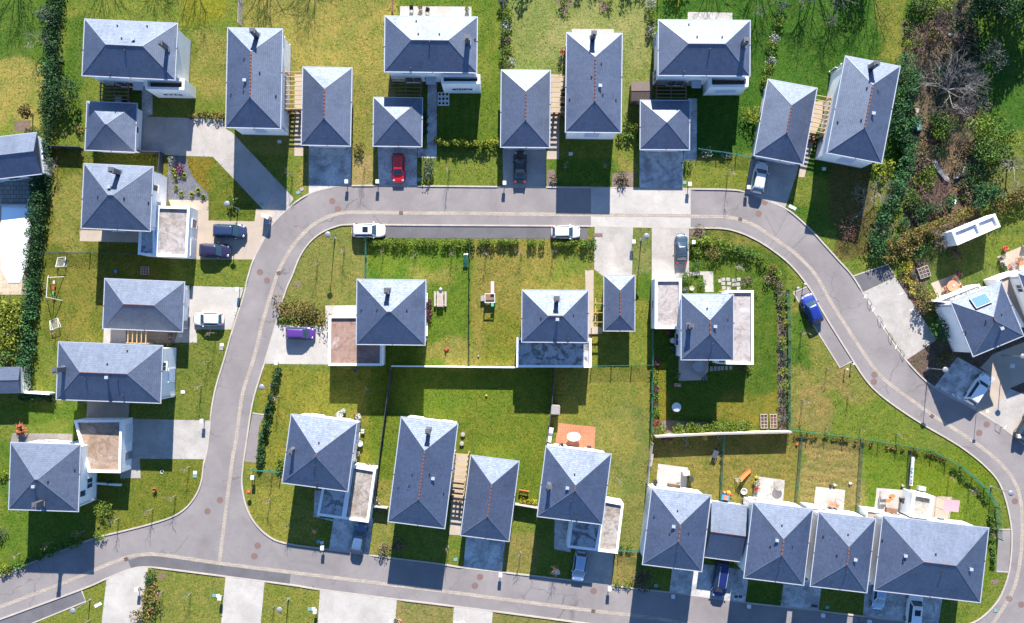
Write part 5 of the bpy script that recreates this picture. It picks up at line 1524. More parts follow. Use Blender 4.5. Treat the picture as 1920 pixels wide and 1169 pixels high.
# ------------------------------------------------------------------ parked vehicles
RED, BLK, SIL, WHT = paint('red', (.62, .012, .018), .1), paint('black', (.022, .024, .032), .3), paint('silver', (.50, .51, .53), .1), paint('white', (.68, .68, .68), .0)
NVY, PUR, GRB, ROY = paint('navy', (.025, .04, .09), .2), paint('purple', (.085, .03, .19), .15), paint('greyblue', (.035, .055, .085), .2), paint('royal', (.010, .028, .20), .15)
DPU, SBL, DBL, LBL = paint('aubergine', (.024, .02, .055), .2), paint('silverblue', (.33, .40, .52), .35), paint('darkblue', (.012, .022, .11), .3), paint('paleblue', (.35, .44, .56), .3)
car(747, 315.5, 0, 1, 'hatch', RED, 'bright red hatchback on a driveway, nose toward the road', scale=.97)
car(975, 313.5, 0, -1, 'sedan', BLK, 'black saloon car on a driveway, tail toward the road', scale=.93)
car(1424, 333, .2, -.98, 'hatch', SIL, 'silver grey hatchback before the tilted garage at the road bend', scale=1.04)
car(431, 434, 1, .03, 'mpv', NVY, 'dark navy people carrier, the farther of two cars by the flat roofed annex')
car(403.5, 470.5, 1, .04, 'hatch', DPU, 'dark aubergine car, the nearer of two by the flat roofed annex', scale=1.02)
car(691, 432.5, 1, .01, 'suv', WHT, 'white SUV with a black sunroof at the left end of the parking strip', sunroof=True, scale=.96)
car(1061, 435.5, 1, .01, 'hatch', WHT, 'white hatchback at the right end of the parking strip', scale=.94)
car(391, 598.5, -1, 0, 'hatch', WHT, 'white coupe on the pale driveway left of the road', scale=.98)
car(563, 625.5, 1, .03, 'mpv', PUR, 'purple minivan by the olive-red hedge', scale=.88)
car(1278, 467, 0, -1, 'sedan', GRB, 'blue-grey saloon on the concrete drive by the hedged garden', scale=.87)
car(1522, 579, -.40, -.91, 'hatch', ROY, 'shiny royal blue hatchback in the lay-by of the bend', scale=1.02)
car(1833.5, 730, .55, -.83, 'suv', WHT, 'white SUV in the shaded bay at the right', scale=.95)
car(1926, 800, .5, -.86, 'hatch', BLK, 'black car half cut off by the right edge')
car(673, 1009, .2, -.98, 'hatch', paint('slateblue', (.06, .11, .20), .1), 'slate blue hatchback in the shade below the cracked flat garage', scale=.97)
car(1086.5, 1062.5, -.14, .99, 'hatch', SBL, 'silver-blue hatchback parked nose to the road, lower centre', scale=.98)
car(1351, 1087, -.15, .99, 'van', DBL, 'dark blue van with pale roof rails under the terraced row', roofrack=True, scale=.98, cat='van')
car(1648.5, 1116, -.12, .99, 'hatch', LBL, 'pale blue hatchback tucked under the eave of the end house', scale=.98)
car(1714, 1141, .1, -.99, 'suv', WHT, 'white SUV with a black sunroof at the end house of the row', sunroof=True)
car(861, 1193, 0, -1, 'hatch', WHT, 'white car of which only the nose shows at the bottom edge')

# ------------------------------------------------------------------ street lamps, mailboxes, ironwork
for x, y, l in ((628, 447, 'street lamp on the corner lawn left of the white SUV on the parking strip'), (1202, 450, 'street lamp on the grass strip between two concrete drives'), (509, 722, 'street lamp on the narrow verge below the purple minivan'),
    (1740, 691, 'street lamp in the bark mulch by the shaded parking bay'), (541, 1123, 'street lamp on the bottom lawn between two pale driveways'), (169, 1125, 'street lamp by the dark parking bay at the lower left'),
    (446.5, 392, 'street lamp on the grass left of the worn driveway, with a small shrub'), (1858, 913, 'street lamp inside the right hand bend, above the terraced row'), (1880, 667, 'street lamp by the turned house at the right edge')): lamp(x, y, l)
for x, y, l in ((652.5, 343.5, 'white mailbox at the right corner of the empty shaded driveway'), (710, 343.5, 'white mailbox at the left corner of the red car\'s driveway'), (946, 346, 'white mailbox at the left of the black saloon\'s driveway'), (1290, 348, 'white mailbox right of the worn driveway at the top of the road slab'),
    (1399, 354, 'white mailbox beside the silver grey hatchback'), (1186, 455, 'white mailbox beside the middle concrete drive'), (1297, 456, 'white mailbox right of the blue-grey saloon'), (450, 543, 'white mailbox at the road end of the white coupe\'s driveway'), (522, 680, 'white mailbox below the purple minivan'),
    (384, 788, 'white mailbox at the corner of the lower left driveway'), (478, 893, 'tall white box on the lawn of the lower left road corner'), (607.5, 1024, 'white mailbox left of the slate blue hatchback'), (938.5, 1074, 'white mailbox at the corner of the empty lower driveway'), (1141, 1100, 'white mailbox right of the silver-blue hatchback'),
    (1259, 1114, 'white mailbox left of the dark blue van'), (1400, 1132, 'white mailbox at the right corner of the van\'s driveway'), (1537.5, 1149, 'white mailbox below the narrow row house'), (1624, 1161, 'white mailbox below the pale blue hatchback'), (263, 1101, 'white mailbox by the round olive shrub, lower left'),
    (417, 1117, 'white mailbox on the left of the second bottom driveway'), (594, 1142, 'white mailbox on the left of the wide bottom driveway'), (735, 1162, 'white mailbox at the lower right of the wide bottom driveway'), (1889, 686, 'white mailbox near the turned house at the right edge'), (1901, 816, 'white mailbox by the black car at the right edge')): mailbox(x, y, l)
for x, y, l in ((623, 377.5, 'upper of two manhole covers on the upper left bend'), (634, 392.5, 'lower of two manhole covers on the upper left bend'), (487.5, 510.5, 'upper of two manhole covers left of the gutter on the left road'), (501, 526.5, 'lower of two manhole covers beside the left road drain'),
    (1434, 379, 'manhole cover by the silver grey hatchback'), (1422.5, 401, 'manhole cover at the gutter of the upper right bend'), (412.5, 938, 'upper of two manhole covers left of the junction'), (389, 959, 'lower of two manhole covers left of the junction'), (483, 1023.5, 'upper of two manhole covers right of the junction'), (477, 1043, 'lower of two manhole covers right of the junction'),
    (900, 1082, 'upper of two manhole covers below the empty lower driveway'), (890.5, 1098.5, 'lower of two manhole covers below the empty lower driveway'), (1113, 1108.5, 'manhole cover below the silver-blue hatchback'), (1639.5, 703, 'upper of two manhole covers at the lay-by end'), (1638.5, 716, 'lower of two manhole covers at the lay-by end'),
    (1850, 796, 'upper of two manhole covers at the right parking'), (1836, 812, 'lower of two manhole covers at the right parking'), (1903, 940, 'manhole cover on the right bend by the street lamp'), (1892, 1123, 'manhole cover on the right bend by the end house'), (1915, 1134, 'manhole cover close to the lower right edge')): manhole(x, y, l)
for x, y, a, l in ((752, 399.5, 0, 'drain grate above the white SUV'), (522.5, 512.5, 20, 'drain grate on the left road'), (1388, 411.5, -14, 'drain grate at the upper right bend'), (236.5, 1048.5, 20, 'drain grate at the lower left'), (1112.5, 1146, -8, 'drain grate on the bottom road'), (1747.5, 780.5, -35, 'drain grate on the right bend')): drain(x, y, a, l)
CV = ((559, 361.5, 'teal', 25, 'pale teal cover at the kerb of the curved driveway'), (566, 355.5, 'stone', 25, 'stone cover at the kerb of the curved driveway'), (786, 337, 'teal', 0, 'teal cover right of the red car'), (1283, 343, 'teal', 0, 'teal cover by the worn driveway'), (1482.5, 388, 'white', -30, 'white cover at the lower right of the tilted garage'), (1489, 391, 'greycover', -30, 'grey cover at the lower right of the tilted garage'),
    (1070, 289, 'white', 0, 'white cover in the shade under the long house'), (1545, 317, 'greycover', 0, 'grey cover in the shade of the tilted house'), (524, 266, 'greycover', 0, 'grey cover in the shade by the curved driveway'), (416, 647, 'white', 0, 'white cover at the roadside below the white coupe'), (415, 654, 'stone', 0, 'stone cover at the roadside below the white coupe'), (343, 735.5, 'white', 0, 'white cover by the wide slate house'),
    (366, 886.5, 'white', 0, 'white cover by the lower left kerb'), (365.5, 893, 'teal', 0, 'teal cover by the lower left kerb'), (597, 1016, 'teal', 8, 'teal cover in the shade left of the slate blue hatchback'), (603.5, 1018, 'greycover', 8, 'grey cover in the shade left of the slate blue hatchback'), (854, 1049.5, 'teal', 6, 'teal cover left of the empty lower driveway'), (1040, 1073.5, 'teal', 6, 'teal cover under the reddish sapling'), (1046.5, 1074.5, 'greycover', 6, 'grey cover under the reddish sapling'),
    (1230, 1098, 'teal', 0, 'teal cover in the shade left of the van\'s drive'), (1551, 1139, 'teal', 10, 'teal cover under the narrow row house'), (1866, 1145, 'teal', 0, 'teal cover at the right bend'), (402, 1117, 'teal', 5, 'teal cover on the bottom lawn'), (409, 1117.5, 'white', 5, 'white cover on the bottom lawn'), (181, 1136, 'white', 30, 'white cover below the dark parking bay'), (187, 1133, 'greycover', 30, 'grey cover below the dark parking bay'),
    (581, 1142.5, 'teal', 5, 'teal cover left of the wide bottom driveway'), (588, 1142, 'greycover', 5, 'grey cover left of the wide bottom driveway'), (1033, 339, 'stone', 0, 'stone cover in the mulch by the black saloon'), (490.5, 383, 'teal', 0, 'teal cover on the worn driveway'), (339, 630, 'greycover', 0, 'grey cover on the path of the low house'))
for x, y, mt, rz, l in CV: cover(x, y, mt, l, rz=rz)
for x, y, w, d, l in ((1120.5, 441, 1.25, .45, 'reddish strip grate across the middle concrete drive'),):
    m = MB(); m.box((0, 0, .03), (w, d, .03))
    for i in range(10): m.box((-w / 2 + .06 + i * (w - .12) / 9, 0, .05), (.05, d - .06, .015))
    o = m.build('strip_grate', M['rust']); o.location = ptq(x, y); tag(o, l, 'drain')
for x, y, r, l in ((1664, 937, .8, ''), (1672, 931, .5, '')):
    m = MB(); g = random.Random(int(x)); m.prism([(r * g.uniform(.6, 1.25) * math.cos(6.283 * i / 14), r * g.uniform(.35, .7) * math.sin(6.283 * i / 14)) for i in range(14)], 0, .027)
    o = m.build('rust_stain', M['orange']); o.location = ptq(x, y); tag(o, kind='structure')
for x, y, r, l in ((558, 533, .5, 'patch of reddish bare earth on the corner lawn'), (303, 1080, .62, 'patch of reddish bare earth at the bottom left lawn'), (1865, 1092, .6, 'patch of reddish bare earth by the end house')):
    m = MB(); g = random.Random(int(x)); m.prism([(r * g.uniform(.7, 1.15) * math.cos(6.283 * i / 12), r * g.uniform(.45, .7) * math.sin(6.283 * i / 12)) for i in range(12)], 0, .012)
    o = m.build('earth_patch', M['rust']); o.location = ptq(x, y); tag(o, kind='structure')

# ------------------------------------------------------------------ fences, walls, pergolas
MF = mesh_fence
MF([(72, 262), (66, 360), (57, 480), (50, 610), (44, 690)], 1.6, 'green mesh fence between the pool and the tall dark hedge')
MF([(82, 277), (156, 280)], 1.5, 'dark fence above the square house with the gravel bed', 'dark_wire', solid='fence_dark', name='board_fence', group='dark board fences')
MF([(264, 287), (308, 289.5)], 1.5, 'dark fence below the small square garage', 'dark_wire', solid='fence_dark', name='board_fence', group='dark board fences')
MF([(308, 289.5), (305, 326)], 1.6, 'dark fence at the left of the slate gravel bed', 'dark_wire', solid='fence_dark', name='board_fence', group='dark board fences')
MF([(82, 474), (170, 475.5), (257, 478)], 1.2, 'thin wire fence across the left garden, below the square house', 'dark_wire')
MF([(688, 449), (686.5, 521)], 1.4, 'green mesh fence at the left end of the parking strip hedge')
MF([(881.5, 450), (880.5, 560), (880, 686)], 1.4, 'dark mesh fence splitting the central lawn', 'dark_wire')
MF([(736, 687), (727, 755), (715.5, 842), (704, 944)], 1.5, 'dark board fence running down the lower lawns', 'dark_wire', solid='fence_dark', name='board_fence', group='dark board fences')
MF([(1039, 690), (1034, 757), (1024, 838)], 1.5, 'dark board fence behind the beige garden locker', 'dark_wire', solid='fence_dark', name='board_fence', group='dark board fences')
MF([(703, 947), (728, 950)], 1.4, 'short grey timber fence beside the long lower house', 'timber_grey', solid='timber_grey', name='board_fence', group='dark board fences')
MF([(966, 943), (1007, 950)], 1.4, 'short grey timber fence below the yellow flowers', 'timber_grey', solid='timber_grey', name='board_fence', group='dark board fences')
MF([(1109, 686.5), (1222, 684.5)], 1.3, 'green mesh fence right of the flat terrace')
MF([(1222, 620), (1221.5, 700), (1220, 810)], 1.4, 'green mesh fence at the left of the hedged garden')
MF([(1221, 830), (1217, 860), (1212, 905)], 1.5, 'grey timber fence above the westernmost row house', 'timber_grey', solid='timber_grey', name='board_fence', group='dark board fences')
MF([(1355, 815), (1352, 870), (1349, 938)], 1.2, 'green mesh fence left of the orange slide')
MF([(1500, 815), (1495, 880), (1489, 945)], 1.2, 'green mesh fence right of the round-table terrace')
MF([(1613, 830), (1608, 900), (1604, 962)], 1.2, 'green mesh fence left of the end house\'s terrace')
MF([(1703, 845), (1699, 918)], 1.2, 'wire fence above the white block of the end house', 'dark_wire')
MF([(1479, 806), (1580, 817), (1680, 833), (1745, 845), (1800, 875), (1845, 915), (1866, 950), (1871, 1010)], 1.2, 'long curved green mesh fence round the right hand gardens')
MF([(1475, 545), (1478, 640), (1477, 806)], 1.3, 'green mesh fence behind the row of garden shrubs')
MF([(1307, 282), (1380, 292), (1412, 297)], 1.1, 'green mesh fence left of the tilted garage')
MF([(456, -30), (453, 50)], 1.7, 'grey timber fence at the top, meeting the long house', 'timber_grey', solid='timber_grey', name='board_fence', group='dark board fences')
MF([(738, -30), (737.5, 28)], 1.7, 'brown timber fence at the top, beside the broad glaring roof', 'timber_dark', solid='timber_dark', name='board_fence', group='dark board fences')
MF([(943, -20), (943, 128)], 1.3, 'dark wire fence along the shrubs at the top', 'dark_wire')
MF([(1160, 1030), (1196, 1032)], 1.2, 'green mesh fence between the silver-blue hatchback\'s house and the row')
MF([(1850, 988), (1870, 993)], 1.1, 'short wire fence right of the end house', 'dark_wire')
MF([(475, 880), (527, 884)], 1.3, 'green mesh fence on the lower left corner lawn')
MF([(1676, 445), (1690, 440)], 1.2, 'short green mesh fence at the laurel hedge')
garden_wall([(737, 686), (968, 688.5)], 1.75, .10, 'plaster', 'long white garden wall across the middle of the estate')
garden_wall([(1225, 816.5), (1345, 811), (1477, 808)], 1.7, .2, 'plaster_cream', 'long pale garden wall below the hedged garden', capm='stone')
garden_wall([(37, 733), (104, 737.5)], 1.5, .22, 'plaster', 'thin white garden wall left of the wide slate house')
garden_wall([(183, 905.5), (229, 909)], .5, .2, 'plaster', 'low white planter wall in the shade at the lower left house')
pergola([(186, 153), (240, 155), (240, 191), (186, 189)], 2.6, 5, 'dark brown timber pergola at the top left house', 'timber_dark', 'x', cross=2)
pergola([(731, 146), (790, 147), (790, 182), (731, 181)], 2.6, 5, 'brown timber pergola beside the red car\'s garage', 'timber_dark', 'x', cross=2)
pergola([(1230, 152), (1288, 153), (1288, 187), (1230, 186)], 2.6, 5, 'brown timber pergola above the shed-side garage', 'timber_dark', 'x', cross=2)
pergola([(534, 131), (568, 131), (567, 208), (533, 208)], 2.7, 9, 'yellow timber pergola right of the long house with the driveway', 'timber', 'x', cross=1)
pergola([(1031, 139), (1062, 139), (1061, 215), (1030, 215)], 2.7, 8, 'reddish timber pergola left of the long shading house', 'timber', 'x', cross=1)
pergola([(1530, 174), (1560, 180), (1546, 254), (1516, 248)], 2.7, 9, 'yellow timber pergola at the tilted house', 'timber', 'x', cross=1)
pergola([(1100, 560), (1134, 560), (1134, 613), (1100, 613)], 2.6, 3, 'thin pale timber pergola left of the small narrow garage', 'timber', 'x', cross=2, w=.07)
pergola([(852, 846), (880, 849), (868, 935), (842, 932)], 2.7, 9, 'yellow slatted timber pergola between the lower long house and its garage', 'timber', 'x', cross=1)
pergola([(236, 618), (278, 619), (277, 645), (235, 644)], 2.6, 5, 'orange timber pergola below the low slate house', 'timber', 'y', cross=1)
def gate(a, b, hh, label, mat='timber_dark'):
    A, B = P(*a), P(*b); L = (B - A).length; t = empty('slatted_gate', (A.x, A.y, 0), math.atan2((B - A).y, (B - A).x), label, 'gate', 'slatted timber gates')
    for s in (.05, L - .05):
        m = MB(); m.box((s, 0, hh / 2 + .05), (.1, .1, hh + .1)); m.build('post', M[mat], t)
    m = MB(); n = int(L / .42)
    for i in range(n): m.box((.2 + i * (L - .4) / max(1, n - 1), 0, hh / 2), (.2, .03, hh - .1))
    for z in (.3, hh - .15): m.box((L / 2, .03, z), (L - .2, .04, .09))
    m.build('panel', M[mat], t)
gate((543, 213), (566, 213), 1.8, 'brown slatted gate below the yellow pergola at the long house')
gate((1036, 217), (1058, 217), 1.8, 'brown slatted gate below the reddish pergola')
gate((846, 936), (866, 938), 1.6, 'brown slatted gate below the yellow slatted pergola')
gate((1518, 256), (1543, 261), 1.6, 'brown slatted gate at the tilted house')
gate((323, 625), (323, 648), 1.6, 'brown slatted gate below the low slate house')

# pool
t = thing('swimming_pool', 33, 455, 'white covered swimming pool with a tapered end, at the left edge', 'swimming pool')
o = t.location
pp = [P(*q) - o for q in ((4, 387), (63.5, 387), (58, 445), (51.5, 500), (38, 530), (16, 530), (3, 505), (2, 445))]
m = MB(); m.prism([(p.x, p.y) for p in pp], 0, .10); m.build('cover', M['pool_cover'], t)
m = MB(); A, B = P(3, 385) - o, P(64, 385.5) - o; m.tube((A.x, A.y, .28), (B.x, B.y, .28), .2, n=12); m.build('cover_roller', M['steel'], t, smooth=True)
m = MB(); m.prism([(p.x, p.y) for p in [P(*q) - o for q in ((3, 371), (64.5, 371), (63.8, 382), (3, 382))]], 0, .05); m.build('step', M['paving'], t)
# ------------------------------------------------------------------ hedges
hedge([(113, -30), (108, 30), (103, 65), (106, 120), (100, 180), (97, 240)], 1.9, 2.2, 'leaf_dark', 'tall dark hedge at the top left, between two lawns', mat2=None)
hedge([(88, 265), (86, 320), (80, 385), (74, 450), (68, 520)], 2.0, 2.3, 'leaf_dark', 'tall dark hedge right of the covered pool', dens=1.1)
hedge([(67, 525), (60, 600), (55, 665), (50, 730)], 1.9, 2.2, 'leaf_gloss', 'tall dark hedge beside the yellow bamboo', dens=1.1)
hedge([(42, 742), (100, 747)], 1.0, 1.1, 'leaf_dark', 'low dark hedge below the thin white garden wall')
hedge([(692, 454), (780, 456), (878, 456)], .95, 1.1, 'leaf_lime', 'yellow-green conifer hedge right of the white SUV', gaps=.14, ls=.17)
hedge([(886, 457), (1000, 457), (1098, 458)], .95, 1.1, 'leaf_lime', 'yellow-green conifer hedge below the white hatchback', gaps=.16, ls=.17)
hedge([(1100, 458), (1113, 458)], 1.2, 1.3, 'leaf_mid', 'short dark end of the parking strip hedge')
hedge([(822, 269), (880, 270), (934, 271)], .95, 1.5, 'leaf_yellow', 'bright yellow-green hedge left of the black saloon\'s garage', dens=1.2)
hedge([(528, 572), (560, 585), (605, 592)], 2.6, 1.5, 'leaf_olive', 'wide olive and red hedge beside the purple minivan', dens=.9)
hedge([(524, 692), (512, 740), (502, 785), (493, 830), (490, 868)], 1.0, 1.2, 'leaf_dark', 'thin dark hedge on the verge below the purple minivan', gaps=.1)
hedge([(10, 1070), (60, 1050), (105, 1032), (150, 1015)], .9, .9, 'leaf_mid', 'low hedge along the lower left kerb')
hedge([(1300, 456), (1335, 455), (1375, 464)], 1.2, 1.3, 'leaf_lime', 'pale green hedge at the top of the hedged garden')
hedge([(1378, 466), (1408, 478), (1420, 484)], 1.2, 1.3, 'leaf_mid', 'dark green hedge at the upper right of the hedged garden')
hedge([(362, 217), (390, 218), (418, 220)], .9, .8, 'leaf_olive', 'low ragged hedge above the curved driveway')
hedge([(1660, 468), (1700, 446), (1750, 425), (1812, 398)], 1.6, 1.9, 'leaf_olive', 'trimmed golden hedge left of the white flat garage', trim=True, dens=1.1)
hedge([(1860, 391), (1890, 376), (1935, 356)], 2.0, 2.0, 'leaf_olive', 'trimmed golden hedge at the right edge', trim=True, dens=1.1)
hedge([(1690, 128), (1694, 170), (1680, 215), (1678, 250)], 2.4, 3.2, 'leaf_gloss', 'glossy laurel hedge beside the tilted house', ls=.22)
hedge([(1694, 265), (1686, 320), (1672, 370)], 1.9, 3.0, 'leaf_gloss', 'glossy laurel hedge below the tilted house', ls=.22)
hedge([(1664, 380), (1650, 405), (1644, 420)], 2.0, 2.6, 'leaf_gloss', 'bright green laurel hedge above the golden hedge', ls=.3)
hedge([(1655, 480), (1690, 465), (1708, 458)], 2.3, 1.8, 'leaf_olive', 'bushy golden hedge end over the dark parking bay', dens=.9)
hedge([(1350, 100 + 700), (1385, 800)], .6, .5, 'leaf_lime', 'low pale plants at the right end of the wall bed')
hedge([(1490, 820), (1560, 824), (1640, 836), (1720, 848), (1770, 862)], .5, .35, 'leaf_olive', 'strip of dry tall grass along the curved fence', gaps=.25)
hedge([(1785, 880), (1830, 918), (1854, 960), (1862, 1060)], .7, .5, 'leaf_mid', 'strip of rough weeds inside the right hand fence', gaps=.2)
hedge([(1187, 252), (1197, 252)], 1.2, .9, 'leaf_mid', 'short hedge left of the shed-side garage')
hedge([(1162, 256), (1190, 258)], .9, 1.1, 'leaf_mid', 'short hedge right of the long shading house')

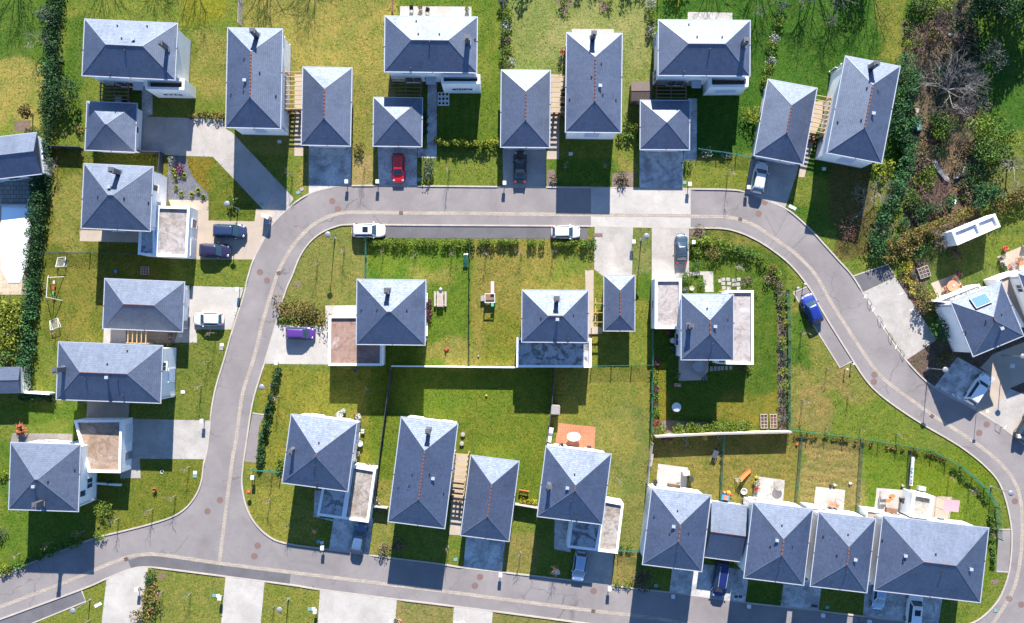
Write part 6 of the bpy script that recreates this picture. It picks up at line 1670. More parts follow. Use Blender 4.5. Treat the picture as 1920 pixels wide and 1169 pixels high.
# ------------------------------------------------------------------ shrubs: x y r h leaf label
SH = [
 (134, 178, 2.0, 2.8, 'leaf_dark', 'big dark grey-green bush left of the top left garage'), (122, 207, 1.5, 2.2, 'leaf_dark', 'dark bush below the big dark grey-green bush'), (98, 35, 1.2, 2.4, 'leaf_grey', 'pale bush in the top left hedge'), (97, 137, 1.3, 2.2, 'leaf_gloss', 'dark leafy bush left of the top left house'),
 (107, 272, .8, .8, 'leaf_yellow', 'yellow bush at the dark fence, upper left'), (152, 242, .7, .8, 'leaf_olive', 'olive bush beside the small square garage'), (119, 287, .55, .6, 'leaf_olive', 'small bush below the dark fence, left'), (153, 289, .55, .6, 'leaf_olive', 'small bush below the dark fence, middle'), (181, 291, .6, .6, 'leaf_mid', 'small bush below the square garage'),
 (261, 294, .7, .7, 'leaf_yellow', 'yellow bush below the garage corner'), (290, 294, .6, .7, 'leaf_yellow', 'yellow bush left of the gravel bed'), (325, 301, .65, .7, 'leaf_white', 'pale flowering bush in the gravel bed corner'), (338, 316, .75, .7, 'leaf_purple', 'purple bush in the gravel bed'),
 (945, 10, .9, 1.4, 'leaf_grey', 'grey shrub at the very top of the fence row'), (950, 28, .85, 1.3, 'leaf_lime', 'lime shrub second in the fence row'), (949, 42, .8, 1.2, 'leaf_mid', 'green shrub third in the fence row'), (951, 55, .7, 1.0, 'leaf_white', 'white flowering shrub in the fence row'), (950, 68, .85, 1.2, 'leaf_lime', 'lime shrub in the middle of the fence row'), (951, 80, .7, 1.0, 'leaf_brown', 'brownish shrub in the fence row'), (949, 97, .85, 1.2, 'leaf_lime', 'lime shrub low in the fence row'), (949, 115, .8, 1.0, 'leaf_lime', 'lime shrub at the foot of the fence row'), (959, 120, .6, .8, 'leaf_white', 'small white shrub at the foot of the fence row'),
 (1056, 100, .5, .7, 'leaf_red', 'reddish shrub at the left wall of the long shading house'), (1054, 117, .55, .7, 'leaf_grey', 'grey shrub at the left wall of the long shading house'), (1184, 243, .9, 1.0, 'leaf_lime', 'pale leafy shrub between long house and square garage'), (1176, 225, .7, .9, 'leaf_lime', 'small lime shrub right of the long shading house'),
 (1058, 8, .8, 1.0, 'leaf_lime', 'green shrub in the left diamond bed at the top'), (1137, 6, .8, 1.0, 'leaf_lime', 'green shrub in the right diamond bed at the top'),
 (1219, 8, .9, 1.3, 'leaf_white', 'white flowering shrub at the top of the house-side row'), (1221, 36, .85, 1.2, 'leaf_lime', 'bright lime shrub left of the broad roofed house'), (1219, 50, .7, 1.0, 'leaf_dark', 'dark shrub left of the broad roofed house'), (1221, 62, .75, 1.0, 'leaf_white', 'white flowering shrub left of the broad roofed house'),
 (1461, 18, .9, 1.3, 'leaf_grey', 'grey shrub at the top of the shaded row'), (1457, 45, .85, 1.1, 'leaf_lime', 'lime shrub upper in the shaded row'), (1450, 75, .75, 1.0, 'leaf_white', 'white shrub in the shaded row'), (1447, 88, .7, 1.0, 'leaf_lime', 'lime shrub in the middle of the shaded row'), (1444, 103, .6, .8, 'leaf_mid', 'green shrub in the shaded row'), (1443, 117, .65, .9, 'leaf_white', 'white shrub low in the shaded row'), (1440, 133, .75, 1.0, 'leaf_lime', 'lime shrub at the corner of the tilted garage'), (1434, 152, .8, 1.0, 'leaf_lime', 'lime shrub at the left of the tilted garage'),
 (1408, 222, 1.35, 1.6, 'leaf_yellow', 'spreading yellow bush left of the tilted garage'), (1322, 288, .8, .6, 'leaf_white', 'white flowers at the shaded fence'), (1361, 292, .7, .5, 'leaf_white', 'small white flowers at the shaded fence'), (1288, 312, .7, .8, 'leaf_dark', 'dark bush at the path end right of the worn driveway'),
 (803, 320, .95, 1.1, 'leaf_grey', 'grey-green shrub bed right of the red car', 1.9), (674, 282, .9, .8, 'leaf_olive', 'dry shrub between two driveways'), (1166, 337, 1.2, .6, 'leaf_brown', 'wide brown dried shrub below the worn driveway'), (1040, 335, .75, .5, 'leaf_brown', 'brown dried shrub right of the black saloon'), (1308, 437, 1.0, .6, 'leaf_brown', 'brown dried shrub right of the slab drive'),
 (437, 378, .7, 1.2, 'leaf_mid', 'leafy sapling bush beside the street lamp on the left lawn'),
 (1306, 473, .7, .9, 'leaf_lime', 'round lime bush right of the blue-grey saloon'), (1305, 500, .8, .9, 'leaf_mid', 'dark green bush right of the blue-grey saloon'), (1335, 475, 1.0, 1.3, 'leaf_olive', 'golden bush in the hedged garden'), (1350, 470, .9, 1.1, 'leaf_mid', 'green bush in the hedged garden'), (1287, 521, .8, .9, 'leaf_mid', 'bush by the left flat wing'), (1316, 532, .65, .8, 'leaf_mid', 'round bush beside the garden path'),
 (1430, 488, .7, .9, 'leaf_lime', 'round pale bush in the curved bed'), (1446, 505, .7, .9, 'leaf_olive', 'golden bush in the curved bed'), (1441, 524, .8, .8, 'leaf_brown', 'brown bush in the curved bed'), (1452, 514, .7, .9, 'leaf_lime', 'lime bush in the curved bed'), (1456, 536, .8, .8, 'leaf_brown', 'second brown bush low in the curved bed'),
 (1466, 556, .65, .9, 'leaf_mid', 'topmost bush of the garden shrub row'), (1467, 567, .65, .9, 'leaf_lime', 'pale round bush near the top of the garden shrub row'), (1466, 587, .65, .9, 'leaf_yellow', 'yellow bush opposite the royal blue hatchback'), (1468, 607, .6, .9, 'leaf_yellow', 'small yellow bush in the garden shrub row'), (1466, 623, .55, .6, 'leaf_brown', 'dry bush in the garden shrub row'), (1466, 638, .6, .8, 'leaf_yellow', 'bright yellow-green bush in the garden shrub row'), (1467, 652, .6, .8, 'leaf_mid', 'green bush in the middle of the garden shrub row'), (1468, 675, .75, .9, 'leaf_grey', 'grey bush in the garden shrub row'), (1467, 695, .65, .8, 'leaf_yellow', 'yellow bush low in the garden shrub row'), (1469, 721, .85, 1.0, 'leaf_lime', 'big pale bush low in the garden shrub row'), (1467, 750, .7, .9, 'leaf_dark', 'dark bush low in the garden shrub row'), (1469, 785, .75, 1.0, 'leaf_grey', 'grey bush at the foot of the garden shrub row'),
 (1228, 676, .6, .7, 'leaf_purple', 'purple bush at the left fence of the hedged garden'), (1228, 701, .65, .8, 'leaf_yellow', 'yellow bush at the left fence of the hedged garden'), (1227, 717, .6, .7, 'leaf_lime', 'lime bush at the left fence of the hedged garden'), (1228, 730, .55, .6, 'leaf_purple', 'small purple bush at the left fence'), (1227, 742, .6, .7, 'leaf_mid', 'green bush at the left fence'), (1227, 758, .6, .5, 'leaf_purple', 'dull purple bush low at the left fence'), (1230, 774, .8, .9, 'leaf_lime', 'round lime bush low at the left fence'), (1266, 702, .7, .9, 'leaf_mid', 'dark round bush left of the blue-grey terrace'), (1256, 671, .5, .7, 'leaf_mid', 'small round bush left of the flat-winged house'),
 (1236, 806, 1.0, 1.0, 'leaf_lime', 'spiky lime bush at the left end of the long pale wall'), (1230, 793, .7, .7, 'leaf_red', 'red bush at the left end of the long pale wall'),
 (1270, 806, .78, .9, 'leaf_mid', 'first round bush of the wall bed, from the left'), (1292, 805, .75, .9, 'leaf_lime', 'second round bush of the wall bed, lime'), (1307, 804, .7, .9, 'leaf_mid', 'third round bush of the wall bed'), (1322, 804, .7, .85, 'leaf_lime', 'fourth round bush of the wall bed'), (1340, 803, .8, .95, 'leaf_mid', 'fifth round bush of the wall bed'), (1358, 802, .75, .9, 'leaf_mid', 'sixth round bush of the wall bed'), (1376, 800, .7, .9, 'leaf_lime', 'seventh round bush of the wall bed'), (1393, 798, .7, .95, 'leaf_mid', 'last round bush of the wall bed, on the right'),
 (1353, 551, .75, .7, 'flower_yellow', 'bright yellow flowering bush by the stepping stones'), (1372, 552, .5, .6, 'leaf_lime', 'small bush beside the yellow flowering one'), (1408, 553, .6, .6, 'leaf_lime', 'green bush at the flat wing\'s upper corner'), (1398, 527, .8, .5, 'leaf_brown', 'dried plant bed right of the stepping stones'), (1403, 687, .6, .7, 'leaf_lime', 'bush at the lower corner of the flat wing'), (1388, 686, .7, .5, 'leaf_purple', 'purple low plants below the flat wing'),
 (804, 567, .6, .7, 'leaf_purple', 'upper purple bush at the right wall of the square central house'), (803, 588, .8, .8, 'leaf_purple', 'lower purple bush at the right wall of the square central house', 1.5), (1119, 584, .45, .7, 'flower_yellow', 'small yellow bush under the thin pergola'),
 (531, 870, 1.1, .8, 'leaf_lime', 'dry lime bush left of the cracked garage house'), (979, 937, .42, .5, 'flower_yellow', 'left clump of yellow flowers on the timber fence'), (990.5, 938, .42, .5, 'flower_yellow', 'middle clump of yellow flowers on the timber fence'), (1001, 941, .48, .5, 'flower_yellow', 'right clump of yellow flowers on the timber fence'), (706, 946, .8, .6, 'leaf_white', 'pale flowers on the short grey fence'),
 (723, 1028, 1.0, .9, 'leaf_brown', 'dry brown bush at the kerb right of the slate blue hatchback'), (201, 951, 1.1, 1.5, 'leaf_lime', 'loose lime bush right of the lower left house'), (208, 902, .55, .6, 'leaf_mid', 'small green bush on the low planter wall'), (190, 1005, .8, .8, 'leaf_lime', 'lime bush at the lower left kerb'), (12, 1068, .8, .6, 'flower_yellow', 'yellow flowers at the lower left corner'), (4, 997, 1.0, 1.0, 'leaf_grey', 'grey bush at the lower left edge'), (8, 890, .8, .8, 'leaf_yellow', 'yellow bush at the left edge, beside the square corner house'),
 (285, 1080, 1.0, 1.2, 'leaf_dark', 'small dark round bush beside the bottom left driveway'), (288, 1108, 1.6, 1.5, 'leaf_olive', 'big olive and red bush beside the bottom left driveway', 2.3), (276, 1150, 1.4, 1.5, 'leaf_olive', 'big olive bush at the bottom edge', 1.8),
 (1157, 1096, .55, .5, 'leaf_mid', 'left of two small kerb bushes by the row'), (1175, 1097, .55, .5, 'leaf_lime', 'right of two small kerb bushes by the row'), (1207, 1085, 1.6, 1.0, 'leaf_brown', 'bare brown bush in the shade by the row'), (746, 1022, 1.0, 1.2, 'leaf_brown', 'bare dark bush in the shade below the lower long house'),
 (1165, 1027, .5, .6, 'leaf_mid', 'left small bush at the mesh fence by the row'), (1180, 1026, .5, .6, 'leaf_lime', 'right small bush at the mesh fence by the row'),
 (1734, 562, 1.9, 1.9, 'leaf_olive', 'olive bush at the wall of the turned house'), (1757, 618, 1.5, 1.9, 'leaf_gloss', 'glossy green bush at the wall of the turned house', 2.4), (1770, 672, 1.1, .6, 'leaf_olive', 'dry bush in the bark mulch by the shaded bay'),
 (1696, 497, .55, .6, 'flower_yellow', 'yellow flower clump topmost in the long flower bed'), (1703, 500, .6, .6, 'flower_yellow', 'yellow flower clump beside the vegetable bed'), (1699, 509, .6, .6, 'flower_yellow', 'yellow flower clump second row of the long bed'), (1713, 518, .6, .5, 'leaf_grey', 'grey clump in the long flower bed'), (1697, 524, .6, .5, 'flower_yellow', 'broad yellow clump in the middle of the long bed'), (1708, 531, .55, .5, 'flower_yellow', 'yellow clump lower middle of the long bed'), (1724, 540, .6, .6, 'leaf_lime', 'lime clump low in the long bed'), (1707, 547, .5, .5, 'flower_yellow', 'last yellow clump of the long bed'), (1720, 553, .5, .4, 'leaf_lime', 'small lime clump at the end of the long bed'), (1688, 508, .6, .6, 'leaf_lime', 'lime clump on the left of the long bed'), (1702, 487, .5, .5, 'leaf_lime', 'lime clump above the long bed'),
 (1795, 514, .5, .7, 'leaf_purple', 'magenta flowering bush at the round table terrace'), (1881, 506, .5, .6, 'leaf_mid', 'dark plants at the edge of the upper right terrace'),
 # wild garden at the upper right
 (1753, 15, 1.9, 2.6, 'leaf_lime', 'bright lime shrub at the top of the wild garden'), (1720, 8, 1.6, 2.4, 'leaf_mid', 'green shrub at the top edge of the wild garden'), (1701, 85, .75, 1.2, 'leaf_lime', 'pale round shrub at the lawn edge of the wild garden'), (1703, 60, .8, 1.0, 'leaf_mid', 'small green shrub at the lawn edge of the wild garden'),
 (1755, 230, 1.5, 1.6, 'leaf_mid', 'green shrub on the slope of the wild garden'), (1757, 250, 1.3, 1.4, 'leaf_lime', 'lime shrub on the slope of the wild garden'), (1832, 245, 2.2, 2.6, 'leaf_lime', 'lime shrub below the sunny lawn of the wild garden'), (1850, 268, 2.4, 2.8, 'leaf_mid', 'dark green shrub at the centre right of the wild garden'), (1833, 287, 1.8, 2.2, 'leaf_mid', 'dense green shrub above the round camellia'), (1847, 304, 1.0, 1.4, 'leaf_yellow', 'yellow shrub above the round camellia'), (1885, 270, 1.6, 1.6, 'leaf_lime', 'lime shrub at the far right of the wild garden'), (1733, 335, 1.8, 1.3, 'leaf_lime', 'grassy lime shrub in the middle of the wild garden'), (1707, 372, 1.0, 1.3, 'leaf_mid', 'small green shrub left of the purple bare bush'), (1722, 402, 1.3, 1.4, 'leaf_gloss', 'dark round shrub casting a long shade, left of three'), (1746, 393, 1.0, 1.3, 'leaf_gloss', 'dark round shrub, middle of three'), (1770, 382, 1.2, 1.5, 'leaf_gloss', 'dark round shrub, right of three'), (1692, 415, .9, 1.0, 'leaf_gloss', 'small dark shrub at the golden hedge'),
 (1643, 450, 1.8, 2.0, 'leaf_gloss', 'bright laurel bush over the dark parking bay'), (1648, 475, 1.3, 1.5, 'leaf_gloss', 'lower laurel bush by the dark parking bay'), (1650, 318, 1.5, 1.4, 'leaf_yellow', 'yellow bush at the corner of the tilted house'), (1720, 300, 1.8, 1.4, 'leaf_brown', 'brown undergrowth bush in the wild garden'), (1790, 480, 1.2, .8, 'leaf_brown', 'brown low bush above the vegetable bed'), (1720, 467, 1.4, 1.0, 'leaf_dark', 'dark low bush below the golden hedge'),
 (1812, 100, 2.4, 1.8, 'leaf_dark', 'dark undergrowth bush in the shade of the wild garden'), (1795, 60, 2.0, 1.6, 'leaf_dark', 'darkest bush beside the bare brown tree'), (1822, 330, 2.0, 1.2, 'leaf_dark', 'dark low bush left of the round camellia'), (1765, 272, 1.0, .8, 'leaf_olive', 'olive low bush by the stone steps'),
 (1700, 190, 1.2, 1.4, 'leaf_grey', 'grey shrub right of the laurel hedge'), (1717, 150, 1.2, 1.6, 'leaf_grey', 'grey shrub above the bench in the wild garden'),
]
for s in SH:
    x, y, r, hh, lf, lab = s[:6]
    r *= 1.18; hh *= 1.15
    if 'wall bed' in lab: r *= 1.2; lf = 'leaf_lime'
    shrub(x, y, r, hh, lf, 'shrub', lab, 'shrub', None, ry=s[6] if len(s) > 6 else None, ls=.17 if r < .8 else (.2 if r < 1.3 else .26), dens=3.0 if 'wall bed' in lab else 1.4)
for x, y, l in ((326, 322, 'upper left'), (330, 335, 'left middle'), (331, 352.5, 'lower left'), (341, 364, 'bottom left'), (346.5, 330, 'upper right'), (361, 366, 'bottom middle'), (373, 358.5, 'right'), (382, 370, 'lower right corner')):
    tuft(x, y, .55, .4, 'leaf_yellow', 'yellow grass tuft at the %s of the slate gravel bed' % l, group='grass tufts in the gravel bed')
tuft(42, 805, 1.1, .9, 'leaf_red', 'reddish spiky plant in a pot on the grey planks', 'spiky_plant', n=34)
tuft(1416, 899, .75, .7, 'flower_yellow', 'yellow-orange spiky plant on the second row house\'s terrace', 'spiky_plant', n=30)

# rough growth between the trees of the wild garden: bushes nothing tells apart
g_ = random.Random(21)
for lf, n_, lab in (('leaf_brown', 36, 'brown half bare bush in the rough growth of the wild garden'), ('leaf_mid', 15, 'green bush in the rough growth of the wild garden'), ('leaf_dark', 8, 'dark green bush in the rough growth of the wild garden'), ('leaf_olive', 18, 'olive bush in the rough growth of the wild garden')):
    k = 0
    while k < n_:
        x, y = g_.uniform(1698, 1838), g_.uniform(-5, 470)
        lo = 1702 if y < 260 else 1702 - (y - 260) * .18
        if x < lo or (y > 395 and x > 1760) or (abs(x - 1760) < 16 and abs(y - 322) < 26): continue
        r = g_.uniform(.6, 1.5); k += 1
        shrub(x, y, r, r * g_.uniform(.7, 1.2), lf, 'bush', lab, 'bush', 'rough growth of the wild garden', ls=.2, dens=.8, seed=int(x * 31 + y * 7), k=5)
# ------------------------------------------------------------------ trees
leafy_tree(62, 216, 1.9, 3.0, 'leaf_cypress', 'rust-green conifer leaning over the left lawn', ry=1.2, k=10, ls=.24)
leafy_tree(1838, 370, 2.1, 3.2, 'leaf_gloss', 'round glossy camellia with pale leaves, upper right', k=16, ls=.26, dens=1.5)
leafy_tree(28, 570, 2.4, 3.0, 'leaf_yellow', 'yellow-green bamboo clump at the left edge below the pool', k=12, ls=.3)
leafy_tree(22, 625, 2.9, 3.6, 'leaf_yellow', 'broad yellow-green bush tree at the left edge', k=14, ls=.3)
leafy_tree(20, 664, 2.0, 3.2, 'leaf_mid', 'dark green tree behind the left outbuilding', k=10)
leafy_tree(1838, 118, 2.3, 5.0, 'leaf_grey', 'grey-green tree on the slope of the wild garden', k=12, ls=.3, dens=.8)
leafy_tree(1820, 20, 3.4, 8.0, 'leaf_dark', 'tall dark evergreen at the top of the wild garden', k=18, ls=.34)
leafy_tree(1895, -5, 3.6, 7.5, 'leaf_dark', 'tall dark evergreen near the top right corner', k=18, ls=.34)
leafy_tree(1878, 25, 2.4, 9.0, 'leaf_mid', 'tall evergreen shading the sunny lawn at the upper right', k=16, ls=.3)
leafy_tree(1799, 8, 3.0, 11.0, 'leaf_dark', 'tall dark evergreen between the lime shrub and the top right lawn', k=18, ls=.32)
leafy_tree(1905, 50, 2.4, 5.5, 'leaf_mid', 'green tree right of the sunny lawn', k=12, ls=.3)
leafy_tree(1690, 238, 1.6, 3.4, 'leaf_gloss', 'pale laurel tree behind the tilted house', k=10)
bare_tree(1745, 62, 5.5, 3.8, 'bark_red', 'bare reddish brown tree with dense fine twigs', levels=4, limbs=8, kids=(3, 4))
bare_tree(1760, 178, 7.0, 4.2, 'bark_pale', 'big bare pale tree with forking white limbs', levels=4, limbs=7, kids=(4, 5), r0=.13)
bare_tree(1615, 375, 3.6, 2.7, 'bark_pale', 'bare grey tree on the shaded lawn below the tilted house', levels=4, limbs=7, kids=(3, 4))
bare_tree(1640, 365, 3.0, 2.4, 'twig', 'bare tan tree beside the laurel hedge', levels=3, limbs=7)
bare_tree(1740, 368, 2.6, 2.2, 'bark_red', 'bare purple-brown bush tree in the wild garden', levels=4, limbs=9, kids=(3, 4), leaves=('leaf_purple', 1, .12), trunk_frac=.15)
bare_tree(1590, 425, 2.2, 1.9, 'bark_red', 'bare pink-budded tree on the shaded lawn', levels=3, limbs=8, leaves=('leaf_red', 1, .1), trunk_frac=.2)
bare_tree(1588, 447, 1.6, 1.2, 'bark_red', 'small pink-budded tree below the larger one', levels=3, limbs=6, leaves=('leaf_red', 1, .1), trunk_frac=.2)
bare_tree(1765, 440, 3.2, 2.4, 'twig', 'bare tan tree overhanging the golden hedge', levels=4, limbs=7, kids=(3, 4))
bare_tree(1888, 318, 4.5, 2.6, 'bark_pale', 'bare pale birch at the right edge', levels=4, limbs=6, kids=(3, 4))
bare_tree(1650, 430, 2.2, 2.0, 'twig', 'bare tan shrub tree over the laurel bush', levels=3, limbs=7)
bare_tree(82, 83, 3.0, 1.7, 'bark_pale', 'bare pale tree leaning out of the top left hedge', levels=3, limbs=6)
bare_tree(108, 312, 2.2, 1.3, 'bark_pale', 'bare pale shrub beside the dark fence, upper left', levels=3, limbs=6)
bare_tree(1500, 10, 4.0, 2.0, 'bark_pale', 'bare tree at the top edge above the tilted garage', levels=3, limbs=6)
bare_tree(1565, -2, 5.0, 2.6, 'bark_pale', 'bare grey tree at the top edge right of the shaded row', levels=4, limbs=7, kids=(3, 4))
bare_tree(1555, 50, 2.6, 1.1, 'bark_pale', 'small bare tree on the shaded top lawn', levels=3, limbs=5)
bare_tree(1418, 30, 2.4, 1.0, 'bark_pale', 'small bare tree right of the broad roofed house', levels=3, limbs=5)
bare_tree(1812, 160, 3.0, 2.0, 'twig', 'bare tan shrub tree in the middle of the wild garden', levels=3, limbs=7)
for x, y, r, hh, mt, l in ((1725, 130, 1.6, 2.2, 'bark_red', 'thicket of brown twigs right of the laurel hedge'), (1790, 250, 1.7, 1.9, 'twig', 'thicket of tan twigs on the slope'), (1735, 300, 1.5, 1.6, 'twig', 'low tan twig thicket left of the stone slabs'), (1700, 330, 1.3, 1.6, 'bark_red', 'low brown twig thicket right of the laurel hedge foot'), (1810, 270, 1.5, 1.8, 'bark_red', 'brown twig thicket beside the dark green shrub'), (1835, 200, 1.5, 2.0, 'bark_pale', 'pale twig thicket at the sunny lawn edge'), (1730, 90, 2.0, 3.0, 'bark_red', 'dense reddish twig thicket below the bare reddish tree'), (1800, 440, 1.6, 1.8, 'twig', 'tan twig thicket touching the white flat garage')):
    bare_tree(x, y, hh, r, mt, l, 'bare_bush', None, 3, 10, kids=(4, 5), trunk_frac=.12, cat='bush')
bare_tree(1795, 205, 2.6, 1.8, 'bark_red', 'bare brown shrub tree above the stone steps', levels=3, limbs=7)
# tall bare trees standing just outside the top edge, whose shade falls on the upper lawns
for x, y, hh, sp, l in ((205, -118, 8.5, 3.6, 'tall bare tree beyond the top edge, far left'), (300, -100, 7.5, 2.6, 'bare tree beyond the top edge above the top left house'), (372, -120, 9.5, 4.2, 'tall bare tree beyond the top edge left of the grey fence'), (510, -112, 9.0, 4.2, 'tall bare tree beyond the top edge right of the grey fence'), (590, -105, 7.5, 3.4, 'bare tree beyond the top edge above the dry lawn'),
    (40, -100, 8.5, 4.0, 'tall bare tree beyond the top left corner'), (1340, -95, 7.5, 3.2, 'bare tree beyond the top edge above the broad roof'), (1430, -110, 9.5, 4.4, 'tall bare tree beyond the top edge above the shaded row'), (1535, -100, 9.5, 4.2, 'tall bare tree beyond the top edge above the tilted garage'), (1640, -98, 9.5, 3.8, 'tall bare tree beyond the top edge left of the wild garden')):
    bare_tree(x, y, hh, sp, 'bark', l, levels=4, limbs=7, kids=(3, 4), r0=hh * .014, group='tall bare trees north of the estate')
for x, y, r, hh, l in ((985, -90, 1.5, 5.5, 'conifer beyond the top edge right of the fence row'), (1085, -78, 1.3, 4.6, 'conifer beyond the top edge left of the diamond beds'), (1120, -75, 1.2, 4.4, 'conifer beyond the top edge by the diamond beds'), (1185, -85, 2.2, 5.5, 'broad evergreen beyond the top edge above the long shading house'), (1270, -60, 2.0, 4.5, 'evergreen beyond the top edge above the white flowering shrub'), (1880, -95, 3.4, 9.0, 'tall evergreen beyond the top right corner'), (1600, -60, 2.6, 6.0, 'evergreen beyond the top edge above the tilted house')):
    leafy_tree(x, y, r, hh, 'leaf_dark', l, k=12, ls=.34, dens=.8, group='evergreens north of the estate')
# young street and garden trees
SP = [(547.5, 330, 2.6, 'on the grass between curved driveway and empty driveway'), (683, 315, 3.4, 'on the dry strip left of the red car'), (595, 494.5, 2.6, 'lower left of the corner lawn'), (645, 470, 2.4, 'right part of the corner lawn'), (718, 472.7, 1.9, 'first on the central lawn, under the white SUV'), (779, 478, 1.7, 'second on the central lawn'),
 (841.8, 318.7, 3.3, 'on the lawn left of the black saloon'), (846.7, 475, 2.5, 'left of the central dark mesh fence'), (910, 476.5, 2.6, 'right of the central dark mesh fence'), (977, 475, 2.4, 'middle of the dry central lawn'), (1036, 475, 2.4, 'right of the dry central lawn'), (1058, 315, 2.6, 'in the shade right of the black saloon'), (1131, 315, 2.9, 'in the shade beside the brown dried shrub'),
 (1362.7, 329, 3.3, 'on the lawn left of the silver grey hatchback'), (404, 624.7, 3.4, 'right below the white coupe'), (390, 678.5, 2.0, 'on the verge right of the wide slate house'), (377, 723.4, 2.8, 'lower on the verge right of the wide slate house'), (104, 624.7, 1.6, 'on the left garden below the goals'), (523, 742.7, 2.9, 'right of the thin dark hedge'), (691, 730, 2.2, 'in the shade below the rust-brown flat roof'),
 (1501, 623.4, 2.6, 'at the lay-by beside the royal blue hatchback'), (1548.7, 691, 2.0, 'below the lower end of the lay-by'), (1503, 750, 2.5, 'on the dry right hand lawn'), (1588.5, 745, 2.1, 'middle of the right hand lawn'), (1547.5, 801.7, 1.5, 'left above the curved green fence'), (1611.6, 804, 1.6, 'middle above the curved green fence'), (1679.6, 813, 1.9, 'right above the curved green fence'),
 (354, 875.4, 2.4, 'below the lower left driveway at the kerb'), (328.4, 929.3, 3.0, 'in the inner curve of the lower left kerb'), (286, 953.7, 3.0, 'middle of the lower left kerb lawn'), (222, 971.6, 2.8, 'left of the lower left kerb lawn'), (36, 1038, 1.6, 'in the lower left corner'), (305, 1107.6, 2.4, 'over the big olive and red bush'), (357, 1111.4, 2.5, 'on the first bottom lawn'), (168, 1162, 2.0, 'below the dark parking bay'),
 (159, 994.7, 2.4, 'in the shade of the lower left house, right'), (100, 1015, 2.6, 'in the shade of the lower left house, left'), (510, 884, 2.4, 'at the green fence of the lower left corner lawn'), (506.5, 935.7, 2.2, 'on the dry lower left corner lawn'), (543.7, 982, 2.2, 'in the shade left of the slate blue hatchback'), (513, 1135.8, 2.0, 'left of the bottom street lamp'),
 (839.8, 1023, 2.7, 'left of the empty lower driveway'), (974.5, 1033, 2.8, 'right of the empty lower driveway'), (1460, 1125.5, 1.9, 'in the shade before the second row house'), (1778, 894.6, 1.8, 'right of the banner above the end house'), (1815.6, 917.7, 2.2, 'at the right hand garden fence'), (1855, 1000, 1.6, 'right of the end house by the fence')]
for x, y, hh, l in SP: sapling(x, y, hh, 'thin bare young tree ' + l, twigs=8 if hh < 2.2 else 12, spread=.45 if hh < 2.2 else .6)
sapling(1038.6, 1058.8, 2.6, 'young tree with reddish twigs left of the silver-blue hatchback', 'bark_red', twigs=22, spread=.7)
sapling(595, 989.6, 2.2, 'young tree with pinkish twigs in the shade left of the slate blue hatchback', 'bark_red', twigs=16, spread=.5)
sapling(1380.6, 501, 2.0, 'pale silvery young tree in the hedged garden', 'bark_pale', twigs=24, spread=.75)
# ------------------------------------------------------------------ garden things
goal(116.5, 492, 4, 'white football goal in the left garden, near the wire fence', 1.05, 1.25, .7)
goal(104, 608, 20, 'white football goal in the left garden, below the swing frame', 1.1, 1.25, .7)
t = thing('garden_swing', 104, 540, 'white swing frame with coloured seats in the left garden', 'swing', -4)
m = MB()
for y in (1.5, -1.6):
    for x in (-1.0, 1.0): m.tube((x, y, 0), (0, y * .8, 2.1), .045, n=6)
m.tube((0, 1.3, 2.1), (0, -1.35, 2.1), .05, n=6); m.build('frame', M['white'], t)
for y, c in ((.7, 'white'), (0, 'red'), (-.7, 'green')):
    m = MB(); m.box((0, y, .5), (.22, .42, .05)); o = m.build('seat', M[c], t)
    m = MB()
    for s in (-.19, .19): m.tube((0, y + s, .52), (0, y + s, 2.08), .012, n=4)
    m.build('rope', M['steel'], o)
t = thing('garden_swing', 1252, 0, 'yellow framed swing set at the top, above the broad roofed house', 'swing')
m = MB()
for x in (-1.3, 1.3):
    for y in (-.9, .9): m.tube((x, y, 0), (x * .9, 0, 2.0), .05, n=6)
m.tube((-1.2, 0, 2.0), (1.2, 0, 2.0), .05, n=6); m.build('frame', M['yellow'], t)
m = MB(); m.box((.4, 0, .5), (.4, .22, .05)); o = m.build('seat', M['red'], t)
m = MB()
for s in (.22, .58): m.tube((s, 0, .52), (s, 0, 1.98), .012, n=4)
m.build('rope', M['steel'], o)
planter(272.5, 508, .95, .95, 'small square vegetable bed in the shade above the low slate house', rz=0, cells=(3, 3), leaf='leaf_brown', h=.25)
planter(1731, 511, 1.35, 1.35, 'square vegetable bed beside the yellow flower clumps', 'timber_grey', 20, (3, 3), 'leaf_brown')
planter(1431.5, 790, .85, 1.75, 'left of two timber vegetable beds by the long pale wall', 'cane', 2, (2, 4), 'leaf_brown')
planter(1449, 790, .85, 1.75, 'right of two timber vegetable beds by the long pale wall', 'cane', 2, (2, 4), 'leaf_red')
def ball(x, y, r, mat, label, name='ball'):
    o = MB().ball((0, 0, r), r, 12).build(name, M[mat], smooth=True); o.location = ptq(x, y); return tag(o, label, 'ball', 'balls left on the lawns')
ball(218.5, 509, .22, 'blue', 'blue ball in the shade above the low slate house'); ball(897, 668, .13, 'teal', 'small teal ball on the dry central lawn'); ball(912, 742, .14, 'yellow', 'pale yellow ball below the long white wall')
ball(1256.5, 829, .14, 'orange', 'small orange ball in the shade of the long pale wall'); ball(1493.5, 834, .16, 'red', 'small red ball by the green mesh fence')
t = thing('toy_trike', 838, 655, 'red toy on the lawn near the dark mesh fence', 'toy', 30)
m = MB(); m.box((0, 0, .22), (.5, .2, .12)); m.box((-.18, 0, .34), (.06, .3, .3)); m.build('body', M['red'], t)
for x, y in ((.22, 0), (-.2, .16), (-.2, -.16)):
    m = MB(); m.tube((x, y - .03, .12), (x, y + .03, .12), .12, n=10); m.build('wheel', M['black'], t)
slide(874, 487, -90, 'small slide with a green chute and white ladder on the central lawn', 'green', 'white', 1.5)
t = thing('picnic_table', 826, 561, 'pale timber picnic table with two benches on the central lawn', 'table', 0)
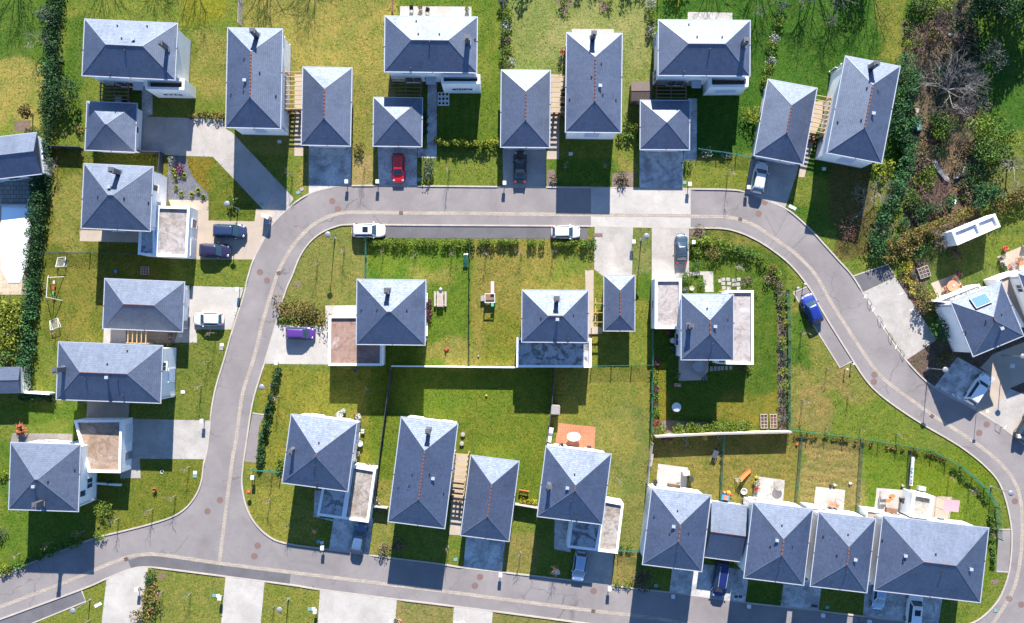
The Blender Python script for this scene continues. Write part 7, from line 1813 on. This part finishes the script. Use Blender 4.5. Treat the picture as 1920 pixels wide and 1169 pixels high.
for i, x in enumerate((-.34, -.17, 0, .17, .34)):
    m = MB(); m.box((x, 0, .74), (.15, 2.0, .045)); m.build('board', M['cane'], t)
for x in (-.68, .68):
    m = MB(); m.box((x, 0, .45), (.26, 1.9, .045)); m.build('bench', M['cane'], t)
for y in (-.7, .7):
    m = MB(); m.box((0, y, .40), (1.5, .07, .08)); m.tube((-.6, y, 0), (-.25, y, .7), .05, n=5); m.tube((.6, y, 0), (.25, y, .7), .05, n=5); m.build('leg', M['timber_grey'], t)
t = thing('kettle_grill', 827, 544, 'grey kettle grill at the head of the picnic table', 'grill')
MB().ball((0, 0, .75), .3, 12, .8).build('bowl', M['steel'], t, smooth=True)
for a in (0, 2.1, 4.2):
    m = MB(); m.tube((.15 * math.cos(a), .15 * math.sin(a), .6), (.32 * math.cos(a), .32 * math.sin(a), 0), .02, n=5); m.build('leg', M['black'], t)
t = thing('play_tower', 919, 560, 'small white play tower with a pink slide on the central lawn', 'playhouse', 0)
m = MB()
for x in (-.62, .62):
    for y in (-.55, .55): m.box((x, y, .75), (.1, .1, 1.5))
for y in (-.55, .55): m.box((0, y, 1.42), (1.16, .08, .14)); 
for x in (-.62, .62): m.box((x, 0, 1.42), (.08, 1.0, .14))
m.build('frame', M['white'], t)
m = MB(); m.box((0, 0, .8), (1.15, 1.0, .06)); m.build('platform', M['timber_dark'], t)
m = MB(); m.box((-.95, 0, .5), (.5, .7, .06)); m.box((-.95, 0, .25), (.4, .5, .44)); m.build('step', M['stone'], t)
m = MB(); m.rings([[(.1, .6 + 1.6 * u, 1.0 - .9 * u), (.52, .6 + 1.6 * u, 1.0 - .9 * u), (.52, .6 + 1.6 * u, 1.12 - .9 * u), (.1, .6 + 1.6 * u, 1.12 - .9 * u)] for u in (0, .3, .7, 1)]); m.build('slide', M['pink'], t)
m = MB(); m.box((.35, -.8, .9), (.4, .5, .06)); m.build('canopy', M['green'], t)
table(1075, 818, .88, .60, 'oval white garden table on the red tiled terrace', 'white', True, 0, .75)
t = thing('garden_bench', 1031, 815, 'white covered sunlounger beside the blue-black fence', 'sun lounger', 80)
m = MB(); m.box((0, 0, .35), (1.9, .6, .14)); m.build('cushion', M['white'], t)
m = MB(); m.box((.75, 0, .56), (.7, .6, .12), m=Matrix.Rotation(R(-14), 4, 'Y')); m.build('backrest', M['white'], t)
for x in (-.8, .6):
    m = MB(); m.box((x, 0, .14), (.08, .5, .27)); m.build('leg', M['white'], t)
chair(1052.5, 834, 20, 'dark garden chair at the left of the red tiled terrace', 'black'); chair(1104, 839, -10, 'dark garden chair at the right of the red tiled terrace', 'black')
for x, y, l in ((868, 815, 'upper'), (866, 832, 'lower')):
    m = MB(); m.lathe((0, 0, 0), [(.2, 0), (.3, .15), (.28, .3), (.1, .34)], 12); o = m.build('garden_stone', M['stone'], smooth=True); o.location = ptq(x, y); tag(o, '%s of two pale round stones beside the long lower house' % l, 'stone', 'pale round stones')
# north side of the cracked-garage house
pot_plant(638.5, 777, .42, 'big white pot with white bloom at the north wall of the cracked-garage house', 'leaf_white', 'white', .5); pot_plant(645.5, 770, .28, 'small white pot above the big white one', 'leaf_white', 'white', .4)
pot_plant(673, 781, .34, 'white pot at the upper right corner of the cracked-garage house', 'leaf_white', 'white', .5); pot_plant(667, 780, .22, 'little terracotta pot beside a white one', 'leaf_brown', 'terra_pot', .3)
chair(681, 808, 90, 'white garden chair at the east wall of the cracked-garage house'); pot_plant(676.5, 831, .36, 'white tub by the east wall of the cracked-garage house', None, 'white', .6); pot_plant(672, 850, .3, 'white tub near the cracked flat garage', 'leaf_grey', 'white', .5)
for x, y, l in ((690, 872, 'left'), (700, 872, 'right')): pot_plant(x, y, .3, '%s flower tub on top edge of the cracked flat garage' % l, 'leaf_olive', 'stone', .4)
# firepit, sprinkler etc
m = MB(); m.lathe((0, 0, 0), [(.32, 0), (.32, .22), (.24, .22), (.22, .05)], 16); o = m.build('fire_pit', M['rust']); o.location = ptq(667, 695); tag(o, 'round rusty fire pit below the rust-brown flat roof', 'fire pit')
def windsock(x, y, label, c1, hh=2.2):
    t = thing('garden_flag', x, y, label, 'flag'); m = MB(); m.tube((0, 0, 0), (0, 0, hh), .025, n=6); m.build('post', M['steel'], t)
    m = MB(); m.rings([[(0, .1, hh - .02), (.02, 0, hh - .2), (-.02, 0, hh - .2)], [(.6, -.42, hh - .12), (.62, -.5, hh - .22), (.58, -.5, hh - .22)]]); m.build('cloth', M[c1], t)
windsock(1153.5, 893, 'pale blue pennant on a thin pole right of the red tiled terrace house', 'shutter')
t = thing('garden_flag', 470, 921, 'red round sign on a short post in the lower left corner lawn', 'sign'); m = MB(); m.tube((0, 0, 0), (0, 0, .9), .025, n=6); m.build('post', M['steel'], t)
MB().ball((0, 0, .95), .26, 12, .8).build('sign_head', M['red'], t, smooth=True)
# terraces of the row
chair(1227.5, 906.5 - 4, 10, 'dark garden chair on the first row house\'s terrace', 'black')
t = thing('kettle_grill', 1284.5, 886, 'white and black gas grill on the first row house\'s terrace', 'grill', 10)
m = MB(); m.box((0, 0, .45), (.9, .5, .7)); m.build('cabinet', M['white'], t); m = MB(); m.box((0, 0, .95), (.8, .5, .28)); m.build('lid', M['white'], t); m = MB(); m.box((-.75, 0, .8), (.5, .08, .05)); m.build('handle', M['steel'], t)
bin_(1293.5, 897, 'black wheeled bin beside the first row house\'s terrace')
def bench(x, y, rz, label, mat, L=1.7):
    t = thing('garden_bench', x, y, label, 'bench', rz, 'garden benches')
    m = MB()
    for i in (-.14, 0, .14): m.box((0, i, .45), (L, .11, .05))
    m.build('seat', M[mat], t)
    m = MB(); m.box((0, .26, .72), (L, .05, .4)); m.build('backrest', M[mat], t)
    for s in (-.42, .42):
        m = MB(); m.box((L * s, .02, .21), (.07, .42, .42)); m.build('leg', M[mat], t)
bench(1262, 910.5, -8, 'brown timber bench at the north wall of the first row house', 'timber_dark')
slide(1391, 892, 35, 'orange slide with a white ladder in the second row garden', 'orange', 'white', 1.9)
t = thing('plastic_tub', 1394, 921, 'white oval plastic tub on the second row lawn', 'tub'); m = MB(); m.lathe((0, 0, 0), [(.3, 0), (.42, .3), (.36, .3), (.28, .05)], 16); m.build('basin', M['white'], t)
t = thing('toy_car', 1358, 932, 'blue and orange toy car on the lawn at the link garage', 'toy', -10)
m = MB(); m.box((0, 0, .4), (1.05, .65, .42)); m.build('body', M['blue'], t); m = MB(); m.box((.05, 0, .66), (.5, .5, .12)); m.build('roof', M['orange'], t)
for x in (-.36, .36):
    for y in (-.34, .34):
        m = MB(); m.tube((x, y - .05, .17), (x, y + .05, .17), .17, n=12); m.build('wheel', M['black'], t)
t = thing('toy_trike', 1366, 925, 'yellow ringed toy beside the blue toy car', 'toy'); m = MB(); m.tube((0, 0, .05), (0, 0, .3), .34, .26, 14); m.build('body', M['yellow'], t); m = MB(); m.tube((-.7, .1, .12), (-.45, .1, .12), .2, n=10); m.build('wheel', M['orange'], t); m = MB(); m.tube((-.4, .15, .5), (.45, -.15, .35), .05, n=6); m.build('handle', M['red'], t)
table(1458, 909.5, .65, .65, 'round grey table on the second row house\'s terrace', 'stone', True)
bare_tree(1446, 913, 1.5, 1.0, 'twig', 'leafless potted twig tree beside the round grey table', 'potted_tree', levels=3, limbs=5, cat='tree')
pot_plant(1416.5, 915, .3, 'red pot on the second row house\'s terrace', 'leaf_red', 'red', .4); pot_plant(1416.5, 906, .3, 'white pot on the second row house\'s terrace', 'leaf_white', 'white', .4)
for i, (x, y, l) in enumerate(((1556, 944, 'red chair left of the rosy planks'), (1565, 946, 'red chair right of its neighbour'))): chair(x, y, 15 + 40 * i, '%s on the third row house\'s terrace' % l, 'terra_pot')
windsock(1567, 934, 'thin grey parasol pole on the third row house\'s terrace', 'steel', 1.8)
for x, y, mt, l in ((1557, 910, 'black', 'black watering can left of a white one'), (1564, 909.5, 'white', 'white watering can on the third row lawn'), (1593, 906, 'white', 'white bucket left of the green fence'), (1691, 910.5, 'stone', 'pale bucket on the end house\'s terrace')):
    t = thing('watering_can', x, y, l, 'watering can'); m = MB(); m.lathe((0, 0, 0), [(.14, 0), (.16, .28), (.12, .3)], 12); m.build('can', M[mt], t); m = MB(); m.tube((.12, 0, .12), (.36, 0, .32), .025, n=5); m.build('spout', M[mt], t)
bin_(1689, 937, 'black wheeled bin on the end house\'s terrace'); bin_(1699, 935, 'white lidded wheeled bin on the end house\'s terrace', 'black', 'white')
t = thing('storage_chest', 1668, 957, 'dark brown storage chest on the rust-stained terrace', 'chest', -8); m = MB(); m.box((0, 0, .32), (1.3, .65, .64)); m.build('box', M['timber_dark'], t); m = MB(); m.box((0, 0, .68), (1.38, .72, .07)); m.build('lid', M['timber_dark'], t)
table(1655, 927, .5, .5, 'small grey timber table on the rust-stained terrace', 'timber_grey'); table(1652, 939, .4, .4, 'little pale timber table on the rust-stained terrace', 'stone', h=.45)
t = thing('air_conditioner', 1725, 915, 'grey box unit above the white block of the end house', 'air conditioner', -8); m = MB(); m.box((0, 0, .35), (.9, .5, .7)); m.build('case', M['greycover'], t); m = MB(); m.tube((-.1, -.26, .36), (-.1, -.28, .36), .26, n=16); m.build('fan_grille', M['black'], t)
# pink canopy
t = thing('fabric_canopy', 1768, 942, 'pink fabric canopy on four posts right of the white block', 'canopy', -6)
m = MB(); 
for i in range(6): m.face([(-1.0 + i * .33, -.75, 2.2 - (.06 if i % 2 else 0)), (-1.0 + (i + 1) * .33, -.75, 2.2 - (0 if i % 2 else .06)), (-1.0 + (i + 1) * .33, .75, 2.3 - (0 if i % 2 else .06)), (-1.0 + i * .33, .75, 2.3 - (.06 if i % 2 else 0))])
m.build('cloth', M['pink'], t)
for x in (-.95, .93):
    for y in (-.7, .7):
        m = MB(); m.tube((x, y, 0), (x, y, 2.15), .03, n=6); m.build('post', M['steel'], t)
# banner along the fence: rolled strip of printed tarpaulin
t = thing('printed_banner', 1706.5, 883, 'long white banner with blue and red print along the wire fence', 'banner', 86)
m = MB(); m.box((0, 0, .52), (3.7, .42, .04)); m.build('tarpaulin', M['white'], t)
m = MB()
for i, u in enumerate((-1.2, -.7, -.2, .3)): m.box((u, .02, .548), (.32, .2, .012)); m.box((u + .05, -.12, .548), (.1, .05, .012))
m.build('blue_print', M['blue'], t)
m = MB(); m.box((-1.55, 0, .548), (.25, .26, .012)); m.build('red_print', M['red'], t)
for u in (-1.8, 0, 1.8):
    m = MB(); m.box((u, 0, .25), (.08, .08, .5)); m.build('post', M['timber_grey'], t)
# hedged garden
for i, (x, y) in enumerate(((1356, 524), (1365, 524), (1376, 526), (1356, 532), (1367, 532), (1384, 533), (1385, 524), (1357, 540), (1366, 541), (1376, 534), (1385, 541), (1350, 527))):
    m = MB(); g = random.Random(i); m.box((0, 0, .02), (.5, .42, .05)); o = m.build('stepping_stone', M['stone']); o.location = ptq(x, y); o.rotation_euler.z = g.uniform(-.15, .15)
    tag(o, 'pale square stepping stone of the patch above the flat-winged house', 'stepping stone', 'stepping stone patch')
for i, x in enumerate((1334, 1341, 1348, 1354.5, 1362, 1370)):
    m = MB(); m.box((0, 0, .02), (.36, .62 - .03 * i, .05)); o = m.build('stepping_stone', M['stone']); o.location = ptq(x, 692 - i * .4)
    tag(o, 'grey stepping stone in the shade below the flat-winged house', 'stepping stone', 'shaded stepping stones')
table(1307, 687, .75, .75, 'round garden table in the shade of the blue-grey terrace', 'steel', True)
pot_plant(1320, 709, .36, 'white-rimmed tub at the corner of the blue-grey terrace', 'leaf_grey', 'stone', .5); pot_plant(1296, 541, .3, 'pale round pot by the left flat wing', None, 'cane', .4); pot_plant(1283.5, 544, .26, 'grey pot by the left flat wing', 'leaf_grey', 'steel', .35)
pot_plant(1366, 545, .22, 'white pot among the stepping stones', 'leaf_white', 'white', .3)
t = thing('rain_barrel', 1259, 639, 'dark water barrel with a round lid at the left wall of the flat-winged house', 'barrel'); m = MB(); m.lathe((0, 0, 0), [(.3, 0), (.36, .45), (.32, .95)], 16); m.build('barrel', M['steel'], t, smooth=True); m = MB(); m.lathe((0, 0, .95), [(.34, 0), (.34, .05), (.1, .07)], 16); m.build('lid', M['white'], t)
pot_plant(1260.5, 654, .25, 'small pot below the water barrel', 'leaf_grey', 'stone', .35); pot_plant(1253, 625, .26, 'reddish pot above the water barrel', 'leaf_purple', 'terra_pot', .35)
t = thing('garden_chest', 1270, 722, 'small red and white toy box on the shaded lawn', 'toy box', -4); m = MB(); m.box((0, 0, .18), (.8, .42, .36)); m.build('box', M['cane'], t)
for x, c in ((-.2, 'red'), (.05, 'yellow'), (.25, 'pink')):
    m = MB(); m.ball((x, 0, .38), .12, 8); m.build('toy', M[c], t)
t = thing('rotary_dryer', 1264, 762, 'white round rotary clothes dryer on the shaded lawn', 'clothes dryer'); m = MB(); m.tube((0, 0, 0), (0, 0, 1.7), .03, n=6); m.build('pole', M['steel'], t)
m = MB()
for i in range(4): a = i * math.pi / 2 + .3; m.tube((0, 0, 1.3), (.62 * math.cos(a), .62 * math.sin(a), 1.75), .025, n=5)
m.build('arm', M['white'], t)
m = MB(); m.lathe((0, 0, 1.62), [(.60, 0), (.55, .12), (.3, .2), (.05, .22)], 16); m.build('cover', M['white'], t, smooth=True)
# garden below the long pale wall
t = thing('barrow', 1339, 851, 'dark blue wheelbarrow at the green mesh fence', 'wheelbarrow', 70); m = MB(); m.rings([[(-.35, -.2, .3), (.35, -.2, .3), (.35, .2, .3), (-.35, .2, .3)], [(-.5, -.34, .62), (.5, -.34, .62), (.5, .34, .62), (-.5, .34, .62)]]); m.build('tray', M['fence_dark'], t)
for s in (-.22, .22):
    m = MB(); m.tube((.5, s, .35), (-1.0, s * 1.3, .62), .025, n=5); m.build('handle', M['steel'], t)
m = MB(); m.tube((.62, -.05, .2), (.62, .05, .2), .2, n=12); m.build('wheel', M['black'], t)
bench(1220, 862, 82, 'brown timber bench against the grey fence above the row', 'timber_grey', 1.6)
planter(1250, 822.5, 1.6, .45, 'long timber trough in the shade of the long pale wall', 'timber_dark', 3, (2, 1), 'leaf_brown', .35)
chair(1320.5, 820.5, 15, 'yellow and blue garden chair in the shade of the long pale wall', 'yellow')
m = MB()
for i in range(16): a = 6.283 * i / 16; b_ = 6.283 * (i + 1) / 16; m.tube((.26 * math.cos(a), .26 * math.sin(a), .04), (.26 * math.cos(b_), .26 * math.sin(b_), .04), .03, n=5)
o = m.build('hoop', M['steel']); o.location = ptq(1349, 820); tag(o, 'grey hoop lying in the shade of the long pale wall', 'hoop')
for x, y, l in ((1355.5, 852, 'upper'), (1355, 867, 'lower')):
    m = MB()
    for i in range(14): a = 6.283 * i / 14; b_ = 6.283 * (i + 1) / 14; m.tube((.2 * math.cos(a), .2 * math.sin(a), .07), (.2 * math.cos(b_), .2 * math.sin(b_), .07), .06, n=6)
    o = m.build('tyre', M['black']); o.location = ptq(x - 3, y); tag(o, '%s of two small tyres at the green mesh fence' % l, 'tyre', 'small tyres')
for i, (x, y) in enumerate(((1285, 826), (1288, 828), (1283, 845))):
    m = MB(); m.tube((-.5, .4, .05), (.3, -.35, .05), .025, n=5); m.box((.34, -.38, .06), (.22, .08, .05), .7); o = m.build('rake', M['steel' if i < 2 else 'rust']); o.location = ptq(x, y); o.rotation_euler.z = -.9 * i
    tag(o, ('grey rake lying in the shade of the long pale wall, the upper one', 'grey rake lying in the shade of the long pale wall, the lower one', 'rust-red rake lying on the shaded lawn')[i], 'rake')
# right hand terraces
t = thing('garden_table', 1781, 537, 'round dark red table with a white bowl on the right terrace', 'table'); k = 22
m = MB(); m.prism([(.72 * math.cos(6.283 * i / k), .72 * math.sin(6.283 * i / k)) for i in range(k)], .69, .74, bottom=True); m.build('table_top', M['terra_pot'], t); m = MB(); m.tube((0, 0, 0), (0, 0, .69), .06, n=8); m.build('leg', M['timber_dark'], t)
m = MB(); m.lathe((.1, .1, .74), [(.08, 0), (.16, .1), (.13, .1), (.05, .03)], 12); o = m.build('fruit_bowl', M['white']); o.location = t.location; tag(o, 'white bowl on the round dark red table', 'bowl')
for i, (x, y, rz) in enumerate(((1786, 524, 170), (1794, 538, 90), (1770, 541, -70), (1775, 549, -20))): chair(x, y, rz, ('red timber chair above the round dark red table', 'red timber chair right of the round dark red table', 'red timber chair left of the round dark red table', 'red timber chair below the round dark red table')[i], 'terra_pot')
for x, y, l in ((1873, 486, 'topmost'), (1876, 496, 'middle'), (1881, 503, 'lowest')): pot_plant(x, y, .22, '%s grey pot along the upper right terrace edge' % l, 'leaf_grey', 'steel', .35)
pot_plant(1882, 467, .3, 'red pot on the grass above the upper right terrace', 'leaf_red', 'red', .35); pot_plant(1918, 463, .34, 'stone pot at the right edge of the upper right terrace', 'leaf_brown', 'stone', .5)
chair(1896, 497, 30, 'dark garden chair on the upper right terrace, left', 'steel'); chair(1908, 487, 10, 'dark garden chair on the upper right terrace, right', 'timber_dark')
t = thing('bench_swing', 1893, 560, 'orange timber rail frame beside the turned house', 'trellis', -66); m = MB(); m.box((0, 0, 3.1), (3.8, .09, .09)); m.build('rail', M['timber'], t)
for u in (-1.7, 0, 1.7):
    m = MB(); m.box((u, .3, 3.05), (.09, .8, .09)); m.build('bracket', M['timber'], t)
    m = MB(); m.box((u, 0, 1.52), (.09, .09, 3.05)); m.build('post', M['timber'], t)
t = thing('post_lamp', 1831, 768, 'low thin post lamp between the shaded bay and the road', 'lamp'); m = MB(); m.tube((0, 0, 0), (0, 0, 2.5), .035, n=6); m.build('post', M['steel'], t); m = MB(); m.box((0, 0, 2.55), (.4, .3, .1)); m.build('lamp_head', M['white'], t)
for x, y, l in ((1583.4, 692.6, 'at the lower lay-by corner, left'), (1595, 682.5, 'at the lower lay-by corner, right'), (1492, 541, 'at the upper lay-by corner, left'), (1505, 534, 'at the upper lay-by corner, right')):
    t = thing('bollard_lamp', x, y, 'short bollard lamp ' + l, 'bollard', 0, 'bollard lamps at the lay-by'); m = MB(); m.tube((0, 0, 0), (0, 0, .9), .05, n=8); m.build('post', M['steel'], t); m = MB(); m.lathe((0, 0, .9), [(.11, 0), (.14, .12), (.06, .18)], 10); m.build('lamp_head', M['white'], t)
# wild garden bits
t = thing('garden_bench', 1716, 216, 'weathered grey bench in the wild garden', 'bench', 85); m = MB(); m.box((0, 0, .45), (1.5, .5, .08)); m.build('seat', M['timber_grey'], t)
for s in (-.6, .6):
    m = MB(); m.box((s, 0, .2), (.08, .45, .4)); m.build('leg', M['timber_grey'], t)
t = thing('compost_box', 1718, 238, 'teal compost box in the wild garden', 'compost box', 5); m = MB(); m.box((0, 0, .4), (.5, 1.2, .8)); m.build('box', M['teal'], t); m = MB(); m.box((0, 0, .83), (.58, 1.28, .06)); m.build('lid', M['teal'], t)
for x, y, rz, L, l in ((1754, 311, -58, 1.5, 'upper of two grey stone slabs on the slope'), (1768, 330, -50, 2.1, 'lower of two grey stone slabs on the slope')):
    m = MB(); m.prism([(-L / 2, -.28), (L * .3, -.32), (L / 2, -.05), (L * .4, .27), (-L * .45, .3)], 0, .3); o = m.build('stone_slab', M['stone']); o.location = ptq(x, y); o.rotation_euler.z = R(rz); tag(o, l, 'stone')
t = thing('rowing_boat', 1798, 325, 'old grey boat-shaped trough in the shade of the wild garden', 'trough', 52); m = MB(); m.rings([[(x, -w, .1), (x, -w * 1.3, .42), (x, w * 1.3, .42), (x, w, .1)] for x, w in ((-1.0, .04), (-.5, .2), (.3, .22), (1.0, .05))]); m.build('hull', M['timber_grey'], t)
m = MB(); m.lathe((0, 0, 0), [(.5, 0), (.52, .08), (.45, .1), (.1, .06)], 18); o = m.build('bird_bath', M['steel']); o.location = ptq(1789, 67); o.scale = (1.5, .6, 1); tag(o, 'grey-blue oval basin in the dark shade at the top right', 'basin')
t = thing('brick_post', 1782, 381, 'white stone gatepost beside the right dark round shrub', 'post'); m = MB(); m.box((0, 0, .5), (.45, .45, 1.0)); m.build('shaft', M['stone'], t); m = MB(); m.box((0, 0, 1.04), (.55, .55, .08)); m.build('cap', M['white_cap'], t)
# top terraces
for x, y, rz, l in ((772, 18, 180, 'left black chair on the broad roof\'s north terrace'), (802, 22, 160, 'right black chair on the broad roof\'s north terrace')): chair(x, y, rz, l, 'black')
pot_plant(789, 17, .26, 'yellow straw pot on the broad roof\'s north terrace', 'leaf_olive', 'cane', .35); pot_plant(876, 20, .26, 'grey pot at the right end of the broad roof\'s north terrace', 'leaf_lime', 'steel', .35)
t = thing('paving_grid', 831.5, 186, 'white gravel square with dark round plants below the broad roof\'s porch', 'flower bed'); m = MB(); m.box((0, 0, .03), (1.5, 1.75, .06)); m.build('gravel_square', M['white_cap'], t)
for i in range(3):
    for j in range(3):
        o = MB().ball((-.48 + .48 * i, -.58 + .58 * j, .12), .17, 8).build('plant_ball', M['leaf_dark'], t)
for i, (y, l) in enumerate(((214, 'topmost'), (222, 'second'), (237, 'third'), (250, 'lowest'))): pot_plant(797.5, y, .2 if i == 0 else .32, '%s dark pot beside the red car\'s garage wall' % l, 'leaf_dark', 'black', .4)
for i, (x, y) in enumerate(((1055, 172), (1055, 181), (1054, 200))): pot_plant(x, y, .26, ('upper', 'middle', 'lower')[i] + ' dark pot under the reddish pergola', 'leaf_dark', 'black', .4)
t = thing('storage_chest', 1517, 262, 'heap of dark firewood below the yellow pergola at the tilted house', 'firewood', -10)
for i in range(7):
    for j in range(3):
        m = MB(); m.tube((-.55 + .18 * i + .09 * (j % 2), -.3, .1 + .15 * j), (-.55 + .18 * i + .09 * (j % 2), .3, .1 + .15 * j), .085, n=7); m.build('log', M['timber_dark'], t)
table(225, 190, .5, .4, 'grey table in the shade between the top left house and garage', 'timber_grey'); chair(237, 189, 30, 'dark chair in the shade between the top left house and garage', 'black')
t = thing('heat_pump', 306.5, 378, 'white heat pump at the wall of the square house beside the gravel bed', 'heat pump', 0); m = MB(); m.box((0, 0, .45), (.4, .9, .9)); m.build('case', M['white'], t); m = MB(); m.tube((.2, .05, .5), (.225, .05, .5), .32, n=18); m.build('fan_grille', M['black'], t)
t = thing('utility_cabinet', 502.5, 408, 'white and grey utility cabinet at the road end of the worn driveway', 'cabinet', -25); m = MB(); m.box((0, 0, .7), (.95, .45, 1.4)); m.build('case', M['white'], t); m = MB(); m.box((0, 0, 1.43), (1.02, .52, .07)); m.build('lid', M['greycover'], t); m = MB(); m.box((.02, -.235, .7), (.8, .02, 1.2)); m.build('door', M['greycover'], t)
bin_(505, 418, 'grey wheeled bin by the utility cabinet', 'steel', 'steel')
t = thing('white_tube', 304, 885, 'white hose ring on the lawn below the lower left driveway', 'hose')
m = MB()
for i in range(14): a = 6.283 * i / 16; b_ = 6.283 * (i + 1) / 16; m.tube((.22 * math.cos(a), .22 * math.sin(a), .04), (.22 * math.cos(b_), .22 * math.sin(b_), .04), .035, n=5)
m.build('hose', M['white'], t)
tuft(292, 918, .5, .6, 'leaf_red', 'reddish grass clump on the lower left kerb lawn')
for x, y, l in ((743, 1162, 'left'), (750, 1164, 'right')): pot_plant(x, y, .26, '%s small pot at the lower right of the wide bottom driveway' % l, 'leaf_lime' if l == 'left' else 'leaf_red', 'white', .3)
bench(982, 922, -10, 'orange-brown folding lounger above the yellow flowers', 'orange', 1.3)
t = thing('storm_drain', 1380, 1119, 'left of two black drain lids on the van\'s driveway', 'drain'); m = MB(); m.box((0, 0, .04), (.42, .34, .05)); m.build('lid', M['iron'], t)
for x, y, l in ((1388, 1119, 'right of two black drain lids on the van\'s driveway'), (1524, 1136, 'left of two dark drain lids below the second row house'), (1530, 1137, 'right of two dark drain lids below the second row house')):
    t = thing('storm_drain', x, y, l, 'drain'); m = MB(); m.box((0, 0, .04), (.42, .34, .05)); m.build('lid', M['iron'], t)

for x, y, l in ((1629.5, 567, 'topmost'), (1649, 599, 'second from the top'), (1669, 631, 'third from the top'), (1691, 662, 'lowest')):
    t = thing('bike_hoop', x, y, 'dark steel hoop at the kerb of the pale parking bay, ' + l, 'bike hoop', -62, 'steel hoops of the pale parking bay')
    m = MB(); m.path([Vector((-.4, 0, 0)), Vector((-.4, 0, .45)), Vector((-.3, 0, .55)), Vector((.3, 0, .55)), Vector((.4, 0, .45)), Vector((.4, 0, 0))], .028, n=6); m.build('hoop', M['dark_wire'], t)
    for u in (-.45, .45): m = MB(); m.tube((u, 0, 0), (u, 0, .03), .1, n=10); m.build('foot_plate', M['steel'], t)
t = thing('bike_hoop', 1871, 798, 'dark steel hoop at the road edge of the right hand parking', 'bike hoop', -35); m = MB(); m.path([Vector((-.4, 0, 0)), Vector((-.4, 0, .45)), Vector((-.3, 0, .55)), Vector((.3, 0, .55)), Vector((.4, 0, .45)), Vector((.4, 0, 0))], .028, n=6); m.build('hoop', M['dark_wire'], t)
